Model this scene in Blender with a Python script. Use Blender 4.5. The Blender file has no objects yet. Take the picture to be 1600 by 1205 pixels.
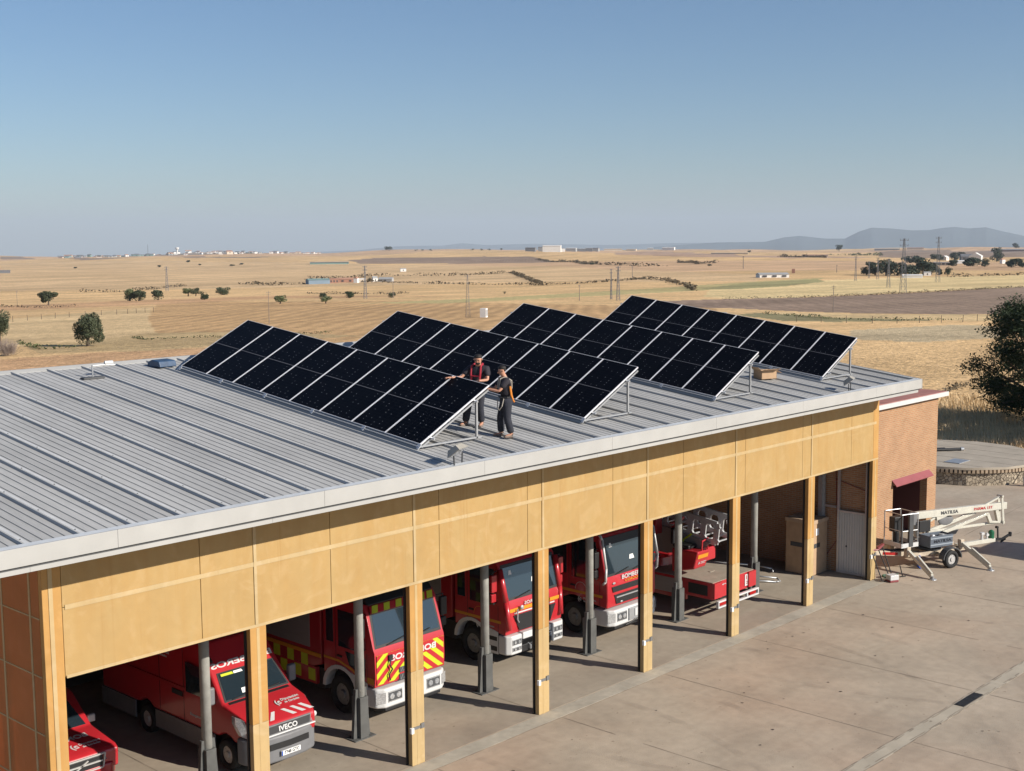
import bpy, bmesh, math, random
import numpy as np
from mathutils import Vector, Matrix, Euler
SC = bpy.context.scene
COL = SC.collection
R = math.radians
rnd = random.Random(7)

# ---------------------------------------------------------------- camera
cd = bpy.data.cameras.new('camera'); cam = bpy.data.objects.new('camera', cd); COL.objects.link(cam)
CAMP = Vector((-11.244, -21.621, 12.211)); YAW, PIT, ROL = 0.752636, -0.114509, -0.008133
fw = Vector((math.cos(YAW)*math.cos(PIT), math.sin(YAW)*math.cos(PIT), math.sin(PIT)))
r0 = Vector((math.sin(YAW), -math.cos(YAW), 0)); u0 = r0.cross(fw)
rr = r0*math.cos(ROL)+u0*math.sin(ROL); uu = -r0*math.sin(ROL)+u0*math.cos(ROL)
M = Matrix((rr, uu, -fw)).transposed().to_4x4(); M.translation = CAMP
cam.matrix_world = M
cd.sensor_width = 36; cd.lens = 2045.545/1600*36; cd.clip_start = 0.5; cd.clip_end = 60000
SC.camera = cam

# ---------------------------------------------------------------- light
SUN_EL = 27.0; sd = Vector((0.318, -0.948, 0)).normalized()
sundir = Vector((sd.x*math.cos(R(SUN_EL)), sd.y*math.cos(R(SUN_EL)), math.sin(R(SUN_EL))))
ld = bpy.data.lights.new('sun', 'SUN'); ld.energy = 4.6; ld.angle = R(0.55); ld.color = (1.0, 0.93, 0.83)
sun = bpy.data.objects.new('sun', ld); COL.objects.link(sun)
sun.rotation_euler = sundir.to_track_quat('Z', 'Y').to_euler()
w = bpy.data.worlds.new('World'); SC.world = w; w.use_nodes = True
nt = w.node_tree; sky = nt.nodes.new('ShaderNodeTexSky'); sky.sky_type = 'NISHITA'; sky.sun_disc = False
sky.sun_elevation = R(SUN_EL); sky.sun_rotation = math.atan2(sd.x, sd.y)
sky.air_density = 1.0; sky.dust_density = 0.4; sky.ozone_density = 5.5; sky.altitude = 500
bg = nt.nodes['Background']; bg.inputs['Strength'].default_value = 0.070
nt.links.new(sky.outputs[0], bg.inputs[0])
SC.view_settings.view_transform = 'Standard'; SC.view_settings.look = 'None'
SC.view_settings.exposure = 0.5; SC.view_settings.gamma = 1.0; SC.view_settings.use_curve_mapping = False
SC.cycles.max_bounces = 6; SC.cycles.diffuse_bounces = 2; SC.cycles.transparent_max_bounces = 12; SC.cycles.volume_bounces = 0
SC.cycles.use_adaptive_sampling = True; SC.cycles.use_denoising = True
SC.cycles.sample_clamp_indirect = 6

# ---------------------------------------------------------------- materials
MATS = {}
def pm(name, col, rough=0.6, metal=0.0, var=0.0, scale=3.0, bump=0.0, bscale=None, spec=0.5, coat=0.0, detail=4, stretch=None, var2=0.0, scale2=0.5):
    if name in MATS: return MATS[name]
    m = bpy.data.materials.new(name); m.use_nodes = True; MATS[name] = m
    n = m.node_tree; b = n.nodes['Principled BSDF']
    b.inputs['Base Color'].default_value = (*col, 1); b.inputs['Roughness'].default_value = rough
    b.inputs['Metallic'].default_value = metal; b.inputs['Specular IOR Level'].default_value = spec
    b.inputs['Coat Weight'].default_value = coat; b.inputs['Coat Roughness'].default_value = 0.08
    tc = n.nodes.new('ShaderNodeTexCoord'); vec = tc.outputs['Object']
    if stretch:
        mp = n.nodes.new('ShaderNodeMapping'); mp.inputs['Scale'].default_value = stretch
        n.links.new(vec, mp.inputs[0]); vec = mp.outputs[0]
    out = None
    def layer(prev, v, sc, off):
        nz = n.nodes.new('ShaderNodeTexNoise'); nz.inputs['Scale'].default_value = sc; nz.inputs['Detail'].default_value = detail
        n.links.new(vec, nz.inputs['Vector'])
        mr = n.nodes.new('ShaderNodeMapRange'); mr.inputs['From Min'].default_value = 0.3; mr.inputs['From Max'].default_value = 0.7
        mr.inputs['To Min'].default_value = 1-v; mr.inputs['To Max'].default_value = 1+v*0.8
        n.links.new(nz.outputs[0], mr.inputs[0])
        mx = n.nodes.new('ShaderNodeVectorMath'); mx.operation = 'SCALE'
        if prev is None: mx.inputs[0].default_value = col
        else: n.links.new(prev, mx.inputs[0])
        n.links.new(mr.outputs[0], mx.inputs['Scale']); return mx.outputs[0], nz
    nz = None
    if var: out, nz = layer(None, var, scale, 0)
    if var2: out, _ = layer(out, var2, scale2, 1)
    if out is not None: n.links.new(out, b.inputs['Base Color'])
    if bump:
        bz = n.nodes.new('ShaderNodeTexNoise'); bz.inputs['Scale'].default_value = bscale or scale*4; bz.inputs['Detail'].default_value = 5
        n.links.new(vec, bz.inputs['Vector'])
        bp = n.nodes.new('ShaderNodeBump'); bp.inputs['Strength'].default_value = bump; bp.inputs['Distance'].default_value = 0.02
        n.links.new(bz.outputs[0], bp.inputs['Height']); n.links.new(bp.outputs[0], b.inputs['Normal'])
    return m

def brickmat(name, c1, c2, mort, sc=1.0, rough=0.85):
    m = bpy.data.materials.new(name); m.use_nodes = True; MATS[name] = m
    n = m.node_tree; b = n.nodes['Principled BSDF']; b.inputs['Roughness'].default_value = rough
    tc = n.nodes.new('ShaderNodeTexCoord'); sx = n.nodes.new('ShaderNodeSeparateXYZ'); n.links.new(tc.outputs['Object'], sx.inputs[0])
    ad = n.nodes.new('ShaderNodeMath'); ad.operation = 'ADD'; n.links.new(sx.outputs[0], ad.inputs[0]); n.links.new(sx.outputs[1], ad.inputs[1])
    cx = n.nodes.new('ShaderNodeCombineXYZ'); n.links.new(ad.outputs[0], cx.inputs[0]); n.links.new(sx.outputs[2], cx.inputs[1])
    bt = n.nodes.new('ShaderNodeTexBrick'); n.links.new(cx.outputs[0], bt.inputs['Vector'])
    bt.inputs['Color1'].default_value = (*c1, 1); bt.inputs['Color2'].default_value = (*c2, 1); bt.inputs['Mortar'].default_value = (*mort, 1)
    bt.inputs['Scale'].default_value = sc; bt.inputs['Mortar Size'].default_value = 0.012
    bt.inputs['Brick Width'].default_value = 0.25; bt.inputs['Row Height'].default_value = 0.075
    nz = n.nodes.new('ShaderNodeTexNoise'); nz.inputs['Scale'].default_value = 1.5; nz.inputs['Detail'].default_value = 6; n.links.new(tc.outputs['Object'], nz.inputs['Vector'])
    mr = n.nodes.new('ShaderNodeMapRange'); mr.inputs['To Min'].default_value = 0.75; mr.inputs['To Max'].default_value = 1.25; n.links.new(nz.outputs[0], mr.inputs[0])
    mx = n.nodes.new('ShaderNodeVectorMath'); mx.operation = 'SCALE'; n.links.new(bt.outputs[0], mx.inputs[0]); n.links.new(mr.outputs[0], mx.inputs['Scale'])
    n.links.new(mx.outputs[0], b.inputs['Base Color'])
    bp = n.nodes.new('ShaderNodeBump'); bp.inputs['Strength'].default_value = 0.6; bp.inputs['Distance'].default_value = 0.01; bp.invert = True
    n.links.new(bt.outputs['Fac'], bp.inputs['Height']); n.links.new(bp.outputs[0], b.inputs['Normal'])
    return m

GOLD = (0.405, 0.272, 0.112)
def goldmat(name, k=1.0, transl=0.0, streak=0.05, tint=(1, 1, 1)):
    c = tuple(GOLD[i]*k*tint[i] for i in range(3))
    m = pm(name, c, 0.55, 0.0, streak, 0.9, 0.05, 60, 0.35, detail=5, var2=0.03, scale2=5.0)
    n = m.node_tree; b = n.nodes['Principled BSDF']
    # warm rusty wash in broad vertical runs
    tc = n.nodes.new('ShaderNodeTexCoord'); mp = n.nodes.new('ShaderNodeMapping'); mp.inputs['Scale'].default_value = (2.2, 2.2, 0.35)
    n.links.new(tc.outputs['Object'], mp.inputs[0])
    nz = n.nodes.new('ShaderNodeTexNoise'); nz.inputs['Scale'].default_value = 1.3; nz.inputs['Detail'].default_value = 6; nz.inputs['Distortion'].default_value = 0.6
    n.links.new(mp.outputs[0], nz.inputs['Vector'])
    mr = n.nodes.new('ShaderNodeMapRange'); mr.inputs['From Min'].default_value = 0.35; mr.inputs['From Max'].default_value = 0.75
    n.links.new(nz.outputs[0], mr.inputs[0])
    old = b.inputs['Base Color'].links[0].from_socket
    mix = n.nodes.new('ShaderNodeMix'); mix.data_type = 'RGBA'; mix.blend_type = 'MULTIPLY'
    n.links.new(mr.outputs[0], mix.inputs[0]); n.links.new(old, mix.inputs[6]); mix.inputs[7].default_value = (0.97, 0.90, 0.80, 1)
    # pale wipe marks and rusty drips
    n2 = n.nodes.new('ShaderNodeTexNoise'); n2.inputs['Scale'].default_value = 0.8; n2.inputs['Detail'].default_value = 3; n2.inputs['Distortion'].default_value = 4.0; n.links.new(tc.outputs['Object'], n2.inputs['Vector'])
    r2 = n.nodes.new('ShaderNodeMapRange'); r2.inputs['From Min'].default_value = 0.52; r2.inputs['From Max'].default_value = 0.70; r2.inputs['To Max'].default_value = 0.35; n.links.new(n2.outputs[0], r2.inputs[0])
    m2 = n.nodes.new('ShaderNodeMix'); m2.data_type = 'RGBA'; n.links.new(r2.outputs[0], m2.inputs[0]); n.links.new(mix.outputs[2], m2.inputs[6]); m2.inputs[7].default_value = (min(1, c[0]*1.18), min(1, c[1]*1.22), min(1, c[2]*1.45), 1)
    mp3 = n.nodes.new('ShaderNodeMapping'); mp3.inputs['Scale'].default_value = (9, 9, 0.25); n.links.new(tc.outputs['Object'], mp3.inputs[0])
    n3 = n.nodes.new('ShaderNodeTexNoise'); n3.inputs['Scale'].default_value = 1.0; n3.inputs['Detail'].default_value = 4; n.links.new(mp3.outputs[0], n3.inputs['Vector'])
    r3 = n.nodes.new('ShaderNodeMapRange'); r3.inputs['From Min'].default_value = 0.60; r3.inputs['From Max'].default_value = 0.75; r3.inputs['To Max'].default_value = 0.5; n.links.new(n3.outputs[0], r3.inputs[0])
    m3 = n.nodes.new('ShaderNodeMix'); m3.data_type = 'RGBA'; m3.blend_type = 'MULTIPLY'; n.links.new(r3.outputs[0], m3.inputs[0]); n.links.new(m2.outputs[2], m3.inputs[6]); m3.inputs[7].default_value = (0.80, 0.66, 0.50, 1); mix = m3
    n.links.new(mix.outputs[2], b.inputs['Base Color'])
    if transl:
        tr = n.nodes.new('ShaderNodeBsdfTranslucent'); tr.inputs[0].default_value = (*c, 1)
        ms = n.nodes.new('ShaderNodeMixShader'); ms.inputs[0].default_value = transl
        o = n.nodes['Material Output']; n.links.new(b.outputs[0], ms.inputs[1]); n.links.new(tr.outputs[0], ms.inputs[2]); n.links.new(ms.outputs[0], o.inputs[0])
    return m
M_GOLD = goldmat('golden_sheet'); M_GOLDL = goldmat('golden_strip', 1.0, 0, 0.12, (1.15, 1.3, 1.7)); M_GOLDP = goldmat('golden_column', 1.0, 0, 0.12, (1.10, 0.93, 0.72)); M_GOLDF = goldmat('faded_column', 1.0, 0, 0.12, (1.15, 1.25, 1.5))
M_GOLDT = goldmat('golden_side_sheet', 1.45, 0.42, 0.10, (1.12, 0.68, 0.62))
M_WHITE = pm('white_fascia', (0.40, 0.395, 0.375), 0.5, 0, 0.05, 2.0, spec=0.4, var2=0.04, scale2=0.4)
M_ROOF = pm('roof_sheet', (0.41, 0.405, 0.39), 0.6, 0.0, 0.13, 1.2, spec=0.3, detail=8, var2=0.06, scale2=14, stretch=(1, 0.25, 1))
M_GUTTER = pm('gutter_metal', (0.56, 0.58, 0.59), 0.5, 0.1, 0.08, 4)
M_GALV = pm('galvanised', (0.42, 0.43, 0.44), 0.4, 0.5, 0.08, 8)
M_ALU = pm('aluminium', (0.6, 0.61, 0.62), 0.35, 0.5, 0.05, 8)
M_BLK = pm('black_paint', (0.015, 0.015, 0.016), 0.5, 0, 0.1, 6)
M_DGREY = pm('dark_grey', (0.06, 0.062, 0.065), 0.6, 0, 0.15, 5)
M_GREY = pm('grey_plastic', (0.16, 0.16, 0.165), 0.55, 0, 0.1, 5)
M_CONCP = pm('concrete_post', (0.27, 0.265, 0.24), 0.85, 0, 0.18, 4, 0.3, 20, detail=7)
M_RED = pm('fire_red', (0.44, 0.020, 0.028), 0.32, 0, 0.06, 2, coat=0.5)
M_RED2 = pm('fire_red_deep', (0.37, 0.016, 0.022), 0.32, 0, 0.06, 2, coat=0.5)
M_WPAINT = pm('white_paint', (0.58, 0.58, 0.57), 0.4, 0, 0.04, 4, coat=0.2)
M_YEL = pm('chevron_yellow', (0.50, 0.56, 0.02), 0.45, 0, 0.05, 6)
M_ORA = pm('orange_stripe', (0.62, 0.26, 0.015), 0.45, 0, 0.05, 6)
M_SHUT = pm('grey_shutter', (0.30, 0.29, 0.28), 0.5, 0.3, 0.06, 3, stretch=(1, 1, 12))
M_TYRE = pm('tyre_rubber', (0.02, 0.02, 0.02), 0.85, 0, 0.2, 8)
M_RIM = pm('wheel_rim', (0.22, 0.22, 0.22), 0.5, 0.5, 0.15, 10)
M_RIML = pm('wheel_rim_light', (0.50, 0.49, 0.47), 0.5, 0.3, 0.1, 10)
M_GLASS = pm('tinted_glass', (0.016, 0.026, 0.034), 0.03, 0, 0, spec=0.9, coat=0.8)
M_LAMP = pm('headlamp_lens', (0.55, 0.56, 0.57), 0.12, 0.5, 0.35, 30, spec=0.9)
M_TAIL = pm('tail_lamp', (0.35, 0.01, 0.01), 0.2, 0, 0.1, 20)
M_BLUE = pm('blue_beacon', (0.02, 0.08, 0.35), 0.15, 0, 0.1, 10)
M_CARD = pm('cardboard', (0.42, 0.28, 0.17), 0.9, 0, 0.1, 4)
M_PAPER = pm('paper', (0.78, 0.78, 0.76), 0.8, 0, 0.03, 4)
M_BRICK = brickmat('brick', (0.40, 0.205, 0.105), (0.34, 0.165, 0.08), (0.38, 0.28, 0.17))
M_BRICKI = brickmat('brick_inside', (0.46, 0.23, 0.12), (0.38, 0.18, 0.09), (0.42, 0.32, 0.23))
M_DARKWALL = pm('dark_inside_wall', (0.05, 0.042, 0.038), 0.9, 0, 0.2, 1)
M_REDROOF = pm('red_membrane', (0.36, 0.155, 0.125), 0.8, 0, 0.18, 2, detail=8)
M_MAROON = pm('maroon_metal', (0.22, 0.045, 0.05), 0.5, 0, 0.1, 5)

# ---------------------------------------------------------------- mesh helpers
class MB:
    def __init__(s): s.v = []; s.f = []; s.m = []
    def add(s, vs, fs, mi=0):
        o = len(s.v); s.v += [tuple(p) for p in vs]
        for f in fs: s.f.append([i+o for i in f]); s.m.append(mi)
    def box(s, x0, x1, y0, y1, z0, z1, mi=0):
        s.add([(x0,y0,z0),(x1,y0,z0),(x1,y1,z0),(x0,y1,z0),(x0,y0,z1),(x1,y0,z1),(x1,y1,z1),(x0,y1,z1)],
              [(0,3,2,1),(4,5,6,7),(0,1,5,4),(1,2,6,5),(2,3,7,6),(3,0,4,7)], mi)
    def prism(s, pts, a, b, axis='x', mi=0):
        n = len(pts)
        def mk(p, t): return (t, p[0], p[1]) if axis == 'x' else ((p[0], t, p[1]) if axis == 'y' else (p[0], p[1], t))
        vs = [mk(p, a) for p in pts]+[mk(p, b) for p in pts]
        s.add(vs, [list(range(n))[::-1], list(range(n, 2*n))]+[(i, (i+1) % n, n+(i+1) % n, n+i) for i in range(n)], mi)
    def bar(s, p0, p1, w, h, mi=0, up=(0, 0, 1)):
        p0 = Vector(p0); p1 = Vector(p1); d = (p1-p0).normalized(); u = Vector(up)
        if abs(d.dot(u)) > 0.98: u = Vector((1, 0, 0))
        a = d.cross(u).normalized()*w/2; b = a.cross(d).normalized()*h/2
        vs = [p0-a-b, p0+a-b, p0+a+b, p0-a+b, p1-a-b, p1+a-b, p1+a+b, p1-a+b]
        s.add(vs, [(0,3,2,1),(4,5,6,7),(0,1,5,4),(1,2,6,5),(2,3,7,6),(3,0,4,7)], mi)
    def cyl(s, p0, p1, r0, r1=None, n=12, mi=0):
        r1 = r0 if r1 is None else r1
        p0 = Vector(p0); p1 = Vector(p1); d = (p1-p0).normalized()
        u = Vector((0, 0, 1)) if abs(d.z) < 0.9 else Vector((1, 0, 0))
        a = d.cross(u).normalized(); b = d.cross(a)
        vs = [p0+(a*math.cos(t)+b*math.sin(t))*r0 for t in [2*math.pi*i/n for i in range(n)]]
        vs += [p1+(a*math.cos(t)+b*math.sin(t))*r1 for t in [2*math.pi*i/n for i in range(n)]]
        s.add(vs, [list(range(n)), list(range(n, 2*n))[::-1]]+[(i, n+i, n+(i+1) % n, (i+1) % n) for i in range(n)], mi)
    def tube(s, pts, r, n=8, mi=0):
        for a, b in zip(pts[:-1], pts[1:]): s.cyl(a, b, r, r, n, mi)
        for p in pts[1:-1]: s.ball(p, r, r, r, 6, 4, mi)
    def ball(s, c, rx, ry, rz, n=10, k=6, mi=0):
        c = Vector(c); vs = [c+Vector((0, 0, -rz))]
        for j in range(1, k):
            ph = -math.pi/2+math.pi*j/k
            for i in range(n):
                t = 2*math.pi*i/n; vs.append(c+Vector((rx*math.cos(ph)*math.cos(t), ry*math.cos(ph)*math.sin(t), rz*math.sin(ph))))
        vs.append(c+Vector((0, 0, rz))); fs = []
        for i in range(n): fs.append((0, 1+(i+1) % n, 1+i))
        for j in range(k-2):
            for i in range(n): a = 1+j*n; fs.append((a+i, a+(i+1) % n, a+n+(i+1) % n, a+n+i))
        L = len(vs)-1
        for i in range(n): a = 1+(k-2)*n; fs.append((a+i, a+(i+1) % n, L))
        s.add(vs, fs, mi)
    def poly(s, pts, mi=0): s.add(pts, [list(range(len(pts)))], mi)
    def plate(s, pts, nrm, th, mi=0):
        nrm = Vector(nrm).normalized()*th; n = len(pts)
        vs = [Vector(p) for p in pts]+[Vector(p)+nrm for p in pts]
        s.add(vs, [list(range(n))[::-1], list(range(n, 2*n))]+[(i, (i+1) % n, n+(i+1) % n, n+i) for i in range(n)], mi)
    def build(s, name, mats, parent=None, loc=(0, 0, 0), rz=0, bevel=0, smooth=False, seg=2):
        me = bpy.data.meshes.new(name); me.from_pydata(s.v, [], s.f)
        if not isinstance(mats, (list, tuple)): mats = [mats]
        for m in mats: me.materials.append(m)
        me.polygons.foreach_set('material_index', s.m)
        bm = bmesh.new(); bm.from_mesh(me); bmesh.ops.recalc_face_normals(bm, faces=bm.faces[:]); bm.to_mesh(me); bm.free()
        if smooth: me.polygons.foreach_set('use_smooth', [True]*len(me.polygons))
        me.update()
        o = bpy.data.objects.new(name, me); COL.objects.link(o); o.parent = parent; o.location = loc; o.rotation_euler = (0, 0, rz)
        if bevel:
            b = o.modifiers.new('bevel', 'BEVEL'); b.width = bevel; b.segments = seg; b.limit_method = 'ANGLE'; b.angle_limit = R(28)
            for p in me.polygons: p.use_smooth = True
            b.harden_normals = True
        return o

def tag(o, label, cat, group=None, kind=None):
    if label: o['label'] = label
    if cat: o['category'] = cat
    if group: o['group'] = group
    if kind: o['kind'] = kind
    return o
def thing(name, label, cat, loc=(0, 0, 0), rz=0, group=None):
    o = bpy.data.objects.new(name, None); COL.objects.link(o); o.empty_display_size = 0.3
    o.location = loc; o.rotation_euler = (0, 0, rz); return tag(o, label, cat, group)
def struct(o): o['kind'] = 'structure'; return o
def copy_tree(o, parent=None):
    c = o.copy(); COL.objects.link(c); c.parent = parent
    for ch in [x for x in bpy.data.objects if x.parent == o and x != c]: copy_tree(ch, c)
    return c
def text(s, size, mat, parent, origin, xdir, ydir, mirror=False, name='lettering', bold=0.012, th=0.004, align='CENTER', width=None):
    cu = bpy.data.curves.new('t', 'FONT'); cu.body = s; cu.size = size; cu.align_x = align; cu.align_y = 'CENTER'; cu.offset = bold*size; cu.extrude = th
    ob = bpy.data.objects.new('t', cu); COL.objects.link(ob); bpy.context.view_layer.update()
    me = bpy.data.meshes.new_from_object(ob.evaluated_get(bpy.context.evaluated_depsgraph_get()))
    bpy.data.objects.remove(ob); bpy.data.curves.remove(cu)
    X = Vector(xdir).normalized(); Y = Vector(ydir).normalized(); Z = X.cross(Y)
    k = 1.0
    if width:
        xs = [v.co.x for v in me.vertices]; k = width/(max(xs)-min(xs))
    for v in me.vertices:
        c = v.co.copy()
        if mirror: c.x = -c.x
        v.co = Vector(origin)+X*c.x*k+Y*c.y+Z*c.z
    me.materials.clear(); me.materials.append(mat)
    o = bpy.data.objects.new(name, me); COL.objects.link(o); o.parent = parent; return o
def clip(poly, rect):
    x0, x1, y0, y1 = rect
    def cl(P, f, inter):
        out = []
        for i in range(len(P)):
            a, b = P[i-1], P[i]
            if f(b):
                if not f(a): out.append(inter(a, b))
                out.append(b)
            elif f(a): out.append(inter(a, b))
        return out
    def ix(X): return lambda a, b: (X, a[1]+(b[1]-a[1])*(X-a[0])/(b[0]-a[0]))
    def iy(Y): return lambda a, b: (a[0]+(b[0]-a[0])*(Y-a[1])/(b[1]-a[1]), Y)
    for f, g in ((lambda p: p[0] >= x0, ix(x0)), (lambda p: p[0] <= x1, ix(x1)), (lambda p: p[1] >= y0, iy(y0)), (lambda p: p[1] <= y1, iy(y1))):
        if len(poly) < 3: return []
        poly = cl(poly, f, g)
    return poly if len(poly) > 2 else []

# ---------------------------------------------------------------- terrain
KD = [0, 70, 110, 150, 200, 300, 500, 800, 1500, 3000, 5000, 6500, 9000, 30000]
KZ = [0, 0, -0.7, -1.8, -3.3, -6, -10, -15, -22, -38, -52, -75, -150, -900]
def hgt(x, y):
    x = np.asarray(x, float); y = np.asarray(y, float)
    d = np.hypot(x-12, y-4)
    a = np.clip(d-90, 0, 3500)*0.0022
    u = (np.sin(x/190+0.5*np.sin(y/260))*np.cos(y/230+1.1)+0.6*np.sin(x/95+y/140+2.0)*np.cos(y/110-x/300)+0.8*np.sin(x/520-y/610+0.7))
    return np.interp(d, KD, KZ)+a*u*0.9-0.06


# ---------------------------------------------------------------- land
def land():
    # polar grid round the camera's ground point: fine where the fields are seen, coarse behind
    A = list(np.arange(R(-6), R(86), R(0.11))); back = list(np.arange(R(86), R(354), R(4.0)))
    A = np.array(A+back); na = len(A)
    rr_ = [24.0]; 
    while rr_[-1] < 9000: rr_.append(rr_[-1]*(1.014 if rr_[-1] < 6000 else 1.05))
    rr_ = np.array(rr_+[12000, 18000, 26000]); nr = len(rr_)
    X = CAMP.x+np.outer(rr_, np.cos(A)); Y = CAMP.y+np.outer(rr_, np.sin(A)); Z = hgt(X, Y)
    P = np.stack([X, Y, Z], -1).reshape(-1, 3)
    i = np.arange(nr-1)[:, None]; j = np.arange(na)[None, :]; j2 = (j+1) % na
    F = np.stack([i*na+j, (i+1)*na+j, (i+1)*na+j2, i*na+j2], -1).reshape(-1, 4)
    me = bpy.data.meshes.new('land'); me.vertices.add(len(P)); me.vertices.foreach_set('co', P.ravel())
    me.loops.add(F.size); me.loops.foreach_set('vertex_index', F.ravel().astype(np.int32))
    me.polygons.add(len(F)); me.polygons.foreach_set('loop_start', np.arange(0, F.size, 4, dtype=np.int32)); me.polygons.foreach_set('loop_total', np.full(len(F), 4, np.int32))
    me.polygons.foreach_set('use_smooth', np.ones(len(F), bool)); me.update()
    C = np.zeros((len(P), 4), np.float32); C[:] = (0.60, 0.40, 0.20, 0)
    x, y = P[:, 0], P[:, 1]; d = np.hypot(x-CAMP.x, y-CAMP.y)
    # broad patchwork tints
    t = np.sin(x/310+1.3)*np.sin(y/270)+0.6*np.sin(x/120-y/150); C[:, :3] *= (1+0.06*t)[:, None]
    t2 = (np.sin(x/700+y/900) > 0.3)&(d > 900); C[t2, :3] = (0.55, 0.36, 0.21)
    def inside(pts):
        r = np.zeros(len(P), bool); n = len(pts)
        for k in range(n):
            x1, y1 = pts[k]; x2, y2 = pts[(k+1) % n]
            if y1 == y2: continue
            c = ((y1 > y) != (y2 > y)) & (x < (x2-x1)*(y-y1)/(y2-y1)+x1); r ^= c
        return r
    for col, pts in FIELDS: C[inside(pts)] = col
    C[:, :3] *= 1.2
    at = me.color_attributes.new('soil', 'FLOAT_COLOR', 'POINT'); at.data.foreach_set('color', C.ravel())
    m = bpy.data.materials.new('dry_fields'); m.use_nodes = True; n = m.node_tree; b = n.nodes['Principled BSDF']; b.inputs['Roughness'].default_value = 0.95; b.inputs['Specular IOR Level'].default_value = 0.1
    va = n.nodes.new('ShaderNodeVertexColor'); va.layer_name = 'soil'
    tc = n.nodes.new('ShaderNodeTexCoord')
    def noise(sc, det, lo, hi, dist=0.0, stretch=None, fm=0.3, to=0.7):
        src = tc.outputs['Object']
        if stretch:
            mp = n.nodes.new('ShaderNodeMapping'); mp.inputs['Scale'].default_value = stretch; mp.inputs['Rotation'].default_value = (0, 0, R(-38)); n.links.new(src, mp.inputs[0]); src = mp.outputs[0]
        z = n.nodes.new('ShaderNodeTexNoise'); z.inputs['Scale'].default_value = sc; z.inputs['Detail'].default_value = det; z.inputs['Distortion'].default_value = dist
        n.links.new(src, z.inputs['Vector']); r = n.nodes.new('ShaderNodeMapRange')
        r.inputs['From Min'].default_value = fm; r.inputs['From Max'].default_value = to; r.inputs['To Min'].default_value = lo; r.inputs['To Max'].default_value = hi
        n.links.new(z.outputs[0], r.inputs[0]); return r.outputs[0]
    cur = va.outputs[0]
    def scale(cur, f):
        s = n.nodes.new('ShaderNodeVectorMath'); s.operation = 'SCALE'; n.links.new(cur, s.inputs[0]); n.links.new(f, s.inputs['Scale']); return s.outputs[0]
    cur = scale(cur, noise(0.9, 6, 0.72, 1.22)); cur = scale(cur, noise(0.05, 8, 0.86, 1.10, 0.5)); cur = scale(cur, noise(0.006, 6, 0.86, 1.1, 1.2))
    cur = scale(cur, noise(0.02, 9, 0.82, 1.1, 0.4, (0.25, 2.5, 1))); cur = scale(cur, noise(0.12, 5, 0.92, 1.06, 0.2, (0.1, 4.0, 1)))
    # scattered darker scrub flecks
    cur = scale(cur, noise(0.22, 3, 1.0, 0.68, 0, None, 0.66, 0.78))
    # drill lines of ploughed and mown ground (strength in the attribute's alpha)
    wv = n.nodes.new('ShaderNodeTexWave'); wv.inputs['Scale'].default_value = 0.075; wv.inputs['Distortion'].default_value = 14; wv.inputs['Detail'].default_value = 3; wv.inputs['Detail Scale'].default_value = 0.12; wv.bands_direction = 'X'
    mpw = n.nodes.new('ShaderNodeMapping'); mpw.inputs['Rotation'].default_value = (0, 0, R(50)); n.links.new(tc.outputs['Object'], mpw.inputs[0]); n.links.new(mpw.outputs[0], wv.inputs['Vector'])
    ml = n.nodes.new('ShaderNodeMath'); ml.operation = 'MULTIPLY'; n.links.new(wv.outputs['Fac'], ml.inputs[0]); n.links.new(va.outputs['Alpha'], ml.inputs[1])
    sb = n.nodes.new('ShaderNodeMath'); sb.operation = 'SUBTRACT'; sb.inputs[0].default_value = 1.05; n.links.new(ml.outputs[0], sb.inputs[1])
    cur = scale(cur, sb.outputs[0]); n.links.new(cur, b.inputs['Base Color'])
    bz = n.nodes.new('ShaderNodeTexNoise'); bz.inputs['Scale'].default_value = 2.2; bz.inputs['Detail'].default_value = 8; n.links.new(tc.outputs['Object'], bz.inputs['Vector'])
    bp = n.nodes.new('ShaderNodeBump'); bp.inputs['Strength'].default_value = 0.9; bp.inputs['Distance'].default_value = 0.25; n.links.new(bz.outputs[0], bp.inputs['Height']); n.links.new(bp.outputs[0], b.inputs['Normal'])
    me.materials.append(m); o = bpy.data.objects.new('ground', me); COL.objects.link(o); return struct(o)
BR = (0.30, 0.215, 0.155, 0.15); PALE = (0.66, 0.50, 0.255, 0.08); OCH = (0.56, 0.355, 0.175, 0.22); GRN = (0.30, 0.27, 0.13, 0); DIRT = (0.54, 0.33, 0.175, 0.10)
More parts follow.
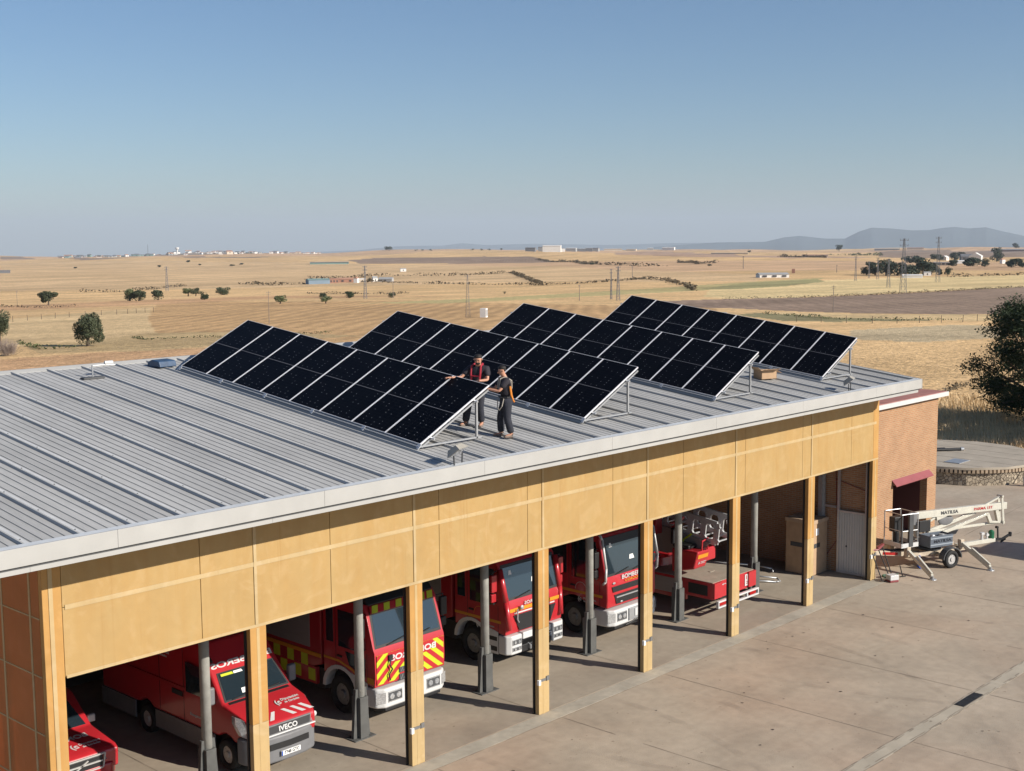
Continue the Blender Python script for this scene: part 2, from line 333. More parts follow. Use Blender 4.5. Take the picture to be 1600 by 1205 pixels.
FIELDS = [
 ((0.58, 0.40, 0.22, 0.0), [(1324, 2760), (1515, 2307), (1127, 1323), (937, 865), (732, 527), (655, 395), (534, 327), (493, 406), (412, 460), (343, 520), (291, 610)]),
 (BR, [(1563, 1865), (1661, 1896), (1828, 1766), (1369, 1214), (1287, 1101), (1116, 1002), (1200, 1227), (1127, 1323)]),
 (BR, [(2549, 5309), (1877, 3369), (2118, 3225), (2149, 2903), (1697, 2584), (1810, 3317), (2123, 4423)]),
 (BR, [(4235, 2196), (4169, 1908), (4168, 1571), (1810, 672), (1779, 786), (1881, 961)]),
 ((0.42, 0.28, 0.19, 0.05), [(2958, 2351), (2908, 2006), (1814, 1075), (1864, 968), (1425, 841), (1510, 1078), (1531, 1211)]),
 (OCH, [(236.0, 376.1), (234.5, 311.8), (258.7, 273.6), (251.9, 217.5), (255.8, 181.3), (305.7, 196.0), (190.9, 114.3), (134.4, 101.9), (93.8, 102.7), (99.1, 158.1), (148.4, 240.1)]),
 ((0.60, 0.43, 0.23, 0.02), [(121.1, 255.5), (145.1, 275.4), (189.1, 304.7), (134.6, 217.6), (90.1, 141.7), (71.1, 130.3), (69.9, 148.7)]),
 ((0.46, 0.33, 0.17, 0.0), [(76.5, 156.5), (79.4, 145.6), (101.8, 162.4), (113.2, 147.4), (110.0, 121.9), (93.4, 120.6), (73.8, 117.0), (63.8, 126.1)]),
 (DIRT, [(55.7, 119.0), (67.0, 119.9), (78.5, 116.0), (89.5, 110.0), (81.0, 81.4), (50.5, 47.5), (32.1, 69.8)]),
 (DIRT, [(181.3, 381.1), (233.5, 392.7), (295.7, 394.7), (301.7, 301.2), (262.3, 349.5), (194.0, 325.8), (153.2, 322.5)]),
 ((0.44, 0.36, 0.17, 0), [(235.0, 269.6), (287.6, 269.2), (401.4, 295.2), (534, 327), (626, 341), (475.7, 270.7), (381.2, 256.4), (308.8, 249.7), (245.5, 243.3)]),
 (PALE, [(324.9, 211.6), (427.0, 279.4), (465.6, 264.6), (577, 313), (651, 313), (782, 276), (513.5, 175.3), (415.6, 179.5), (371.2, 181.1), (332.3, 184.5), (313.6, 193.6)]),
 (GRN, [(407.0, 271.6), (498.8, 311.3), (599, 330), (551, 299), (464.7, 267.1), (411.1, 256.9)]),
 (BR, [(284.2, 200.7), (313.6, 193.6), (333.9, 181.8), (365.3, 178.0), (408.3, 176.1), (490.9, 178.9), (562.9, 175.1), (258.1, 70.4), (257.4, 85.5), (244.6, 98.8), (238.8, 110.8), (240.3, 127.7), (250.5, 151.8), (251.5, 168.3)]),
 ((0.58, 0.42, 0.22, 0), [(232.5, 130.9), (235.3, 109.0), (253.9, 84.0), (256.2, 72.2), (230.6, 63.2), (216.6, 80.7), (203.5, 99.1), (207.0, 114.9)]),
 ((0.24, 0.21, 0.11, 0), [(227.4, 130.8), (222.4, 118.5), (212.7, 103.0), (218.2, 87.6), (212.6, 84.9), (196.4, 93.9), (193.0, 102.2), (215.2, 127.6)]),
 ((0.46, 0.36, 0.22, 0), [(167.6, 75.7), (196.8, 74.0), (199.6, 64.4), (160.7, 50.2), (142.8, 52.5), (143.4, 62.5)]),
]
land()

# yard and garage floor
M_YARD = pm('yard_concrete', (0.43, 0.358, 0.275), 0.85, 0, 0.13, 0.35, 0.25, 30, spec=0.25, detail=9, var2=0.08, scale2=3.5)
def yard_extra(m):
    n = m.node_tree; b = n.nodes['Principled BSDF']; old = b.inputs['Base Color'].links[0].from_socket
    tc = n.nodes.new('ShaderNodeTexCoord')
    def mul(old, scale, f0, f1, col, det=5, stretch=None, dist=0.0):
        src = tc.outputs['Object']
        if stretch:
            mp = n.nodes.new('ShaderNodeMapping'); mp.inputs['Scale'].default_value = stretch; n.links.new(src, mp.inputs[0]); src = mp.outputs[0]
        nz = n.nodes.new('ShaderNodeTexNoise'); nz.inputs['Scale'].default_value = scale; nz.inputs['Detail'].default_value = det; nz.inputs['Distortion'].default_value = dist; n.links.new(src, nz.inputs['Vector'])
        mr = n.nodes.new('ShaderNodeMapRange'); mr.inputs['From Min'].default_value = f0; mr.inputs['From Max'].default_value = f1; n.links.new(nz.outputs[0], mr.inputs[0])
        mix = n.nodes.new('ShaderNodeMix'); mix.data_type = 'RGBA'; mix.blend_type = 'MULTIPLY'
        n.links.new(mr.outputs[0], mix.inputs[0]); n.links.new(old, mix.inputs[6]); mix.inputs[7].default_value = (*col, 1); return mix.outputs[2]
    old = mul(old, 0.16, 0.45, 0.75, (1.0, 0.90, 0.86)); old = mul(old, 0.5, 0.5, 0.8, (0.86, 0.87, 0.88), 7, None, 0.8)
    old = mul(old, 7.0, 0.69, 0.76, (0.55, 0.52, 0.5), 2); old = mul(old, 0.8, 0.52, 0.8, (0.88, 0.87, 0.86), 6, (0.3, 1.6, 1), 1.0)
    n.links.new(old, b.inputs['Base Color'])
yard_extra(M_YARD)
M_FLOOR = pm('garage_concrete', (0.37, 0.315, 0.245), 0.7, 0, 0.12, 0.6, 0.1, 30, spec=0.35, detail=8, var2=0.07, scale2=4); yard_extra(M_FLOOR)
M_KERB = pm('threshold_concrete', (0.42, 0.375, 0.30), 0.85, 0, 0.15, 1.2, 0.2, 30, detail=8, var2=0.1, scale2=5)
M_JOINT = pm('joint_dirt', (0.26, 0.21, 0.16), 0.95, 0, 0.45, 2.5, detail=6)
M_DRAIN = pm('drain_concrete', (0.42, 0.37, 0.29), 0.9, 0, 0.12, 1.5, 0.2, 30, detail=7)
b = MB(); b.poly([(-30,-40,0),(60,-40,0),(60,-4,0),(57,4,0),(52,8,0),(48,11.5,0),(40,14,0),(40,6,0),(30.6,6,0),(30.6,0.02,0),(-30,0.02,0)]); struct(b.build('yard', M_YARD))
b = MB(); b.box(0.0, 30.6, 0.02, 11.3, -0.3, 0.004); struct(b.build('garage_floor', M_FLOOR))
b = MB(); b.box(-0.2, 30.9, -0.50, -0.02, -0.2, 0.006); struct(b.build('threshold_strip', M_KERB))
b = MB()
rj = random.Random(3)
def wob(p0, p1, w, z, step=0.8, amp=0.012, gap=0.0):
    L = (Vector(p1)-Vector(p0)).length; k = max(1, int(L/step)); a = Vector(p0); d = (Vector(p1)-a)/k; s = Vector((-d.y, d.x)).normalized()
    pts = [a+d*i+s*rj.uniform(-amp, amp) for i in range(k+1)]
    for q, r in zip(pts[:-1], pts[1:]):
        if rj.random() < gap: continue
        ww = w*rj.uniform(0.6, 1.3)/2
        b.poly([(*(q-s*ww), z), (*(r-s*ww), z), (*(r+s*ww), z), (*(q+s*ww), z)])
for k in range(-3, 11):
    wob((k*4.385-0.1, -0.55), (k*4.385-0.1, -7.4), 0.022, 0.004, gap=0.05); wob((k*4.385-0.1, -7.9), (k*4.385-0.1, -30), 0.022, 0.004)
for k in range(1, 7): wob((k*4.385-0.2, 0.1), (k*4.385-0.05, 8), 0.02, 0.009)
wob((-5, -0.53), (31, -0.53), 0.02, 0.012); wob((-5, -14), (45, -14), 0.022, 0.004)
wob((31, -0.5), (46, -1.2), 0.02, 0.004); wob((39, 0.5), (52, 1.5), 0.03, 0.004)
struct(b.build('floor_joints', M_JOINT))
b = MB(); b.box(-20, 26, -7.86, -7.47, -0.2, 0.005); struct(b.build('drain_channel', M_DRAIN))
b = MB()
for yy in (-7.47, -7.52, -7.86, -7.80): wob((-20, yy), (26, yy), 0.02, 0.0095, 0.25, 0.012, 0.3)
struct(b.build('drain_edges', M_JOINT))
b = MB(); b.box(20.5, 21.7, -7.78, -7.52, -0.1, 0.012, 0)
for k in range(24): b.box(20.52+k*0.05, 20.54+k*0.05, -7.77, -7.53, 0.012, 0.022, 1)
tag(b.build('drain_grate', [M_BLK, M_DGREY]), 'black rectangular drain grate set in the long channel across the yard', 'drain grate')
# faint tyre marks turning out of the bays
M_TM = bpy.data.materials.new('tyre_smear'); M_TM.use_nodes = True; n_ = M_TM.node_tree; pb = n_.nodes['Principled BSDF']; pb.inputs['Base Color'].default_value = (0.16, 0.13, 0.11, 1); pb.inputs['Roughness'].default_value = 0.9
tr_ = n_.nodes.new('ShaderNodeBsdfTransparent'); mx_ = n_.nodes.new('ShaderNodeMixShader'); nz_ = n_.nodes.new('ShaderNodeTexNoise'); nz_.inputs['Scale'].default_value = 1.3; nz_.inputs['Detail'].default_value = 8; tc_ = n_.nodes.new('ShaderNodeTexCoord'); n_.links.new(tc_.outputs['Object'], nz_.inputs['Vector'])
mr_ = n_.nodes.new('ShaderNodeMapRange'); mr_.inputs['From Min'].default_value = 0.42; mr_.inputs['From Max'].default_value = 0.75; mr_.inputs['To Max'].default_value = 0.16; n_.links.new(nz_.outputs[0], mr_.inputs[0]); n_.links.new(mr_.outputs[0], mx_.inputs[0]); n_.links.new(tr_.outputs[0], mx_.inputs[1]); n_.links.new(pb.outputs[0], mx_.inputs[2]); n_.links.new(mx_.outputs[0], n_.nodes['Material Output'].inputs[0])
b = MB(); zt_ = 0.014
for bx, rad, sgn in ((6.4, 11, 1), (10.7, 13, 1), (15.9, 12, -1), (19.9, 14, 1), (23.9, 12, -1), (28.2, 12, 1)):
    for off in (-0.95, 0.95):
        cx = bx+sgn*rad; pr = []; zt_ += 0.0006
        for i in range(22):
            a = i*0.055; rr2 = rad-sgn*off; x_ = cx-sgn*rr2*math.cos(a); y_ = -0.8-rr2*math.sin(a); nx_, ny_ = -sgn*math.cos(a), -math.sin(a); pr.append((x_+nx_*0.12, y_+ny_*0.12, x_-nx_*0.12, y_-ny_*0.12))
        for p, q in zip(pr[:-1], pr[1:]): b.poly([(p[0], p[1], zt_), (q[0], q[1], zt_), (q[2], q[3], zt_), (p[2], p[3], zt_)])
struct(b.build('tyre_marks', M_TM))
# small litter on the yard
M_LEAF = pm('dark_litter', (0.08, 0.06, 0.05), 0.9, 0, 0.3, 5)
b = MB()
for k in range(70):
    x, y = rj.uniform(8, 34), rj.uniform(-13, -1); s = rj.uniform(0.02, 0.05); a = rj.uniform(0, 6)
    b.add([(x+s*math.cos(a+t)*rj.uniform(.6, 1.3), y+s*math.sin(a+t), 0.007+0.006*(t % 2)) for t in (0, 1.5, 3, 4.5)], [(0, 1, 2, 3)])
tag(b.build('litter', M_LEAF), 'tiny dark specks of litter scattered on the concrete', 'litter', kind='stuff')

# hedgerows / field walls, each one object
M_HEDGE = pm('dry_hedge', (0.11, 0.085, 0.05), 0.95, 0, 0.4, 0.5)
M_HEDGEG = pm('green_hedge', (0.10, 0.11, 0.045), 0.95, 0, 0.4, 0.5)
def hedge(pts, h, wd, label, m=None, name='field_hedge', cat='hedge'):
    b = MB(); r_ = random.Random(len(pts)*7+int(abs(pts[0][0]))); tot = sum(math.dist(p, q) for p, q in zip(pts[:-1], pts[1:])); n = int(min(2600, max(160, tot/(wd*0.10)))); done = 0; ph = r_.uniform(0, 9)
    for p, q in zip(pts[:-1], pts[1:]):
        L = math.dist(p, q); k = max(6, int(n*L/tot))
        for i in range(k):
            t = (i+r_.random())/k; s_ = done+t*L; dens = 0.5+0.5*math.sin(s_/wd*0.35+ph)*math.sin(s_/wd*0.13+2*ph)
            if r_.random() > 0.35+0.65*dens: continue
            x = p[0]+(q[0]-p[0])*t+r_.gauss(0, .35)*wd; y = p[1]+(q[1]-p[1])*t+r_.gauss(0, .35)*wd; hh = h*(0.35+0.75*dens)*r_.random(); z = float(hgt(x, y))+hh; e = wd*r_.uniform(.12, .30)
            e1 = Vector((r_.uniform(-1, 1), r_.uniform(-1, 1), r_.uniform(-.5, .5))).normalized()*e; e2 = Vector((r_.uniform(-1, 1), r_.uniform(-1, 1), r_.uniform(-.3, 1))).normalized()*e; c = Vector((x, y, z))
            b.add([c-e1, c+e2, c+e1, c-e2], [(0, 1, 2, 3)])
        done += L
    return tag(b.build(name, m or M_HEDGE), label, cat)
hedge([(298, 544), (302.0, 519.3), (323, 532), (374, 573)], 1.6, 1.6, 'long thin dark hedge line running up to the right across the far left fields')
hedge([(404, 568), (394, 522), (413, 521)], 1.8, 2.2, 'short dark hedge line left of the blue roofed farm shed')
hedge([(486, 614), (576, 646), (585, 593), (673, 618), (564, 510), (438, 380)], 2.2, 2.4, 'dark hedge that bends sharply down right of the white farmhouse')
hedge([(444, 516), (437, 441), (438, 380), (480, 383), (547, 403)], 1.3, 2.0, 'thin hedge below the bent one, running on to the right behind the arrays')
hedge([(319.5, 401.2), (319.0, 376.5), (318.4, 349.5), (334.6, 356.6)], 0.9, 1.2, 'thin hedge line through the round bushes below the farm')
hedge([(173.1, 363.9), (174.0, 337.7), (184.8, 339.0)], 0.8, 1.0, 'faint hedge line just left of the lone holm oak')
hedge([(549, 413), (523, 372), (441.9, 301.0), (381.6, 255.2)], 2.0, 2.2, 'dark hedge curving down at the left edge of the green strip')
hedge([(1346, 1199), (1170, 980), (918, 740), (872, 657), (880, 632)], 3, 4.5, 'far broken hedge below the row of pale warehouses')
hedge([(307.5, 192.8), (331.3, 180.3), (362.4, 176.4), (404.8, 174.4), (486.0, 176.9)], 0.9, 0.8, 'thin dry verge between the pale stubble and the brown ploughed field')
hedge([(684, 297), (705, 293), (749, 282)], 2.0, 2.5, 'dark hedge in front of the farm on the right edge')
hedge([(221.6, 125.5), (216.1, 114.7), (206.2, 100.7), (206.2, 91.7), (211.8, 85.7), (219.4, 82.0)], 0.7, 0.7, 'low olive green scrub line at the near edge of the brown field', M_HEDGEG)
hedge([(90.3, 149.8), (88.1, 141.9), (94.1, 141.4), (99.3, 134.6), (115.0, 133.8)], 0.35, 0.5, 'low patchy green weeds along the bank behind the roof', M_HEDGEG)
hedge([(73.7, 151.0), (67.9, 134.0), (70.1, 132.4), (73.4, 134.5)], 0.6, 0.7, 'low green and brown scrub beside the bare bush at the left edge', M_HEDGEG)
hedge([(1226, 873), (942, 647), (1014, 676)], 3.0, 3.0, 'dark scrub clump far beyond the rightmost solar array')
hedge([(1488, 898), (1794, 1040), (1511, 846)], 4.0, 5.0, 'dark far treeline left of the pinkish farm wall')
hedge([(2557, 1442), (2612, 1410), (2381, 1217)], 6.0, 7.0, 'long dark treeline above the pinkish farm wall', M_HEDGEG)

# ---------------------------------------------------------------- trees
def leafmat(name, c): 
    m = pm(name, c, 0.7, 0, 0.35, 1.2, spec=0.25, detail=3); return m
M_OAK = leafmat('holm_oak_leaves', (0.085, 0.10, 0.055)); M_OAKD = leafmat('dark_leaves', (0.045, 0.065, 0.032)); M_OLIVE = leafmat('olive_leaves', (0.16, 0.18, 0.085)); M_FAR = leafmat('far_leaves', (0.055, 0.075, 0.05))
M_BARK = pm('bark', (0.12, 0.09, 0.065), 0.9, 0, 0.3, 5, 0.5)
M_TWIG = pm('grey_twigs', (0.25, 0.20, 0.17), 0.9, 0, 0.3, 5)
def tree(x, y, h, wd, label, m, n=900, leaf=0.35, seed=1, name='field_tree', cat='tree', group=None, trunk=0.25, lobes=7, z=None, squash=0.5, low=0.0, open_=0.2):
    r_ = random.Random(seed); z0_ = float(hgt(x, y)) if z is None else z
    t = thing(name, label, cat, (x, y, z0_), 0, group)
    L = []
    zlo = 0.20 if trunk < 0.2 else trunk+0.12
    for k in range(lobes+3):
        a = r_.uniform(0, 6.28); q = r_.uniform(0.1, 1)**0.6*wd*0.33; f = r_.uniform(zlo, 0.80)
        L.append((q*math.cos(a), q*math.sin(a), h*f, wd*r_.uniform(0.14, 0.22), h*r_.uniform(0.13, 0.20)))
    L.append((0, 0, h*0.60, wd*0.30, h*0.30))
    if trunk < 0.2: L.append((0, 0, h*0.30, wd*0.34, h*0.26))
    b = MB(); per = max(6, n//len(L))
    for cx, cy, cz, rx, rz in L:
        for i in range(per):
            u = r_.uniform(-1, 1); a = r_.uniform(0, 6.28); q = math.sqrt(1-u*u); k = r_.uniform(0.75, 1.10)
            p = Vector((cx+rx*q*math.cos(a)*k, cy+rx*q*math.sin(a)*k, cz+rz*u*k))
            if p.z < h*0.02: p.z = h*r_.uniform(0.02, 0.15)
            s = leaf*r_.uniform(0.6, 1.4); e1 = Vector((r_.uniform(-1, 1), r_.uniform(-1, 1), r_.uniform(-.6, .6))).normalized()*s
            e2 = Vector((r_.uniform(-1, 1), r_.uniform(-1, 1), r_.uniform(-.6, .8))).normalized()*s*0.8
            b.add([p-e1*0.5, p+e2*0.5, p+e1*0.5, p-e2*0.5], [(0, 1, 2, 3)])
    b.build('crown', m, t)
    b = MB(); tr = wd*0.035+0.04; b.cyl((0, 0, -0.2), (wd*0.02, 0, h*(trunk+0.15)), tr*1.3, tr*0.8, 8)
    for k in range(5):
        cx, cy, cz, _, _ = L[k % len(L)]; b.cyl((wd*0.02, 0, h*(trunk+0.05)), (cx, cy, cz), tr*0.6, tr*0.2, 6)
    b.build('trunk', M_BARK, t); return t
def tr_px(p, hpx, wpx, s, label, m, n, seed, leaf=None, **k):
    h = hpx*s; wd = wpx*s
    return tree(p[0], p[1], h, wd, label, m, int(n*1.7), leaf or max(0.10, wd*0.075), seed, **k)
tr_px((74.9, 134.5), 52, 56, 0.0831, 'large dark holm oak standing alone beyond the left part of the metal roof', M_OAK, 7000, 3, leaf=0.19, low=-0.15, trunk=0.12, lobes=12, name='holm_oak')
tr_px((188.1, 362.6), 24, 30, 0.199, 'lopsided holm oak with a pale trunk foot, left of all other far field trees', M_OAK, 2200, 4, trunk=0.22, name='holm_oak')
tr_px((230.8, 386.8), 20, 26, 0.225, 'left tree of the clump of green bushes beyond the left fields', M_OLIVE, 1500, 5, low=-0.15, trunk=0.1, name='bush_tree')
tr_px((231.5, 382.1), 18, 28, 0.224, 'right tree of the clump of green bushes beyond the left fields', M_OAK, 1500, 6, low=-0.15, trunk=0.1, name='bush_tree')
tr_px((241.8, 386.6), 17, 26, 0.226, 'broad green bush right of the two-tree clump', M_OAK, 1300, 7, low=-0.15, trunk=0.1, name='bush_tree')
tr_px((281.9, 429.2), 14, 20, 0.255, 'small spreading tree, left one of a pair above the dark round bush', M_OLIVE, 900, 8, trunk=0.25, name='bush_tree')
tr_px((282.9, 425.3), 14, 18, 0.254, 'small spreading tree, right one of a pair above the dark round bush', M_OAK, 900, 9, trunk=0.25, name='bush_tree')
tr_px((248.3, 367.7), 13, 17, 0.225, 'dark compact round bush right of the pair of small trees', M_OAKD, 900, 10, low=-0.15, trunk=0.1, name='bush_tree')
tr_px((297.7, 427.5), 12, 26, 0.26, 'flat topped green bush directly above the foremost solar array corner', M_OAK, 900, 11, low=-0.1, trunk=0.1, name='bush_tree')
tr_px((222.2, 289.6), 14, 24, 0.187, 'pale olive tree above the foremost array, left of the forked one', M_OLIVE, 1000, 12, trunk=0.25, name='olive_tree')
tr_px((229.3, 277.4), 12, 22, 0.187, 'pale olive tree with a darker crown behind it, above the foremost array', M_OLIVE, 1000, 13, trunk=0.25, name='olive_tree')
tr_px((279.0, 340.5), 8, 15, 0.224, 'small dark crown showing right behind the pale olive tree', M_OAKD, 600, 14, trunk=0.15, name='bush_tree')
tr_px((274.7, 321.2), 12, 19, 0.216, 'round dark bush right of the pale olives', M_OAKD, 900, 15, low=-0.15, trunk=0.1, name='bush_tree')
tr_px((281.3, 307.1), 9, 15, 0.216, 'loose dark bush behind a thin pole, left of the cabinet', M_OAK, 500, 16, low=-0.1, trunk=0.1, name='bush_tree')
tr_px((330.2, 301.6), 4.5, 7, 0.232, 'tiny round bush alone in the field above the second array', M_OAKD, 250, 17, low=-0.15, trunk=0.1, name='bush_tree')
for k, (q, s, hp, wp, lb) in enumerate([((1115, 1707), 0.988, 4, 7, 'tiny distant tree, highest of the left field row'), ((908, 1455), 0.818, 4, 8, 'tiny distant tree above the tall pylon'), ((972, 1461), 0.843, 3, 6, 'tiny distant tree right of the pylon top'), ((979, 1398), 0.825, 3, 9, 'tiny distant shrub, low and wide, right in the left field row'), ((816, 1499), 0.8, 3, 6, 'tiny distant shrub at the far left field'),
      ((1010, 1421), 0.843, 3, 7, 'tiny distant shrub, rightmost of the left field row'), ((3108, 3493), 2.28, 7, 13, 'single tall tree standing on the skyline above the second array'), ((3383, 1869), 1.83, 11, 13, 'tall dark tree breaking the skyline below the long mountain'),
      ((2963, 1898), 1.69, 4, 7, 'small dark tree at the end of the pale far wall'), ((891, 599), 0.527, 3.5, 8, 'small green bush above the rightmost array'), ((905, 736), 0.578, 3, 8, 'tiny shrub under the far warehouses')]):
    tr_px(q, hp, wp, s, lb, M_FAR, 400, 30+k, leaf=max(.3, wp*s*0.12), name='distant_tree')
# the dark grove behind the pylons and the farm trees
gx = [(1352,430,13,14,'small low tree at the left end of the dark grove behind the pylons'), (1368,430,20,26,'leftmost big tree of the dark grove'), (1385,431,24,26,'second tree of the dark grove, behind the left pylon pair'), (1402,431,20,26,'third tree of the dark grove'), (1422,431,18,26,'middle tree of the dark grove, lower than its neighbours'), (1442,430,27,30,'tallest tree of the dark grove, right of the tall near pylon'), (1456,429,20,18,'right end tree of the dark grove'),
      (1469,430,10,10,'small dark tree between the grove and the lone green tree'), (1480,430,13,11,'lone green tree standing right of the grove'), (1424,411,11,26,'flat green tree above the grove'), (1460,406,9,12,'round dark tree left of the small white barn'), (1470,407,9,11,'round dark tree touching the small white barn'), (1492,407,12,14,'round dark tree right of the small white barn'), (1503,403,9,13,'round dark tree in front of the grey barn roof'),
      (1557,409,21,18,'tall cypress-like dark tree right of the white barn'), (1520,416,13,28,'broad dark tree in front of the grey barn'), (1490,416,9,14,'low dark tree left of the flat white shed'), (1540,417,12,14,'mid green tree in front of the white barn gable'), (1580,418,13,20,'dark tree left of the right edge, above the ploughed field'), (1597,418,13,18,'dark tree at the right edge, above the ploughed field'), (1588,379.5+9,8,10,'dark tree on the skyline at the right edge')]
SG = [0.374, 0.373, 0.367, 0.367, 0.367, 0.373, 0.379, 0.373, 0.373, 0.683, 0.839, 0.823, 0.829, 0.903, 0.809, 0.474, 0.477, 0.455, 0.443, 0.442, 2.15]
QG = [(690, 351), (693, 347), (685, 336), (689, 331), (694, 326), (711, 326), (726, 328), (717, 319), (720, 315), (1305, 626), (1627, 752), (1601, 731), (1625, 723), (1777, 782), (1621, 666), (933, 394), (928, 407), (901, 371), (889, 347), (893, 341), (4366, 1757)]
for k, (q, s, (_, _, hp, wp, lb)) in enumerate(zip(QG, SG, gx)):
    tr_px(q, hp*1.12, wp*1.25, s, lb, M_FAR if k != 8 else M_OAK, 900, 60+k, leaf=max(.5, wp*s*0.10), low=-0.15, trunk=0.08, name='grove_tree', group='trees of the grove and farm beyond the brown field')
# the big dark tree on the right
def big_tree():
    x, y = 72.8, 10.4; z0_ = float(hgt(x, y)); t = thing('broad_tree', 'huge dark green tree cut by the right edge of the picture, beyond the round tank', 'tree', (x, y, z0_))
    r_ = random.Random(11); b = MB(); L = []
    for k in range(150):
        a = r_.uniform(0, 6.28); zz = r_.uniform(0.9, 7.7); lim = 4.5*min(1.0, 0.72+0.28*(zz-1)/2)*math.sqrt(max(0.03, 1-max(0, (zz-3.2)/5.0)**2)); q = lim*math.sqrt(r_.uniform(.15, 1))
        L.append((q*math.cos(a), q*math.sin(a), zz, r_.uniform(0.6, 1.2), r_.uniform(0.4, 0.7)))
    for cx, cy, cz, rx, rz in L:
        for i in range(430):
            u = r_.uniform(-1, 1); a = r_.uniform(0, 6.28); q = math.sqrt(1-u*u); k = r_.uniform(0.3, 1.15)
            p = Vector((cx+rx*q*math.cos(a)*k, cy+rx*q*math.sin(a)*k, cz+rz*u*k-0.15*rx*q*k)); s = r_.uniform(0.10, 0.26)
            e1 = Vector((r_.uniform(-1, 1), r_.uniform(-1, 1), r_.uniform(-.8, .3))).normalized()*s; e2 = Vector((r_.uniform(-1, 1), r_.uniform(-1, 1), r_.uniform(-.5, .5))).normalized()*s*0.55
            b.add([p-e1*0.5, p+e2*0.5, p+e1*0.5, p-e2*0.5], [(0, 1, 2, 3)])
    b.build('crown', M_BIG, t); b = MB(); b.cyl((0, 0, -0.3), (0.1, 0.1, 2.4), 0.35, 0.24, 10)
    for k in range(24): cx, cy, cz, _, _ = L[k]; b.cyl((0.1, 0.1, 1.6), (cx, cy, cz), 0.10, 0.03, 6)
    b.build('trunk', M_BARK, t)
M_BIG = leafmat('deep_green_leaves', (0.038, 0.058, 0.024))
big_tree()
# bush with green top and bare grey bush at the left edge
tree(*(69.1, 147.0), 58*0.0852, 44*0.0852, 'green tree cut by the left edge of the picture', M_OAK, 4500, 0.17, 77, name='bush_tree', trunk=0.3, lobes=8)
def bare_bush(p, h, wd, label):
    r_ = random.Random(5); t = thing('bare_bush', label, 'bush', (p[0], p[1], float(hgt(*p)))); b = MB()
    for k in range(420):
        a = r_.uniform(0, 6.28); el = r_.uniform(0.3, 1.5); st = Vector((r_.uniform(-.3, .3)*wd, r_.uniform(-.3, .3)*wd, r_.uniform(0, .3)*h)); d = Vector((math.cos(a)*math.cos(el), math.sin(a)*math.cos(el), math.sin(el)))
        p1 = st+d*h*r_.uniform(.3, .75); b.cyl(st, p1, 0.012, 0.006, 3)
        for j in range(2):
            q = st.lerp(p1, r_.uniform(.4, .9)); b.cyl(q, q+Vector((r_.uniform(-1, 1), r_.uniform(-1, 1), r_.uniform(0, 1)))*h*0.13, 0.008, 0.004, 3)
    b.build('twigs', M_TWIG, t)
bare_bush((59.5, 125.0), 2.3, 2.6, 'leafless grey bush below the green tree at the left edge')

# ---------------------------------------------------------------- distant buildings
FM = {k: pm('far_'+k, c, 0.8, 0, 0.08, 0.3) for k, c in dict(white=(0.78, 0.76, 0.72), cream=(0.62, 0.52, 0.40), brick=(0.36, 0.19, 0.13), blue=(0.20, 0.27, 0.34), teal=(0.20, 0.30, 0.28), grey=(0.36, 0.36, 0.35), dark=(0.06, 0.06, 0.065), tile=(0.40, 0.22, 0.15), slate=(0.16, 0.16, 0.17)).items()}
def barn(name, label, cat, p, wpx, hpx, dpx, s, wall, roof, ang=0.0, pitch=0.3, win=2, group=None, dz=0.0):
    x, y = p; wd, h, dp = wpx*s, hpx*s, dpx*s
    view = math.atan2(y-CAMP.y, x-CAMP.x)
    t = thing(name, label, cat, (x, y, float(hgt(x, y))+dz), view-math.pi/2+ang, group); b = MB(); b.box(-wd/2, wd/2, 0, dp, -h, h); b.build('wall', FM[wall], t)
    rh = dp*pitch; b = MB(); e = 0.04*wd
    b.prism([(-e*0.5, h-0.02*h), (dp+e*0.5, h-0.02*h), (dp/2, h+rh)], -wd/2-e*0.3, wd/2+e*0.3, 'x'); b.build('roof', FM[roof], t)
    for i in range(win):
        b = MB(); cx = -wd/2+wd*(i+0.5)/win; b.box(cx-wd*0.07, cx+wd*0.07, -0.02*wd, 0.01, h*0.25, h*0.75); b.build('window', FM['dark'], t)
    return t
barn('farm_shed', 'long farm shed with a blue-grey wall and teal roof in the middle distance', 'shed', (415, 513), 34, 6.5, 20, 0.33, 'blue', 'teal', 0.25, 0.10, 0)
barn('brick_barn', 'ruined red brick barn right beside the blue farm shed', 'barn', (428, 517), 14, 6, 8, 0.339, 'brick', 'brick', 0.2, 0.2, 3)
barn('brick_barn', 'low red brick barn touching the white farmhouse', 'barn', (438, 519), 24, 5, 8, 0.343, 'brick', 'tile', 0.1, 0.3, 2)
barn('farmhouse', 'small bright white farmhouse with a gable in the middle distance', 'house', (436, 507), 9, 7, 6, 0.335, 'white', 'tile', 1.2, 0.4, 1)
barn('farm_shed', 'low cream shed just right of the white farmhouse', 'shed', (444, 513), 9, 4.5, 6, 0.34, 'cream', 'white', 0.1, 0.2, 1)
barn('farm_shed', 'small white shed beside the dark farmyard bush', 'shed', (454, 514), 8, 5, 8, 0.344, 'white', 'grey', 0.3, 0.4, 1)
barn('farm_shed', 'long pale grey shed, rightmost of the farm cluster', 'shed', (452, 504), 22, 4, 10, 0.343, 'grey', 'grey', -0.3, 0.3, 1)
tr_px((453, 518), 7, 9, 0.345, 'dark bush in the farmyard between the white house and white shed', M_FAR, 400, 91, name='bush_tree', low=-.1, trunk=.1)
barn('field_hut', 'tiny white hut alone on the slope above the farm cluster', 'hut', (690, 752), 9, 4, 4, 0.513, 'white', 'grey', 0.2, 0.3, 1)
barn('farm_shed', 'flat grey shed with white front above the right arrays', 'shed', (608, 362), 47, 5, 22, 0.348, 'white', 'grey', 0.3, 0.12, 3)
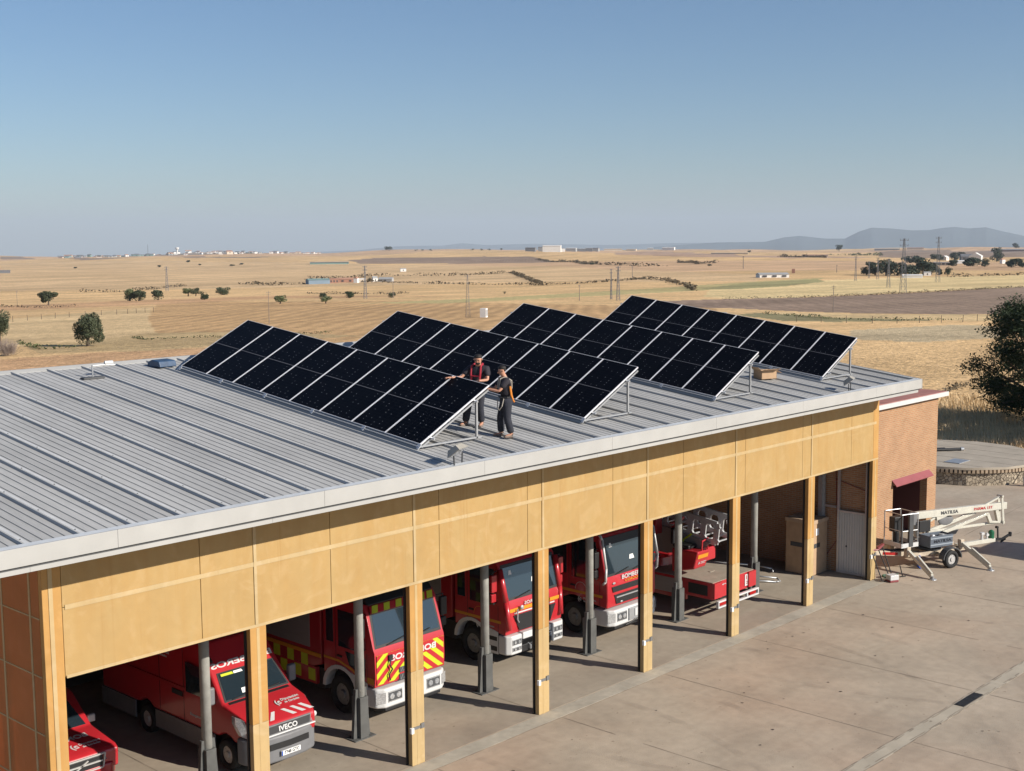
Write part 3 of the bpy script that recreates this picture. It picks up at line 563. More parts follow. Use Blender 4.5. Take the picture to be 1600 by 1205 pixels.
barn('brick_tower', 'small dark red brick block behind the flat grey shed', 'hut', (704, 408), 5, 6, 4, 0.398, 'brick', 'tile', 0, 0.2, 0)
barn('farm_wall_building', 'long low pinkish farm building under the dark treeline', 'building', (1776, 1015), 40, 3, 5, 0.98, 'cream', 'tile', 0, 0.2, 4)
barn('long_shed', 'long white roofed shed in front of the dark grove', 'shed', (651, 303), 30, 4, 14, 0.347, 'white', 'white', 0.1, 0.1, 0)
barn('small_house', 'small white cottage among the grove trees', 'house', (700, 318), 11, 5, 5, 0.366, 'white', 'grey', 0.2, 0.3, 1)
barn('white_barn', 'big white gabled barn right of the grey roofed barn', 'barn', (1600, 676), 22, 9, 18, 0.805, 'white', 'white', 1.45, 0.28, 1)
barn('grey_barn', 'grey roofed barn left of the white gabled barn', 'barn', (1644, 713), 22, 6, 14, 0.833, 'slate', 'slate', 0.2, 0.3, 2)
barn('small_barn', 'small white barn left of the grey roofed barn', 'barn', (1613, 727), 11, 5, 8, 0.827, 'white', 'white', 1.2, 0.3, 1)
barn('low_building', 'long low cream building in front of the farm trees', 'building', (1155, 520), 30, 5, 7, 0.595, 'cream', 'grey', 0, 0.1, 5)
barn('flat_shed', 'flat white roofed shed among the farm trees', 'shed', (1280, 559), 14, 4, 8, 0.652, 'white', 'white', 0.2, 0.15, 0)
barn('small_house', 'tiny white cottage right of the tall dark tree', 'house', (1309, 527), 7, 6, 5, 0.652, 'white', 'tile', 0.9, 0.4, 1)
barn('far_warehouse', 'long grey far warehouse at the right edge under the skyline', 'warehouse', (4064, 1650), 60, 3, 10, 2, 'brick', 'grey', 0, 0.1, 0)
barn('far_warehouse', 'long pale far warehouse on the skyline under the mountain', 'warehouse', (4290, 2186), 38, 3, 8, 2.27, 'grey', 'cream', 0, 0.1, 0)
barn('far_warehouse', 'pale far warehouse at the skyline right of the pylon', 'warehouse', (4261, 2066), 26, 2.6, 6, 2.21, 'cream', 'tile', 0, 0.1, 0)
barn('far_shed', 'long low pale wall of sheds on the slope below the mountain foot', 'shed', (2386, 1576), 58, 1.8, 4, 1.38, 'cream', 'cream', -0.1, 0.1, 0)
barn('teal_greenhouse', 'long dark green netted greenhouse at the left of centre skyline', 'greenhouse', (1087, 1334), 60, 3.0, 12, 0.841, 'teal', 'grey', 0, 0.05, 0)
barn('far_shed', 'dark low shed at the left edge of the far fields', 'shed', (536, 1110), 16, 3.5, 6, 0.571, 'slate', 'slate', 0, 0.2, 0)
# warehouses on the skyline in the middle
HZ = [(2021, 1767), (2583, 2297), (2863, 2474), (2909, 2474), (2939, 2462), (2965, 2453), (2988, 2447), (4281, 3415), (4338, 3365), (4425, 3331), (3882, 2839), (2549, 2307)]
sz = 1.87
for k, (q, wp, hp, wl, rf, lb) in enumerate(zip(HZ, (20, 10, 14, 16, 16, 12, 10, 40, 22, 14, 24, 14), (7, 6, 5, 5, 4, 5, 5, 4, 3.4, 4.6, 5.2, 5), ('white', 'grey', 'white', 'grey', 'slate', 'slate', 'grey', 'cream', 'cream', 'grey', 'white', 'slate'), ('white', 'slate', 'grey', 'white', 'grey', 'grey', 'slate', 'cream', 'cream', 'white', 'white', 'slate'),
     ('tall white block, highest of the skyline warehouses', 'grey block left of the tall white skyline block', 'white skyline block right of the tall one', 'grey skyline shed with a white roof', 'low dark grey skyline shed, fifth from the left', 'dark grey skyline shed left of the last dark one', 'last dark grey skyline shed before the long cream one', 'long cream skyline warehouse, longest of the row', 'low cream skyline warehouse right of the longest', 'small white and grey skyline block', 'white skyline warehouse, rightmost of the row', 'dark skyline block at the left end of the warehouse row'))):
    barn('skyline_warehouse', lb, 'warehouse', q, wp, hp, 8, sz, wl, rf, rnd.uniform(-.3, .3), 0.08, 0, 'warehouses on the middle skyline')
# the town on the left skyline
TB = (2725, 4029); st = 2.32; tx, ty = TB
va = math.atan2(ty-CAMP.y, tx-CAMP.x); pe = (math.sin(va), -math.cos(va)); vd = (math.cos(va), math.sin(va))
protos = []
for wl, rf in (('white', 'tile'), ('cream', 'tile'), ('white', 'slate'), ('grey', 'slate'), ('teal', 'slate')):
    t = barn('town_house', '', 'house', TB, 5, 3.2, 4, st, wl, rf, 0, 0.3, 1); protos.append(t)
GL = ('white house with a tile roof in the far town on the left skyline', 'cream house with a tile roof in the far town on the left skyline', 'white house with a dark roof in the far town on the left skyline', 'grey house with a dark roof in the far town on the left skyline', 'greenish shed in the far town on the left skyline')
used = set(); rt = random.Random(21)
for i in range(190):
    px = rt.uniform(-235, 165); dd = rt.uniform(-200, 500); k = rt.choice((0, 0, 1, 2, 2, 3)) if px > -60 else rt.choice((3, 4, 3, 4, 0, 1))
    if k in used: c = copy_tree(protos[k])
    else: c = protos[k]; used.add(k)
    x = tx+pe[0]*px*st+vd[0]*dd; y = ty+pe[1]*px*st+vd[1]*dd
    up = max(0.0, 1-abs(px+10)/150)*2.2*st if px > -150 else 0
    c.location = (x, y, float(hgt(x, y))+up*rt.uniform(0.2, 1)); c.rotation_euler.z = va-math.pi/2+rt.uniform(-.6, .6); s = rt.uniform(0.7, 1.35); c.scale = (s*rt.uniform(.8, 1.9), s, s*rt.uniform(.5, .85))
    c['label'] = GL[k]; c['group'] = 'houses of the far town, '+('white', 'cream', 'dark roofed', 'grey', 'greenish')[k]
# ridge under the town so that its houses stand on rising ground
b = MB(); n_ = 24
for i in range(n_):
    a0 = -170+340*i/n_; a1 = -170+340*(i+1)/n_
    def pt(a, dd, lift): x = tx+pe[0]*a*st+vd[0]*dd; y = ty+pe[1]*a*st+vd[1]*dd; return (x, y, float(hgt(x, y))+lift*max(0.0, 1-abs(a+10)/155)*2.3*st-0.5)
    b.add([pt(a0, -420, 0), pt(a1, -420, 0), pt(a1, 60, 1), pt(a0, 60, 1), pt(a1, 900, 1), pt(a0, 900, 1)], [(0, 1, 2, 3), (3, 2, 4, 5)])
struct(b.build('town_hill', pm('far_soil', (0.30, 0.22, 0.15), 0.95, 0, 0.3, 0.01), smooth=True))
# water tower, mast
def at_px(dx, dd=0): return (tx+pe[0]*dx*st+vd[0]*dd, ty+pe[1]*dx*st+vd[1]*dd)
x, y = at_px(-51); t = thing('water_tower', 'white mushroom shaped water tower above the far town', 'water tower', (x, y, float(hgt(x, y))+2*st)); b = MB(); b.cyl((0, 0, 0), (0, 0, 8*st), 1.0*st, 1.1*st, 16); b.build('stem', FM['white'], t); b = MB(); b.cyl((0, 0, 7*st), (0, 0, 9*st), 1.6*st, 3.0*st, 16); b.cyl((0, 0, 9*st), (0, 0, 10.5*st), 3.0*st, 2.8*st, 16); b.build('tank', FM['white'], t)
x, y = at_px(-95); b = MB(); b.cyl((0, 0, 0), (0, 0, 19*st), 0.3*st, 0.15*st, 4)
for k in range(9): b.box(-.5*st, .5*st, -.1*st, .1*st, (2+k*1.8)*st, (2.25+k*1.8)*st)
tag(b.build('radio_mast', FM['dark'], None, (x, y, float(hgt(x, y)))), 'tall thin radio mast on the far left skyline', 'mast')
# trees of the town
for i in range(60):
    px = rt.uniform(-230, 165); x, y = at_px(px, rt.uniform(-150, 300)); tree(x, y, rt.uniform(2, 3.6)*st, rt.uniform(4, 10)*st, 'small dark tree among the houses of the far town', M_FAR, 60, 0.7*st, 200+i, name='town_tree', group='trees among the houses of the far town', low=-.1, trunk=.05)
for i, (q, wp) in enumerate([((3043, 3282), 9), ((2570, 2709), 6), ((2607, 2579), 9), ((2624, 2560), 7), ((2643, 2547), 7), ((2704, 2559), 7), ((3045, 3252), 8)]):
    tree(q[0], q[1], 3.2*sz, wp*sz, ('low wide tree on the skyline, first right of the single tall one', 'small skyline tree, third right of the single tall one', 'skyline tree at the left end of the middle row of four', 'skyline tree, second of the middle row of four', 'skyline tree, third of the middle row of four', 'skyline tree, last of the middle row of four, nearest the warehouses', 'low skyline tree, second right of the single tall one')[i], M_FAR, 120, 0.8*sz, 300+i, name='skyline_tree', low=-.1, trunk=.08)

# mountains
M_MTN = pm('haze_blue_scrub', (0.075, 0.10, 0.11), 0.95, 0, 0.3, 0.0012)  # blue of the distant haze mixed into the scrub colour
def ridge(name, D, prof):
    b = MB(); F = 2045.545
    pts = []
    for px, py in prof:
        d = fw+rr*((px-800)/F)-uu*((py-602.5)/F); hd = math.hypot(d.x, d.y); pts.append((CAMP.x+d.x/hd*D, CAMP.y+d.y/hd*D, CAMP.z+d.z/hd*D, d.x/hd, d.y/hd))
    fine = []
    rm = random.Random(5)
    for a, c in zip(pts[:-1], pts[1:]):
        for k in range(6): t = k/6; fine.append(tuple(a[i]+(c[i]-a[i])*t for i in range(5)))
    fine.append(pts[-1]); vs = []; K = (-0.28, -0.17, -0.08, 0, 0.12, 0.3); Hh = (0, 0.45, 0.8, 1, 0.7, 0)
    for i, (x, y, z, ux, uy) in enumerate(fine):
        base = -620.0
        for k, h in zip(K, Hh):
            j = rm.uniform(-.008, .008) if 0 < h < 1 else 0; vs.append((x+ux*D*k*0.5, y+uy*D*k*0.5, base+(z-base)*max(0, h+j)))
    m = len(K); fs = [(i*m+k, (i+1)*m+k, (i+1)*m+k+1, i*m+k+1) for i in range(len(fine)-1) for k in range(m-1)]
    b.add(vs, fs); struct(b.build(name, M_MTN, smooth=True))
ridge('mountain', 20000, [(1020,386), (1120,379), (1195,378), (1225,371), (1250,368.7), (1290,373), (1320,373), (1342,362), (1362,355.8), (1390,357), (1425,360), (1452,359.5), (1475,356), (1491,354.7), (1515,357), (1540,355.2), (1560,360), (1600,368.7), (1660,371), (1740,380)])
ridge('far_mountain', 30000, [(440,396), (560,391), (620,385), (660,384), (690,384), (722,380), (760,383), (830,381), (960,383), (1040,380), (1150,379), (1240,386)])

# ---------------------------------------------------------------- pylons and poles
def pylon(p, h, wd, label, arms=2, seed=0, group=None, thick=None):
    t = thing('electricity_pylon', label, 'pylon', (p[0], p[1], float(hgt(*p))), math.atan2(p[1]-CAMP.y, p[0]-CAMP.x)-math.pi/2+0.3, group); b = MB(); k = (thick or wd*0.05)*0.42
    tw = wd*0.18; nseg = 8
    def cor(z): w_ = wd/2*(1-z/h)+tw/2*(z/h); return [Vector((-w_, -w_, z)), Vector((w_, -w_, z)), Vector((w_, w_, z)), Vector((-w_, w_, z))]
    for i in range(nseg):
        a, c = cor(h*i/nseg), cor(h*(i+1)/nseg)
        for j in range(4): b.bar(a[j], c[j], k*1.5, k*1.5); b.bar(a[j], c[(j+1) % 4], k*0.8, k*0.8); b.bar(c[j], c[(j+1) % 4], k*0.8, k*0.8)
    b.build('lattice', M_PYL, t); b = MB()
    for i in range(arms):
        z = h*(0.97-0.1*i); b.bar((-wd*0.75, 0, z), (wd*0.75, 0, z), k*1.6, k*1.6); b.bar((-wd*0.75, 0, z), (0, 0, z+h*0.04), k, k); b.bar((wd*0.75, 0, z), (0, 0, z+h*0.04), k, k)
        for s in (-1, 0, 1): b.cyl((s*wd*0.7, 0, z), (s*wd*0.7, 0, z+h*0.035), k*0.9, k*0.9, 5)
    b.build('crossarm', M_PYL, t); return t
M_PYL = pm('pylon_steel', (0.16, 0.16, 0.17), 0.7, 0.2, 0.1, 1)
for p, s, hp, wp, lb in (((386.2, 176.4), 0.209, 84, 9, 'tallest lattice pylon, standing on the edge of the ploughed field'), ((566, 249), 0.296, 70, 6, 'tall lattice pylon right of the dark grove'), ((455.6, 217.1), 0.249, 44, 5, 'lattice pylon with a wide foot left of the tallest one'),
      ((606, 300), 0.327, 34, 3.5, 'slim pylon in front of the left part of the grove'), ((629, 317), 0.341, 26, 2.5, 'thin pylon at the left end of the grove'), ((572, 294), 0.313, 38, 2.8, 'slim pylon left of the grove, on the pale field'),
      ((322, 508), 0.295, 38, 4, 'lattice pylon behind the broad green bush on the left'), ((270.1, 307.5), 0.21, 51, 4.5, 'lattice pylon rising past the farm cluster'), ((284.0, 212.9), 0.184, 53, 5, 'thicker of the two lattice poles behind the third array'), ((292.4, 222.2), 0.19, 47, 2.6, 'thinner of the two lattice poles behind the third array')):
    pylon(p, hp*s, wp*s, lb, 2, thick=0.14 if hp < 60 else 0.15)
def pole(p, h, label, r=0.13, arm=True):
    t = thing('power_pole', label, 'pole', (p[0], p[1], float(hgt(*p))), math.atan2(p[1]-CAMP.y, p[0]-CAMP.x)-math.pi/2+0.2); b = MB(); b.cyl((0, 0, -0.5), (0, 0, h), r, r*0.6, 8); b.build('post', M_PYL2, t)
    if arm: b = MB(); b.bar((-h*0.07, 0, h*0.95), (h*0.07, 0, h*0.95), r, r); b.bar((-h*0.06, 0, h*0.88), (h*0.06, 0, h*0.88), r*0.7, r*0.7); b.build('crossarm', M_PYL2, t)
    return t
M_PYL2 = pm('weathered_pole', (0.22, 0.18, 0.15), 0.8, 0, 0.15, 1)
pole((241.2, 120.1), 42*0.137, 'thin pole with a small crossarm in front of the ploughed field', 0.09)
pole((135.4, 177.4), 50*0.119, 'thin pole right behind the top corner of the foremost array', 0.07)
pole((278.4, 303.1), 27*0.212, 'thin pole in front of the loose dark bush', 0.12)
pole((279.0, 223.2), 25*0.185, 'short faint pole left of the lattice poles', 0.12)
pole((543, 409), 20*0.341, 'faint pole above the rightmost array top', 0.2)
pole((815, 517), 20*0.473, 'faint far pole above the middle of the rightmost array', 0.35)
pole((729, 392), 12*0.401, 'tiny faint pole on the pale field left of the pylons', 0.25)
pole((178.8, 364.3), 25*0.197, 'thin pole at the left edge, above the green tree', 0.08)
c_ = (175.6, 160.9); s_ = 0.128
t = thing('transformer_cabinet', 'white transformer cabinet at the foot of a thin lattice pole', 'cabinet', (c_[0], c_[1], float(hgt(*c_))), 0.5); b = MB(); b.box(-.75, .75, -.6, .6, 0, 14*s_); b.build('housing', FM['white'], t); b = MB(); b.box(-.62, .62, -.63, -.6, 0.3, 12*s_); b.build('door', FM['grey'], t)
pylon((c_[0]-1.5, c_[1]+3), 66*s_, 0.8, 'thin lattice pole above the white transformer cabinet', 1, thick=0.05)
# fence posts
def fence(pts, n, h, label):
    t = thing('wire_fence', label, 'fence', (pts[0][0], pts[0][1], float(hgt(*pts[0])))); rf = random.Random(9); o_ = Vector(t.location); tops = []
    for i in range(n):
        u = i/(n-1)*(len(pts)-1); k = min(int(u), len(pts)-2); f = u-k; x = pts[k][0]+(pts[k+1][0]-pts[k][0])*f; y = pts[k][1]+(pts[k+1][1]-pts[k][1])*f; z = float(hgt(x, y))
        b = MB(); q = Vector((x, y, z))-o_; tp = q+Vector((rf.uniform(-.08, .08), rf.uniform(-.08, .08), h)); b.cyl(q-Vector((0, 0, .2)), tp, 0.06, 0.05, 6); b.build('post', M_BARK, t); tops.append(tp)
    b = MB()
    for a, c in zip(tops[:-1], tops[1:]): b.cyl(a, c, 0.008, 0.008, 3)
    b.build('wire', M_PYL, t)
fence([(191.6, 99.4), (194.9, 83.4), (212.3, 77.0), (231.7, 78.2)], 12, 1.25, 'line of thin posts behind the rightmost array, along the olive green scrub')
fence([(116.5, 240.1), (135.7, 254.8), (154.0, 261.2), (165.5, 265.7)], 12, 1.2, 'line of thin posts above the large holm oak')

# dry grass beyond the tank and tank itself
M_STRAW = pm('straw', (0.70, 0.54, 0.33), 0.85, 0, 0.25, 1.0)
def grass():
    rg = random.Random(3); vs = []; fs = []
    for i in range(26000):
        x = rg.uniform(49, 84); y = rg.uniform(2, 30)
        if (x-52.7)**2+(y-7.3)**2 < 21.5: continue
        if x < 57 and y < 4+(57-x)*0.9: continue
        z = float(hgt(x, y)) if i % 7 == 0 or True else 0; h = rg.uniform(0.2, 0.65)*(1.0 if y < 19 else 0.5); a = rg.uniform(0, 6.28); w_ = rg.uniform(0.012, 0.03); lx = -h*rg.uniform(0.1, 0.7); ly = h*rg.uniform(-.3, .3)
        o = len(vs); dx, dy = math.cos(a)*w_, math.sin(a)*w_
        vs += [(x-dx, y-dy, z), (x+dx, y+dy, z), (x+lx*0.4+dx*.7, y+ly*0.4+dy*.7, z+h*0.6), (x+lx*0.4-dx*.7, y+ly*0.4-dy*.7, z+h*0.6), (x+lx, y+ly, z+h)]; fs += [(o, o+1, o+2, o+3), (o+3, o+2, o+4)]
    me = bpy.data.meshes.new('g'); me.from_pydata(vs, [], fs); me.materials.append(M_STRAW); o = bpy.data.objects.new('dry_grass', me); COL.objects.link(o); tag(o, 'tall dry straw coloured grass under and before the big dark tree', 'grass', kind='stuff')
grass()
tree(65.3, 3.6, 8.5, 9, 'broad tree added out of sight past the right edge of the picture to shade the dry grass', M_OAKD, 6000, 0.35, 501, name='offframe_shade_tree', lobes=12)  # unseen trees put in off-frame so their shadows reach the dry grass
tree(71.5, 0.5, 9, 9, 'second broad tree added out of sight past the right edge of the picture for its shade, farther off', M_OAKD, 6000, 0.35, 502, name='offframe_shade_tree', lobes=12)


# ================================================================ FIRE STATION
W = 4.385; HL = 4.324; NB = 7; SL = 0.12336; ZR0 = 7.315; ZF = ZR0+SL*-1.403+0.052   # bay, lintel height, roof slope, roof height over the facade
EY = -1.403; RB = 11.32; RXL, RXR = -2.4, 30.86
def zr(y): return ZR0+SL*y
st_ = thing('fire_station', 'long fire station with golden sheet front, seven open bays and grey metal roof', 'building', (0, 0, 0))
# facade sheets: one part per sheet, thin gaps between
SEAM = 5.61; ZT = 6.80
xs = [-0.05, 2.86, 6.11, 9.33, 12.37, 15.76, 18.97, 22.17, 25.5, 28.68, 30.225]
for i, (a, c) in enumerate(zip(xs[:-1], xs[1:])):
    for z0_, z1_ in ((HL, SEAM), (SEAM, ZT)):
        b = MB(); b.box(a+0.006, c-0.006, 0.0, 0.05, z0_+0.006, z1_-0.006); b.build('facade_sheet', M_GOLD, st_, bevel=0.006)
b = MB(); b.box(-0.05, 30.6, 0.05, 0.30, HL, ZT); b.build('lintel_beam', M_DGREY, st_)
b = MB(); b.box(-0.02, 30.6, -0.012, 0.30, HL-0.03, HL+0.03); b.build('lintel_edge', M_GOLDL, st_)
b = MB(); b.box(0.0, 30.4, -0.014, 0.0, SEAM-0.045, SEAM+0.045); b.build('cover_strip', M_GOLDL, st_)
for x in (4.15, 8.54, 12.93, 17.28, 21.65, 26.06):
    wd = 0.07
    b = MB(); b.box(x-wd/2, x+wd/2, -0.02, 0.0, HL+0.03, ZT-0.01); b.build('cover_strip', M_GOLDL, st_)
# columns: clad box, faded lower sheet, black guide rails on the left side
for k in range(1, 8):
    xr = k*W if k < 7 else 30.60; wd = 0.40 if k < 7 else 0.37
    b = MB(); b.box(xr-wd, xr, 0.0, 0.13, 2.25, HL-0.03 if k < 7 else 6.79); o = b.build('column_cladding', M_GOLDP, st_, bevel=0.01)
    b = MB(); b.box(xr-wd, xr, 0.0, 0.13, 0, 2.235); o = b.build('lower_column_sheet', M_GOLDF, st_, bevel=0.01)
    b = MB(); b.box(xr-wd+0.002, xr-0.002, -0.006, 0.1, 2.235, 2.25); b.build('column_seam', M_GOLDL, st_)
    b = MB(); b.box(xr-wd+0.004, xr-0.03, 0.13, 0.165, 0, HL-0.03); b.box(xr-wd-0.035, xr-wd, 0.145, 0.185, 0, HL-0.03); b.build('guide_rail', M_BLK, st_)
    b = MB(); b.box(xr-wd*0.60, xr-wd*0.42, -0.004, 0.01, 0.0, HL-0.05); b.build('column_strip', M_GOLDF, st_)
    b = MB(); b.box(xr-wd-0.05, xr-wd+0.03, -0.05, 0.02, 0.80, 0.93); b.build('photocell', M_PAPER, st_)
    b = MB(); b.box(xr-wd+0.03, xr-0.05, -0.012, 0.0, 0.86, 0.93); b.box(xr-0.13, xr-0.03, -0.03, 0.0, 0.85, 0.97); b.build('sensor_bracket', M_RIM, st_)
# corner pier
b = MB(); b.box(-0.42, -0.05, 0.0, 0.13, 0, ZT); b.build('corner_pier', M_GOLDP, st_, bevel=0.01)
b = MB(); b.box(-0.30, -0.22, -0.012, 0.0, 0, ZT-0.01); b.build('corner_strip', M_GOLDL, st_)
b = MB(); b.box(-0.39, -0.06, 0.13, 0.3, 0, HL); b.build('guide_rail', M_BLK, st_)
# left wall: thin translucent sheets with pale joints
ys = [0.13]+[0.47+1.1*j for j in range(11)]
for y0_, y1_ in zip(ys[:-1], ys[1:]):
    for za, zb in ((0.05, 1.13), (1.13, 2.21), (2.21, 3.29), (3.29, 4.37), (4.37, 5.45), (5.45, 6.53), (6.53, 7.2)):
        b = MB(); b.box(-0.42, -0.405, y0_+.005, min(y1_, 11.2)-.005, za+0.006, zb-0.006); b.build('side_sheet', M_GOLDT, st_)
    b = MB(); b.box(-0.432, -0.40, y1_-0.03, y1_+0.03, 0, 7.2); b.build('side_joint', M_GOLDL, st_)
b = MB()
for z in (1.13, 2.21, 3.29, 4.37, 5.45, 6.53): b.box(-0.428, -0.402, 0.13, 11.2, z-0.013, z+0.013)
b.build('side_joint', M_GOLDL, st_)
b = MB(); b.box(-0.40, -0.30, 1.35, 1.5, 0, 7); b.box(-0.40, -0.30, 5.7, 5.85, 0, 7); b.build('side_frame', M_GALV, st_)
# inside shell
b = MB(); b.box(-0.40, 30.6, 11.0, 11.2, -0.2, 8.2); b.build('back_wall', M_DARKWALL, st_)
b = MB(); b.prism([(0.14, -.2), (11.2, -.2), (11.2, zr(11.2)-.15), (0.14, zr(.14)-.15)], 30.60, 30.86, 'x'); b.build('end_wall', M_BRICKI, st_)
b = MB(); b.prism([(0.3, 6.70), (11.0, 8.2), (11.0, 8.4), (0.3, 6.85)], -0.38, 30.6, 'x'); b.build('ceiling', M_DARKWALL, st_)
b = MB(); b.box(-0.38, 30.6, 2.2, 2.5, 6.1, 6.75)
for k in range(1, 7): b.box(k*W-0.3, k*W-0.1, 0.3, 11, 6.0, 6.5)
b.build('roof_beam', M_DGREY, st_)
# inner round posts on wide feet
for k in range(1, 7):
    x = k*W-0.02; y = 2.28
    b = MB(); b.cyl((x, y, 0), (x, y, 6.1), 0.115, 0.115, 20); o = b.build('inner_post', M_CONCP, st_, smooth=True)
    f = MB(); f.prism([(x-0.27, 0), (x+0.27, 0), (x+0.17, 1.25), (x-0.17, 1.25)], y-0.05, y+0.05, 'y'); f.box(x-0.13, x+0.13, y-0.16, y+0.16, 0.005, 1.05); f.box(x-.34, x+.34, y-.2, y+.2, 0.004, 0.03); f.build('post_foot', pm('post_steel', (0.085, 0.085, 0.08), .7, 0, .2, 4), o, bevel=0.01)
# door in the last bay: frame, ribbed lower panel, upper panes
dr = thing('tmp', '', ''); dr.name = 'folded_door'; dr.parent = st_
b = MB()
for y in (0.33, 1.42): b.box(30.44, 30.52, y-0.04, y+0.04, 0.03, 4.2)
for z in (0.06, 2.28, 4.16): b.box(30.445, 30.515, 0.35, 1.40, z-0.035, z+0.035)
b.build('door_frame', M_ALU, dr)
b = MB(); n = 10
for i in range(n):
    y0_ = 0.38+i*0.10; b.prism([(30.45, y0_), (30.45, y0_+0.06), (30.475, y0_+0.075), (30.475, y0_+0.10), (30.50, y0_+0.10), (30.50, y0_)], 0.1, 2.24, 'z')
b.build('ribbed_panel', M_WPAINT, dr)
b = MB(); b.box(30.435, 30.45, 1.05, 1.10, 1.0, 1.06); b.build('door_handle', M_BLK, dr)
b = MB(); b.box(30.40, 30.46, 1.95, 2.05, 0, 4.3); b.box(30.40, 30.46, 1.50, 1.95, 2.38, 2.46); b.box(30.28, 30.40, 2.0, 2.15, 0.0, 4.3); b.build('door_post', M_GALV, st_)
b = MB(); b.bar((30.57, 1.9, 0.6), (30.57, 1.5, 1.2), 0.02, 0.02); b.bar((30.57, 1.5, 1.2), (30.57, 1.62, 3.9), 0.02, 0.02); b.bar((30.57, 1.62, 3.4), (30.57, 0.4, 3.1), 0.02, 0.02); b.build('wall_cable', M_MAROON, st_)

# ---- roof
rf_ = thing('tmp', '', ''); rf_.name = 'roof'; rf_.parent = st_
b = MB(); b.prism([(EY+0.02, zr(EY)-0.13), (RB, zr(RB)-0.13), (RB, zr(RB)), (EY+0.02, zr(EY)-0.004)], RXL+0.02, RXR-0.02, 'x'); b.build('roof_sheet', M_ROOF, rf_)
# raised ribs every metre, small grooves between
b = MB(); g = MB(); x = 0.70-4
def rib(mb, x, w0, w1, h, y0, y1):
    vs = []
    for y in (y0, y1):
        z = zr(y)+0.001; vs += [(x-w0/2, y, z), (x-w1/2, y, z+h), (x+w1/2, y, z+h), (x+w0/2, y, z)]
    mb.add(vs, [(0, 1, 2, 3), (7, 6, 5, 4), (0, 4, 5, 1), (1, 5, 6, 2), (2, 6, 7, 3)])
while x < RXR-0.15:
    if x > RXL+0.1:
        rib(b, x, 0.075, 0.035, 0.045, EY+0.1, RB-0.05)
    for j in range(1, 5):
        xx = x+j*0.2
        if RXL+0.1 < xx < RXR-0.1: rib(g, xx, 0.011, 0.009, 0.004, EY+0.1, RB-0.05)
    x += 1.0
b.build('roof_rib', M_ROOF, rf_); g.build('roof_groove', pm('groove_grey', (0.18, 0.185, 0.19), .6), rf_)
lit_ = MB(); x = 0.70-4  # lighter strips right of each rib paint in its sunlit side
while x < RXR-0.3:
    if x > RXL+0.1: lit_.prism([(EY+0.12, zr(EY+.12)+0.001), (RB-.06, zr(RB-.06)+0.001), (RB-.06, zr(RB-.06)+0.006), (EY+0.12, zr(EY+.12)+0.006)], x+0.05, x+0.15, 'x')
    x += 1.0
lit_.build('rib_sunlit_strip', pm('sunlit_strip', (0.56, 0.56, 0.55), 0.5, 0.0, 0.1, 3, spec=0.4), rf_)
# a worker's clutter and dirt lines are part of the sheet; screws along each rib
sc_ = MB(); x = 0.70-4
while x < RXR-0.3:
    if x > RXL+0.1:
        y = EY+0.5
        while y < RB: sc_.box(x+0.085, x+0.105, y-.01, y+.01, zr(y)+.005, zr(y)+.016); y += 1.3
    x += 1.0
so_ = sc_.build('roof_screws', M_DGREY, rf_); so_['kind'] = 'stuff'
# eave: gutter flashing, white fascia in lengths, dark gap, lower strip, soffit
b = MB(); b.prism([(EY-0.004, zr(EY)+0.056), (EY+0.15, zr(EY+0.15)+0.056), (EY+0.15, zr(EY+.15)-0.02), (EY-0.004, zr(EY)-0.02)], RXL, RXR, 'x'); b.build('eave_flashing', M_GUTTER, rf_)
xx = [RXL]+[RXL+2.7+4.55*i for i in range(7)]+[RXR]
for a, c in zip(xx[:-1], xx[1:]):
    b = MB(); b.box(a+0.002, c-0.002, EY-0.03, EY+0.01, ZF-0.310, ZF+0.006); b.build('fascia_board', M_WHITE, rf_, bevel=0.004)
b = MB(); b.box(RXL+0.05, RXR-0.05, EY+0.02, EY+0.06, ZF-0.36, ZF-0.30); b.build('fascia_gap', M_DGREY, rf_)
xx = [RXL+0.1]+[RXL+1.1+4.9*i for i in range(6)]+[RXR-0.22]
for a, c in zip(xx[:-1], xx[1:]):
    b = MB(); b.box(a+0.002, c-0.002, EY+0.0, EY+0.06, ZF-0.435, ZF-0.355); b.build('lower_strip', M_WHITE, rf_)
b = MB(); b.box(RXL+0.1, RXR-0.1, EY+0.06, 0.0, ZF-0.42, ZF-0.39); b.build('soffit', M_WHITE, rf_)
b = MB(); b.prism([(EY-0.03, ZF-0.335), (RB, zr(RB)-0.335), (RB, zr(RB)+0.05), (EY-0.03, ZF+0.006)], RXR-0.02, RXR+0.02, 'x'); b.prism([(EY+.2, zr(EY+.2)-.02), (RB, zr(RB)-.02), (RB, zr(RB)+0.05), (EY+.2, zr(EY+.2)+0.05)], RXR-0.22, RXR-0.021, 'x'); b.build('verge_flashing', M_WHITE, rf_)
b = MB(); b.prism([(RB-0.10, zr(RB)-0.0), (RB+0.05, zr(RB)+0.07), (RB+0.12, zr(RB)+0.07), (RB+0.12, zr(RB)-0.3), (RB+0.08, zr(RB)-0.3), (RB-0.1, zr(RB)-0.02)], RXL, RXR+0.02, 'x'); b.build('ridge_flashing', M_WHITE, rf_)

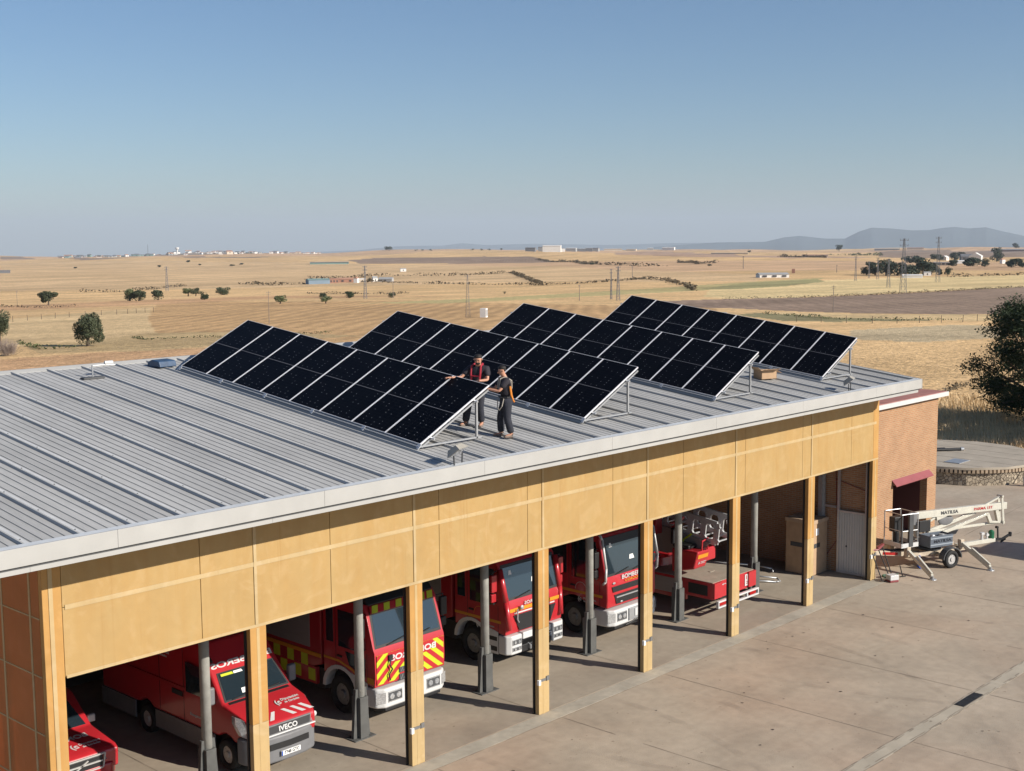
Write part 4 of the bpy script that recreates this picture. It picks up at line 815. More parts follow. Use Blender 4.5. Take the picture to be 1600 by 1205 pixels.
# ---- annex
an = thing('brick_annex', 'brick annex with flat red roof and white edge at the right end of the station', 'building', (0, 0, 0))
AY = 1.9; AZ = 5.56
b = MB(); dx0, dx1, dz1 = 35.55, 38.5, 2.36
b.box(30.87, dx0, AY, AY+0.3, -0.2, AZ); b.box(dx1, 39.3, AY, AY+0.3, -0.2, AZ); b.box(dx0, dx1, AY, AY+0.3, dz1, AZ); b.box(39.02, 39.3, AY+0.3, 9, -0.2, AZ-.01); b.box(30.87, 39.0, 8.7, 9, -0.2, AZ-.01); b.build('brick_wall', M_BRICK, an)
b = MB(); b.box(dx0-0.3, dx1+0.3, AY+1.7, AY+1.8, 0, 2.9); b.box(dx0-.1, dx0, AY+.3, AY+1.7, 0, 2.6); b.box(dx0-.1, dx1+.1, AY+.3, AY+1.7, 2.55, 2.7); b.build('recess_back', M_DARKWALL, an); b = MB(); b.box(dx1, dx1+.1, AY+.3, AY+1.7, 0, 2.6); b.box(dx0-.1, dx1+.1, AY+.3, AY+1.7, 2.55, 2.7); b.build('recess_wall', pm('shaded_maroon', (0.09, 0.025, 0.025), .7), an)  # shade inside the recess is put into these dark wall colours
b = MB(); b.box(37.4, 37.95, AY+1.66, AY+1.7, 1.15, 2.0); b.box(37.35, 38.0, AY+1.67, AY+1.70, 1.1, 2.05, 1); b.build('notice_board', [M_DGREY, M_GREY], an)
b = MB(); b.prism([(AY-0.20, dz1-0.0), (AY-0.0, dz1+0.20), (AY-0.0, dz1+0.25), (AY-0.20, dz1+0.04)], dx0-0.1, dx1+0.15, 'x'); b.build('door_canopy', pm('canopy_red', (0.27, 0.07, 0.075), 0.6, 0, 0.1, 3), an)
b = MB(); b.box(30.88, 39.62, AY-0.30, 9.2, AZ+0.0, AZ+0.17); b.build('roof_edge', M_WPAINT, an)
b = MB(); b.box(30.88, 39.56, AY-0.24, 9.1, AZ+0.17, AZ+0.19); b.build('roof_membrane', M_REDROOF, an)
b = MB(); b.box(30.88, 39.5, 4.1, 4.3, AZ+0.19, AZ+0.62); b.box(30.88, 39.52, 4.06, 4.36, AZ+0.62, AZ+0.68); b.build('parapet', M_MAROON, an)
b = MB(); b.box(39.2, 39.5, 3.6, 3.9, AZ+0.19, AZ+0.42); b.build('corner_brick', M_BRICK, an)

# ================================================================ SOLAR ARRAYS
def pvmat():
    m = bpy.data.materials.new('solar_cells'); m.use_nodes = True; n = m.node_tree; b = n.nodes['Principled BSDF']
    b.inputs['Roughness'].default_value = 0.3; b.inputs['Specular IOR Level'].default_value = 0.07
    uv = n.nodes.new('ShaderNodeUVMap'); uv.uv_map = 'cell'; sx = n.nodes.new('ShaderNodeSeparateXYZ'); n.links.new(uv.outputs[0], sx.inputs[0])
    def math_(op, a, v=None, lnk=None):
        q = n.nodes.new('ShaderNodeMath'); q.operation = op
        n.links.new(a, q.inputs[0])
        if lnk is not None: n.links.new(lnk, q.inputs[1])
        elif v is not None: q.inputs[1].default_value = v
        return q.outputs[0]
    def near(o, k):
        f = math_('FRACT', math_('ADD', o, 0.5)); return math_('ABSOLUTE', math_('SUBTRACT', f, 0.5))
    ax, ay = near(sx.outputs[0], 1), near(sx.outputs[1], 1)
    axm = math_('MULTIPLY', ax, 0.195); aym = math_('MULTIPLY', ay, 0.104)
    dd = math_('LESS_THAN', math_('ADD', axm, None, aym), 0.013)
    ln = math_('LESS_THAN', math_('MINIMUM', axm, None, aym), 0.0022)
    nz = n.nodes.new('ShaderNodeTexNoise'); nz.inputs['Scale'].default_value = 0.55; tcg = n.nodes.new('ShaderNodeTexCoord'); n.links.new(tcg.outputs['Object'], nz.inputs['Vector'])
    wn = n.nodes.new('ShaderNodeTexWhiteNoise'); wn.noise_dimensions = '2D'
    rd = n.nodes.new('ShaderNodeVectorMath'); rd.operation = 'FLOOR'; a2 = n.nodes.new('ShaderNodeVectorMath'); a2.operation = 'ADD'; a2.inputs[1].default_value = (.5, .5, 0); n.links.new(uv.outputs[0], a2.inputs[0]); n.links.new(a2.outputs[0], rd.inputs[0]); n.links.new(rd.outputs[0], wn.inputs['Vector'])
    on = math_('GREATER_THAN', wn.outputs['Value'], 0.6); dd = math_('MULTIPLY', dd, None, on)
    dd = math_('MULTIPLY', dd, None, math_('MULTIPLY', wn.outputs['Value'], 1.1)); ln = math_('MULTIPLY', ln, 0.05)
    s = math_('MAXIMUM', dd, None, ln)
    mix = n.nodes.new('ShaderNodeMix'); mix.data_type = 'RGBA'; n.links.new(s, mix.inputs[0]); mix.inputs[6].default_value = (0.0012, 0.0013, 0.0025, 1); mix.inputs[7].default_value = (0.28, 0.29, 0.32, 1)
    n.links.new(mix.outputs[2], b.inputs['Base Color']); return m
M_PV = pvmat(); M_BACK = pm('panel_back', (0.35, 0.35, 0.36), 0.6, 0, 0.05, 4); M_STRIP = pm('panel_frame', (0.78, 0.78, 0.80), 0.4, 0.2, 0.04, 8); M_DGALV = pm('shaded_rail', (0.30, 0.34, 0.38), 0.35, 0.6, 0.1, 5)
LEN = 2.56; PWD = 1.225; RUN, RISE = 2.295, 1.16
def pv_array(label, xl, yl):
    z0_ = zr(yl)+0.09
    t = thing('solar_array', label, 'solar array', (xl, yl, zr(yl)), 0, 'rows of solar panels on the roof')
    U = Vector((RUN, 0, RISE)).normalized(); V = Vector((0, 1, SL)).normalized(); N = U.cross(V).normalized(); O = Vector((0, 0, 0.14))
    for k in range(8):
        a = O+V*(k*PWD+0.008); w_ = PWD-0.016
        b = MB(); f = 0.018
        def Q(u, v, n=0): return a+U*u+V*v+N*n
        for (u0, u1, v0, v1) in ((0, LEN, 0, f), (0, LEN, w_-f, w_), (0, f*0.6, f, w_-f), (LEN-f*0.6, LEN, f, w_-f)):
            b.add([Q(u0, v0, -.035), Q(u1, v0, -.035), Q(u1, v1, -.035), Q(u0, v1, -.035), Q(u0, v0, .003), Q(u1, v0, .003), Q(u1, v1, .003), Q(u0, v1, .003)], [(0,3,2,1),(4,5,6,7),(0,1,5,4),(1,2,6,5),(2,3,7,6),(3,0,4,7)])
        fr = b.build('panel', M_STRIP, t)
        g = MB(); g.add([Q(f*.6, f, 0), Q(LEN-f*.6, f, 0), Q(LEN-f*.6, w_-f, 0), Q(f*.6, w_-f, 0)], [(0, 1, 2, 3)], 0); go = g.build('glass', [M_PV], fr)
        uvl = go.data.uv_layers.new(name='cell'); vals = {0: (0, 0), 1: (0, 24), 2: (6, 24), 3: (6, 0)}
        for lp in go.data.loops: uvl.data[lp.index].uv = vals[lp.vertex_index]
        g = MB(); g.add([Q(f*.6, f, -.006), Q(LEN-f*.6, f, -.006), Q(LEN-f*.6, w_-f, -.006), Q(f*.6, w_-f, -.006)], [(0, 3, 2, 1)]); g.build('backsheet', M_BACK, fr)
        g = MB(); g.add([Q(LEN*.5-.006, f, .002), Q(LEN*.5+.006, f, .002), Q(LEN*.5+.006, w_-f, .002), Q(LEN*.5-.006, w_-f, .002)], [(0, 1, 2, 3)]); g.build('centre_strip', M_GREYL, fr)
    for uu_ in (0.35, 1.95):
        b = MB(); b.bar(O+U*uu_-N*.06+V*(-0.12), O+U*uu_-N*.06+V*(8*PWD+.12), .04, .04, up=N); b.build('rail', M_ALU, t)
    npost = 6
    for k in range(npost):
        v = 0.02+k*(8*PWD-0.04)/(npost-1); base = V*v
        b = MB(); b.bar(base+Vector((-0.06, 0, 0.075)), base+Vector((2.0, 0, 0.075)), .05, .04); b.build('base_rail', M_GALV, t)
        b = MB(); xp = 1.85; b.bar(base+Vector((xp, 0, 0.06)), base+Vector((xp, 0, 0.14+xp*RISE/RUN-0.12)), .05, .05, up=(0, 1, 0)); b.build('post', M_GALV, t)
        b = MB(); b.bar(base+Vector((0.05, 0, 0.06)), base+Vector((2.28, 0, 0.06+2.23*RISE/RUN)), .04, .04); b.build('slanted_rail', M_GALV, t)
        b = MB(); b.bar(base+Vector((-.10, 0, 0.03)), base+Vector((0.0, 0, 0.13)), .12, .02); b.build('clamp', M_ALU, t)
    b = MB(); b.bar(V*0+Vector((-0.03, 0, 0.085)), V*(8*PWD)+Vector((-0.03, 0, 0.085)), .05, .03); b.build('front_rail', M_ALU, t)
    b = MB(); q_ = [(-.17, 0, .01), (-.04, 0, .085), (-.02, 0, .12), (-.02, 0, .01)]; n0 = [Vector(v)+V*0.02 for v in q_]; n1 = [Vector(v)+V*(8*PWD-.02) for v in q_]; b.add(n0+n1, [(3, 2, 1, 0), (4, 5, 6, 7)]+[(i, (i+1) % 4, 4+(i+1) % 4, 4+i) for i in range(4)]); b.build('front_skirt', pm('shade_blue_channel', (0.075, 0.095, 0.12), .45, .3), t)  # skirt's dark blue carries the shade below the panels' low edge
    return t
M_GREYL = pm('cell_gap', (0.22, 0.22, 0.24), 0.5)
pv_array('foremost solar array, nearest the camera, where the two workers stand at its corner', 8.92, 0.15)
pv_array('second solar array from the left, directly behind the two workers', 14.66, 0.07)
pv_array('third solar array from the left, with the cardboard box to the right of its foot', 20.60, 0.03)
pv_array('rightmost and farthest solar array, near the right end of the roof', 27.03, 0.21)

# roof odds and ends
def flood(x, y, label, rz=0.0):
    z = zr(y); t = thing('floodlight', label, 'floodlight', (x, y, z+0.01), rz); t.scale = (1.15,)*3; b = MB()
    b.bar((-.17, 0, 0), (-.19, 0, .22), .02, .03); b.bar((.17, 0, 0), (.19, 0, .22), .02, .03); b.bar((-.18, 0, 0.01), (.18, 0, 0.01), .03, .02); b.build('bracket', M_DGREY, t)
    b = MB(); c = Vector((0, 0, .26)); U = Vector((0, -.8, .6)).normalized(); Nn = Vector((0, -.6, -.8)).normalized(); X = Vector((1, 0, 0))
    pts = [c+X*sx_*.21+U*uu_*.16 for sx_, uu_ in ((-1, -1), (1, -1), (1, 1), (-1, 1))]
    b.add(pts+[p-Nn*.12+(c-p)*.35 for p in pts], [(0, 1, 2, 3), (7, 6, 5, 4), (0, 4, 5, 1), (1, 5, 6, 2), (2, 6, 7, 3), (3, 7, 4, 0)]); b.build('housing', M_FLOOD, t)
    b = MB(); b.plate([p+Nn*.002+(c-p)*.12 for p in pts], Nn, .006); b.build('lens', M_LAMP, t); return t
M_FLOOD = pm('floodlight_grey', (0.40, 0.37, 0.31), 0.6, 0.1, 0.12, 8)
flood(8.72, -1.28, 'grey floodlight on the roof edge in front of the foremost array', 0.35)
flood(26.3, -1.18, 'grey floodlight on the roof edge near the right end', 0.35)
t = thing('cardboard_box', 'open cardboard box lying on the roof beside the foot of the rightmost array', 'box', (25.35, 1.35, zr(1.35)+0.02), -0.35)
b = MB(); s1, s2, hh = .30, .22, .27; b.box(-s1, s1, -s2, -s2+.012, 0, hh); b.box(-s1, s1, s2-.012, s2, 0, hh); b.box(-s1, -s1+.012, -s2, s2, 0.001, hh); b.box(s1-.012, s1, -s2, s2, 0.001, hh); b.box(-s1, s1, -s2, s2, 0, .01); b.build('carton', M_CARD, t)
b = MB(); b.plate([(-s1, -s2, hh), (s1, -s2, hh), (s1+.02, -s2-.2, hh+.06), (-s1-.02, -s2-.2, hh+.06)], (0, 0, 1), .008); b.plate([(-s1, -s2, hh), (-s1, s2, hh), (-s1-.14, s2, hh+.12), (-s1-.14, -s2, hh+.12)], (0, 0, 1), .008); b.plate([(s1, -s2, hh), (s1, s2, hh), (s1+.2, s2, hh-.1), (s1+.2, -s2, hh-.1)], (0, 0, 1), .008); b.build('flap', M_CARD, t)
t = thing('roof_antenna', 'small roof mast with side arm and white cylinder at the roof back edge', 'antenna', (6.25, 9.9, zr(9.9))); b = MB(); b.cyl((0, 0, 0), (0, 0, .36), .022, .022, 8); b.tube([(0, 0, .34), (.3, -.05, .35), (.62, -.1, .34)], .012); b.build('mast', M_GALV, t); b = MB(); b.cyl((.33, -.05, .40), (.55, -.07, .40), .05, .05, 12); b.build('white_cylinder', M_WPAINT, t); b = MB(); b.box(-.3, .3, -.10, .10, 0, .05); b.build('base_plate', M_DGREY, t)
t = thing('blue_bundle', 'dark blue plastic wrapped bundle behind the low corner of the foremost array', 'bundle', (8.75, 10.55, zr(10.55)+0.01), 0.1); b = MB(); b.prism([(-.30, 0), (.30, 0), (.26, .14), (.1, .20), (-.24, .17)], -.30, .28, 'x'); b.build('wrapped_stack', pm('blue_sheet', (0.035, 0.07, 0.13), 0.45, 0, 0.3, 5), t, bevel=.03)
p_ = (33.0, 9.0); t = thing('flue_pipe', 'black flue pipe with a flat cap sticking up behind the rightmost array', 'chimney', (33.2, 8.6, AZ+0.2)); b = MB(); b.cyl((0, 0, 0), (0, 0, 3.05), .13, .13, 12); b.build('pipe', M_BLK, t); b = MB(); b.cyl((0, 0, 3.05), (0, 0, 3.2), .16, .2, 12); b.box(-.3, .3, -.3, .3, 3.2, 3.26); b.build('cap', M_GALV, t)
for k, (x, y) in enumerate(((20.4, -1.28), (29.2, -0.9))): pass

# ================================================================ PEOPLE
M_SKIN = pm('skin', (0.50, 0.25, 0.16), 0.55, 0, 0.06, 12); M_HAIR = pm('dark_hair', (0.012, 0.010, 0.009), 0.7, 0, 0.2, 30)
M_NAVY = pm('navy_cloth', (0.022, 0.024, 0.035), 0.85, 0, 0.3, 6, 0.4, 30); M_SHIRT = pm('dark_shirt', (0.022, 0.019, 0.026), 0.85, 0, 0.3, 8, 0.4, 30); M_SHOE = pm('work_shoe', (0.20, 0.15, 0.12), 0.8, 0, 0.2, 12); M_REDS = pm('red_harness', (0.36, 0.015, 0.03), 0.6, 0, 0.1, 10); M_ORAS = pm('orange_strap', (0.75, 0.25, 0.03), 0.6, 0, 0.1, 10); M_STRAPL = pm('pale_strap', (0.40, 0.36, 0.30), 0.7, 0, 0.1, 10)
def skin(name, joints, edges, mat, parent, root=0, sub=2):
    me = bpy.data.meshes.new(name); me.from_pydata([j[0] for j in joints], edges, []); o = bpy.data.objects.new(name, me); COL.objects.link(o); o.parent = parent
    m = o.modifiers.new('skin', 'SKIN'); m.use_smooth_shade = True
    for i, j in enumerate(joints):
        s = me.skin_vertices[0].data[i]; r = j[1]; s.radius = r if isinstance(r, tuple) else (r, r); s.use_root = (i == root)
    q = o.modifiers.new('sub', 'SUBSURF'); q.levels = sub; q.render_levels = sub; me.materials.append(mat); return o
def person(label, loc, rz, H, pose, extras):
    # local frame: facing -Y, x to the person's left, metres for a 1.75 m figure
    t = thing('person', label, 'person', loc, rz); t.scale = (H/1.75*1.22, H/1.75*1.22, H/1.75)
    P = pose
    def J(k): return Vector(P[k])
    head = J('head'); neck = J('neck'); ch = J('chest'); pel = J('pelvis')
    js = [(pel, (.09, .07)), (pel.lerp(ch, .5), (.08, .065)), (ch, (.10, .075)), (neck, .055), (head+Vector((0, 0, -.06)), .062), (head+Vector((0, 0, .035)), .082), (head+Vector((0, 0, .10)), .055)]
    es = [(0, 1), (1, 2), (2, 3), (3, 4), (4, 5), (5, 6)]
    def chain(a, lst):
        p = a
        for q in lst: js.append(q); es.append((p, len(js)-1)); p = len(js)-1
        return p
    wr = {}
    for s in ('l', 'r'):
        chain(0, [(J('hip'+s), .06), (J('hip'+s).lerp(J('knee'+s), .5), .055), (J('knee'+s), .045), (J('knee'+s).lerp(J('ank'+s), .35), .052), (J('ank'+s), .036), (J('toe'+s), .034)])
        chain(2, [(J('sh'+s), .045), (J('sh'+s).lerp(J('el'+s), .5), .043), (J('el'+s), .037), (J('el'+s).lerp(J('wr'+s), .4), .036), (J('wr'+s), .024)])
    body = skin('body', js, es, M_SKIN, t)
    # hands: palm, four fingers and a thumb, all one mesh
    for s in ('l', 'r'):
        w_ = J('wr'+s); d = (w_-J('el'+s)).normalized(); side = Vector((1 if s == 'l' else -1, 0, 0)); side = (side-d*side.dot(d)).normalized(); dn = d.cross(side).normalized(); dn = dn if dn.z < 0 else -dn
        hj = [(w_-d*.01, .024), (w_+d*.045, (.030, .020)), (w_+d*.08, (.034, .016))]; he = [(0, 1), (1, 2)]
        for k in range(4):
            off = side*(k-1.5)*.019; L = (.030, .034, .032, .024)[k]; b0 = w_+d*.085+off; i0 = len(hj)
            hj += [(b0, .009), (b0+d*L+dn*.008, .008), (b0+d*L*1.3+dn*(.008+L), .007)]; he += [(2, i0), (i0, i0+1), (i0+1, i0+2)]
        b0 = w_+d*.03-side*.03; i0 = len(hj); hj += [(b0, .011), (b0-side*.015+d*.03+dn*.02, .009), (b0-side*.012+d*.05+dn*.035, .008)]; he += [(1, i0), (i0, i0+1), (i0+1, i0+2)]
        skin('hand', hj, he, M_SKIN, t, sub=1)
    # face details
    fd = Vector(P.get('face', (0, -1, 0))).normalized(); sd_ = Vector((0, 0, 1)).cross(fd).normalized(); up = fd.cross(sd_); up = up if up.z > 0 else -up
    b = MB(); c = head+Vector((0, 0, .02)); b.ball(c+fd*.088-up*.018, .014, .018, .022, 8, 5)
    for q in (-1, 1): b.ball(c+sd_*q*.078+up*(-.01), .010, .013, .022, 8, 5)
    b.ball(c+fd*.05-up*.075, .045, .04, .03, 10, 6); b.build('nose_and_ears', M_SKIN, t, smooth=True)
    b = MB()
    for q in (-1, 1): b.ball(c+fd*.083+sd_*q*.032+up*.008, .013, .008, .008, 6, 4); b.ball(c+fd*.086+sd_*q*.032+up*.028, .020, .008, .006, 6, 4)
    b.ball(c+fd*.09-up*.052, .024, .008, .006, 6, 4)
    if P.get('beard'): b.ball(c+fd*.062-up*.075, .052, .04, .036, 10, 6)
    b.build('eyes_and_mouth', M_HAIR, t, smooth=True)
    b = MB(); b.ball(c-fd*.034+up*.046, .080, .084, .064, 14, 8); b.ball(c-fd*.045-up*.0, .068, .050, .068, 12, 8); b.build('hair', M_HAIR, t, smooth=True)
    # trousers
    js = [(pel+Vector((0, 0, .10)), (.165, .135)), (pel, (.17, .14))]; es = [(0, 1)]
    for s in ('l', 'r'):
        p = 1
        for q in [(J('hip'+s)-Vector((0, 0, .03)), .115), (J('hip'+s).lerp(J('knee'+s), .5), .10), (J('knee'+s), .082), (J('knee'+s).lerp(J('ank'+s), .5), .080), (J('ank'+s).lerp(J('knee'+s), .05), .075)]:
            js.append(q); es.append((p, len(js)-1)); p = len(js)-1
    skin('trousers', js, es, M_NAVY, t)
    # shirt with short sleeves
    js = [(pel+Vector((0, 0, .04)), (.165, .135)), (pel.lerp(ch, .5), (.155, .125)), (ch, (.185, .135)), (neck-Vector((0, 0, .05)), .068)]; es = [(0, 1), (1, 2), (2, 3)]
    for s in ('l', 'r'):
        k = len(js); js += [(J('sh'+s), .085), (J('sh'+s).lerp(J('el'+s), .35), .075), (J('sh'+s).lerp(J('el'+s), .75), .068)]; es += [(2, k), (k, k+1), (k+1, k+2)]
    skin('shirt', js, es, M_SHIRT, t)
    for s in ('l', 'r'):
        a, q = J('ank'+s), J('toe'+s); d = (q-a); d.z = 0; d.normalize(); g = Vector((a.x, a.y, P.get('g'+s, 0.0)))
        skin('shoe', [(g-d*.05+Vector((0, 0, .045)), .045), (g+d*.05+Vector((0, 0, .045)), (.048, .045)), (g+d*.17+Vector((0, 0, .035)), (.045, .033)), (g+Vector((0, 0, .11)), .048)], [(0, 1), (1, 2), (0, 3)], M_SHOE, t)
    for nm, m, pts, r in extras:
        b = MB(); b.tube(pts, r, 6); b.build(nm, m, t)
    return t
# second worker: upright, right of the array corner, arms forward on its edge
def facing(dx, dy): return math.atan2(dy, dx)+math.pi/2
poseB = dict(pelvis=(0, .02, .95), chest=(0, 0, 1.32), neck=(0, -.01, 1.50), head=(0.01, -.07, 1.635), face=(0.05, -.9, -.45),
  hipl=(.09, .02, .90), hipr=(-.09, .02, .90), kneel=(.10, .02, .50), kneer=(-.10, -.08, .50), ankl=(.11, .10, .09), ankr=(-.11, -.07, .09), toel=(.14, -.04, .04), toer=(-.13, -.22, .04),
  shl=(.18, .0, 1.42), shr=(-.18, -.02, 1.42), ell=(.22, -.16, 1.17), elr=(-.20, -.18, 1.18), wrl=(.08, -.40, 1.23), wrr=(-.05, -.42, 1.26))
person('worker in dark T-shirt and orange harness strap, side-on at the foremost array corner', (11.62, 0.02, zr(0.02)+0.005), facing(-.80, .60), 1.74, poseB,
  [('harness_strap', M_STRAPL, [(.09, -.135, 1.20), (.10, -.11, 1.46), (.09, .0, 1.50), (.06, .12, 1.40), (0, .135, 1.2)], .014), ('harness_strap', M_ORAS, [(.17, .07, 1.28), (.15, .10, 1.05), (.10, .14, .93), (.05, .17, .88)], .022), ('harness_strap', M_STRAPL, [(-.09, -.135, 1.20), (-.10, -.11, 1.46), (-.09, .0, 1.50), (-.06, .12, 1.40), (0, .135, 1.2)], .014),
   ('belt', M_BLK, [(.155, 0, 1.0), (.11, -.11, 1.0), (-.11, -.11, 1.0), (-.155, 0, 1.0), (-.11, .13, 1.0), (.11, .13, 1.0), (.155, 0, 1.0)], .022), ('rope_loop', M_STRAPL, [(.17, -.06, .98), (.20, -.10, .80), (.15, -.15, .70), (.06, -.17, .74), (-.02, -.15, .95)], .010)])
poseA = dict(pelvis=(.04, .02, .95), chest=(.12, -.04, 1.31), neck=(.14, -.08, 1.49), head=(.16, -.15, 1.62), face=(.15, -.85, -.5), beard=True,
  hipl=(.13, .02, .90), hipr=(-.05, .02, .90), kneel=(.13, -.02, .50), kneer=(-.13, .0, .50), ankl=(.12, .08, .09), ankr=(-.21, .06, .09), toel=(.15, -.08, .04), toer=(-.26, -.09, .04),
  shl=(.29, -.03, 1.41), shr=(-.05, -.06, 1.41), ell=(.33, -.10, 1.15), elr=(-.18, -.20, 1.20), wrl=(.22, -.32, 1.15), wrr=(-.30, -.40, 1.22))
person('bearded worker in dark shirt and red harness, facing us behind the foremost array', (11.68, 1.15, zr(1.15)+0.005), facing(-.93, -.36), 1.84, poseA,
  [('harness_strap', M_REDS, [(0.19, -.165, 1.10), (0.21, -.165, 1.30), (0.21, -.13, 1.47), (0.19, .0, 1.52), (0.15, .11, 1.40)], .021), ('harness_strap', M_REDS, [(0.03, -.165, 1.10), (0.02, -.165, 1.30), (0.02, -.13, 1.47), (0.04, .0, 1.52), (0.07, .11, 1.40)], .021), ('harness_strap', M_REDS, [(0.02, -.17, 1.24), (0.2, -.17, 1.24)], .018),
   ('belt', M_BLK, [(0.195, 0, 1.0), (0.15, -.11, 1.0), (-0.07, -.11, 1.0), (-0.115, 0, 1.0), (-0.07, .13, 1.0), (0.15, .13, 1.0), (0.195, 0, 1.0)], .022)])


# ================================================================ VEHICLES (local frame: front at y = 0 facing -Y, x to the right in the picture)
def wheel(t, x, y, r=0.5, w_=0.28, rim=None, out=-1):
    o = thing('tmp', '', ''); o.name = 'wheel'; o.parent = t; o.location = (x, y, r)
    b = MB(); prof = [(r*.60, -w_/2), (r*.93, -w_/2), (r, -w_/2+.04), (r, w_/2-.04), (r*.93, w_/2), (r*.60, w_/2)]; n = 28; vs = []; fs = []
    for i in range(n):
        a = 2*math.pi*i/n
        for q, xx in prof: vs.append((xx, q*math.cos(a), q*math.sin(a)))
    m = len(prof)
    for i in range(n):
        for j in range(m): fs.append((i*m+j, ((i+1) % n)*m+j, ((i+1) % n)*m+(j+1) % m, i*m+(j+1) % m))
    b.add(vs, fs); b.build('tyre', M_TYRE, o, smooth=True)
    b = MB(); s = out; b.cyl((s*w_*.15, 0, 0), (s*w_*.32, 0, 0), r*.60, r*.56, 24); b.cyl((s*w_*.32, 0, 0), (s*w_*.5, 0, 0), r*.26, r*.20, 16)
    for i in range(8):
        a = 2*math.pi*i/8; b.cyl((s*w_*.3, r*.42*math.cos(a), r*.42*math.sin(a)), (s*w_*.36, r*.42*math.cos(a), r*.42*math.sin(a)), r*.05, r*.05, 8)
    b.build('rim', rim or M_RIM, o); return o
def sub(t, nm, mat, fn, bevel=0.0, smooth=False):
    b = MB(); fn(b); return b.build(nm, mat, t, bevel=bevel, smooth=smooth)
def arch(cy, r, z0_, n=9): return [(cy+r*math.cos(math.pi*(i/n)), max(z0_, 0.45+r*math.sin(math.pi*(i/n)))) for i in range(n+1)]
def seats(t, y, z, xs_):
    for x in xs_: sub(t, 'seat', M_GREY, lambda b: (b.box(x-.22, x+.22, y, y+.12, z, z+.75), b.box(x-.12, x+.12, y, y+.1, z+.78, z+.98), b.box(x-.22, x+.22, y-.4, y, z, z+.14)), bevel=.04)
def heavy(kind, x, y, label):
    hw = 1.2; t = thing('fire_engine', label, 'fire engine', (x, y, 0.004))
    zc = {2: 3.02, 3: 3.12, 4: 3.22}[kind]; zb = 1.0; wy = 1.35; CL = {2: 2.02, 3: 2.05, 4: 2.95}[kind]; ZA = 1.96; ZB = {2: 2.80, 3: 2.90, 4: 3.05}[kind]
    body = M_RED
    # cab shell: profile with the wheel arch cut out
    prof = [(0.03, 0.98), (0.0, 1.25), (0.02, ZA-.10), (0.07, ZA), (0.32, ZB+.04), (0.46, zc), (CL, zc), (CL, 0.98), (2.01, 0.98)]+[(wy+.66*math.cos(math.pi*i/10), .62+.58*math.sin(math.pi*i/10)) for i in range(0, 11) if .62+.58*math.sin(math.pi*i/10) > 0.98]
    sub(t, 'cab', body, lambda b: b.prism(prof, -hw, hw, 'x'), bevel=.06)
    # windscreen with dark surround
    def wq(z_): return 0.075+(z_-ZA)*(0.25/(ZB+.04-ZA))
    nrm = Vector((0, -(ZB+.04-ZA), 0.25)).normalized()
    def scr(b, x0, x1, z0_, z1_, th, off=0.0): b.plate([Vector((x0, wq(z0_), z0_))+nrm*off, Vector((x1, wq(z0_), z0_))+nrm*off, Vector((x1-.04, wq(z1_), z1_))+nrm*off, Vector((x0+.04, wq(z1_), z1_))+nrm*off], nrm, th)
    ws = sub(t, 'windscreen_frame', M_BLK, lambda b: scr(b, -1.14, 1.14, ZA-.01, ZB+.05, .012), bevel=.02)
    sub(ws, 'windscreen', M_GLASS, lambda b: scr(b, -1.08, 1.08, ZA+.06, ZB-.04-(.14 if kind == 4 else 0), .006, .012), bevel=.004)
    sub(t, 'wiper', M_BLK, lambda b: (b.bar((-.75, wq(ZA)-.04, ZA+.03), (-.1, wq(ZA+.1)-.04, ZA+.13), .02, .02), b.bar((.1, wq(ZA)-.04, ZA+.03), (.75, wq(ZA+.1)-.04, ZA+.13), .02, .02)))
    sub(t, 'dash_paper', M_PAPER, lambda b: scr(b, .02, .26, ZA+.34, ZA+.47, .003, .019))
    if kind != 2: sub(t, 'dash_paper', M_PAPER, lambda b: scr(b, -.85, -.70, ZB-.26, ZB-.14, .003, .019))
    for s in (-1, 1):
        # side windows, doors lines, steps
        sub(t, 'side_window', M_GLASS, lambda b: b.prism([(0.34, ZA-.02), (0.46, ZB-.06), (1.42, ZB-.06), (1.42, ZA-.18), (0.6, ZA-.18)], s*hw, s*(hw+.008), 'x'), bevel=.003)
        sub(t, 'side_window', M_GLASS, lambda b: b.box(min(s*hw, s*(hw+.008)), max(s*hw, s*(hw+.008)), 1.62, CL-.12, ZA-.12, ZB-.06), bevel=.003)
        sub(t, 'door_gap', M_BLK, lambda b: (b.box(min(s*hw, s*(hw+.004)), max(s*hw, s*(hw+.004)), 1.52, 1.535, 1.02, zc-.1), b.box(min(s*hw, s*(hw+.004)), max(s*hw, s*(hw+.004)), 0.30, 0.312, 1.02, 1.8)))
        sub(t, 'door_handle', M_BLK, lambda b: b.box(min(s*hw, s*(hw+.03)), max(s*hw, s*(hw+.03)), 1.28, 1.46, 1.50, 1.55))
        mx = s*(hw+.22)
        m_ = sub(t, 'mirror', M_BLK if kind != 3 else M_RED2, lambda b: (b.box(mx-.11, mx+.11, 0.22, 0.34, 2.25, 2.75), b.box(mx-.10, mx+.10, 0.24, 0.34, 1.96, 2.2)), bevel=.03)
        sub(m_, 'mirror_arm', M_BLK, lambda b: b.tube([(s*(hw-.02), .38, 2.8), (mx, .28, 2.82), (mx, .28, 1.9), (s*(hw-.02), .38, 1.9)], .018))
    # bumper with corners and steps
    lo = 0.42
    wb = M_WPAINT
    def bump(b):
        b.prism([(-hw-.02, 0.28), (-hw+.02, 0.02), (-hw+.22, -0.12), (hw-.22, -0.12), (hw-.02, 0.02), (hw+.02, 0.28), (hw+.02, .55), (-hw-.02, .55)], lo, 0.94, 'z')
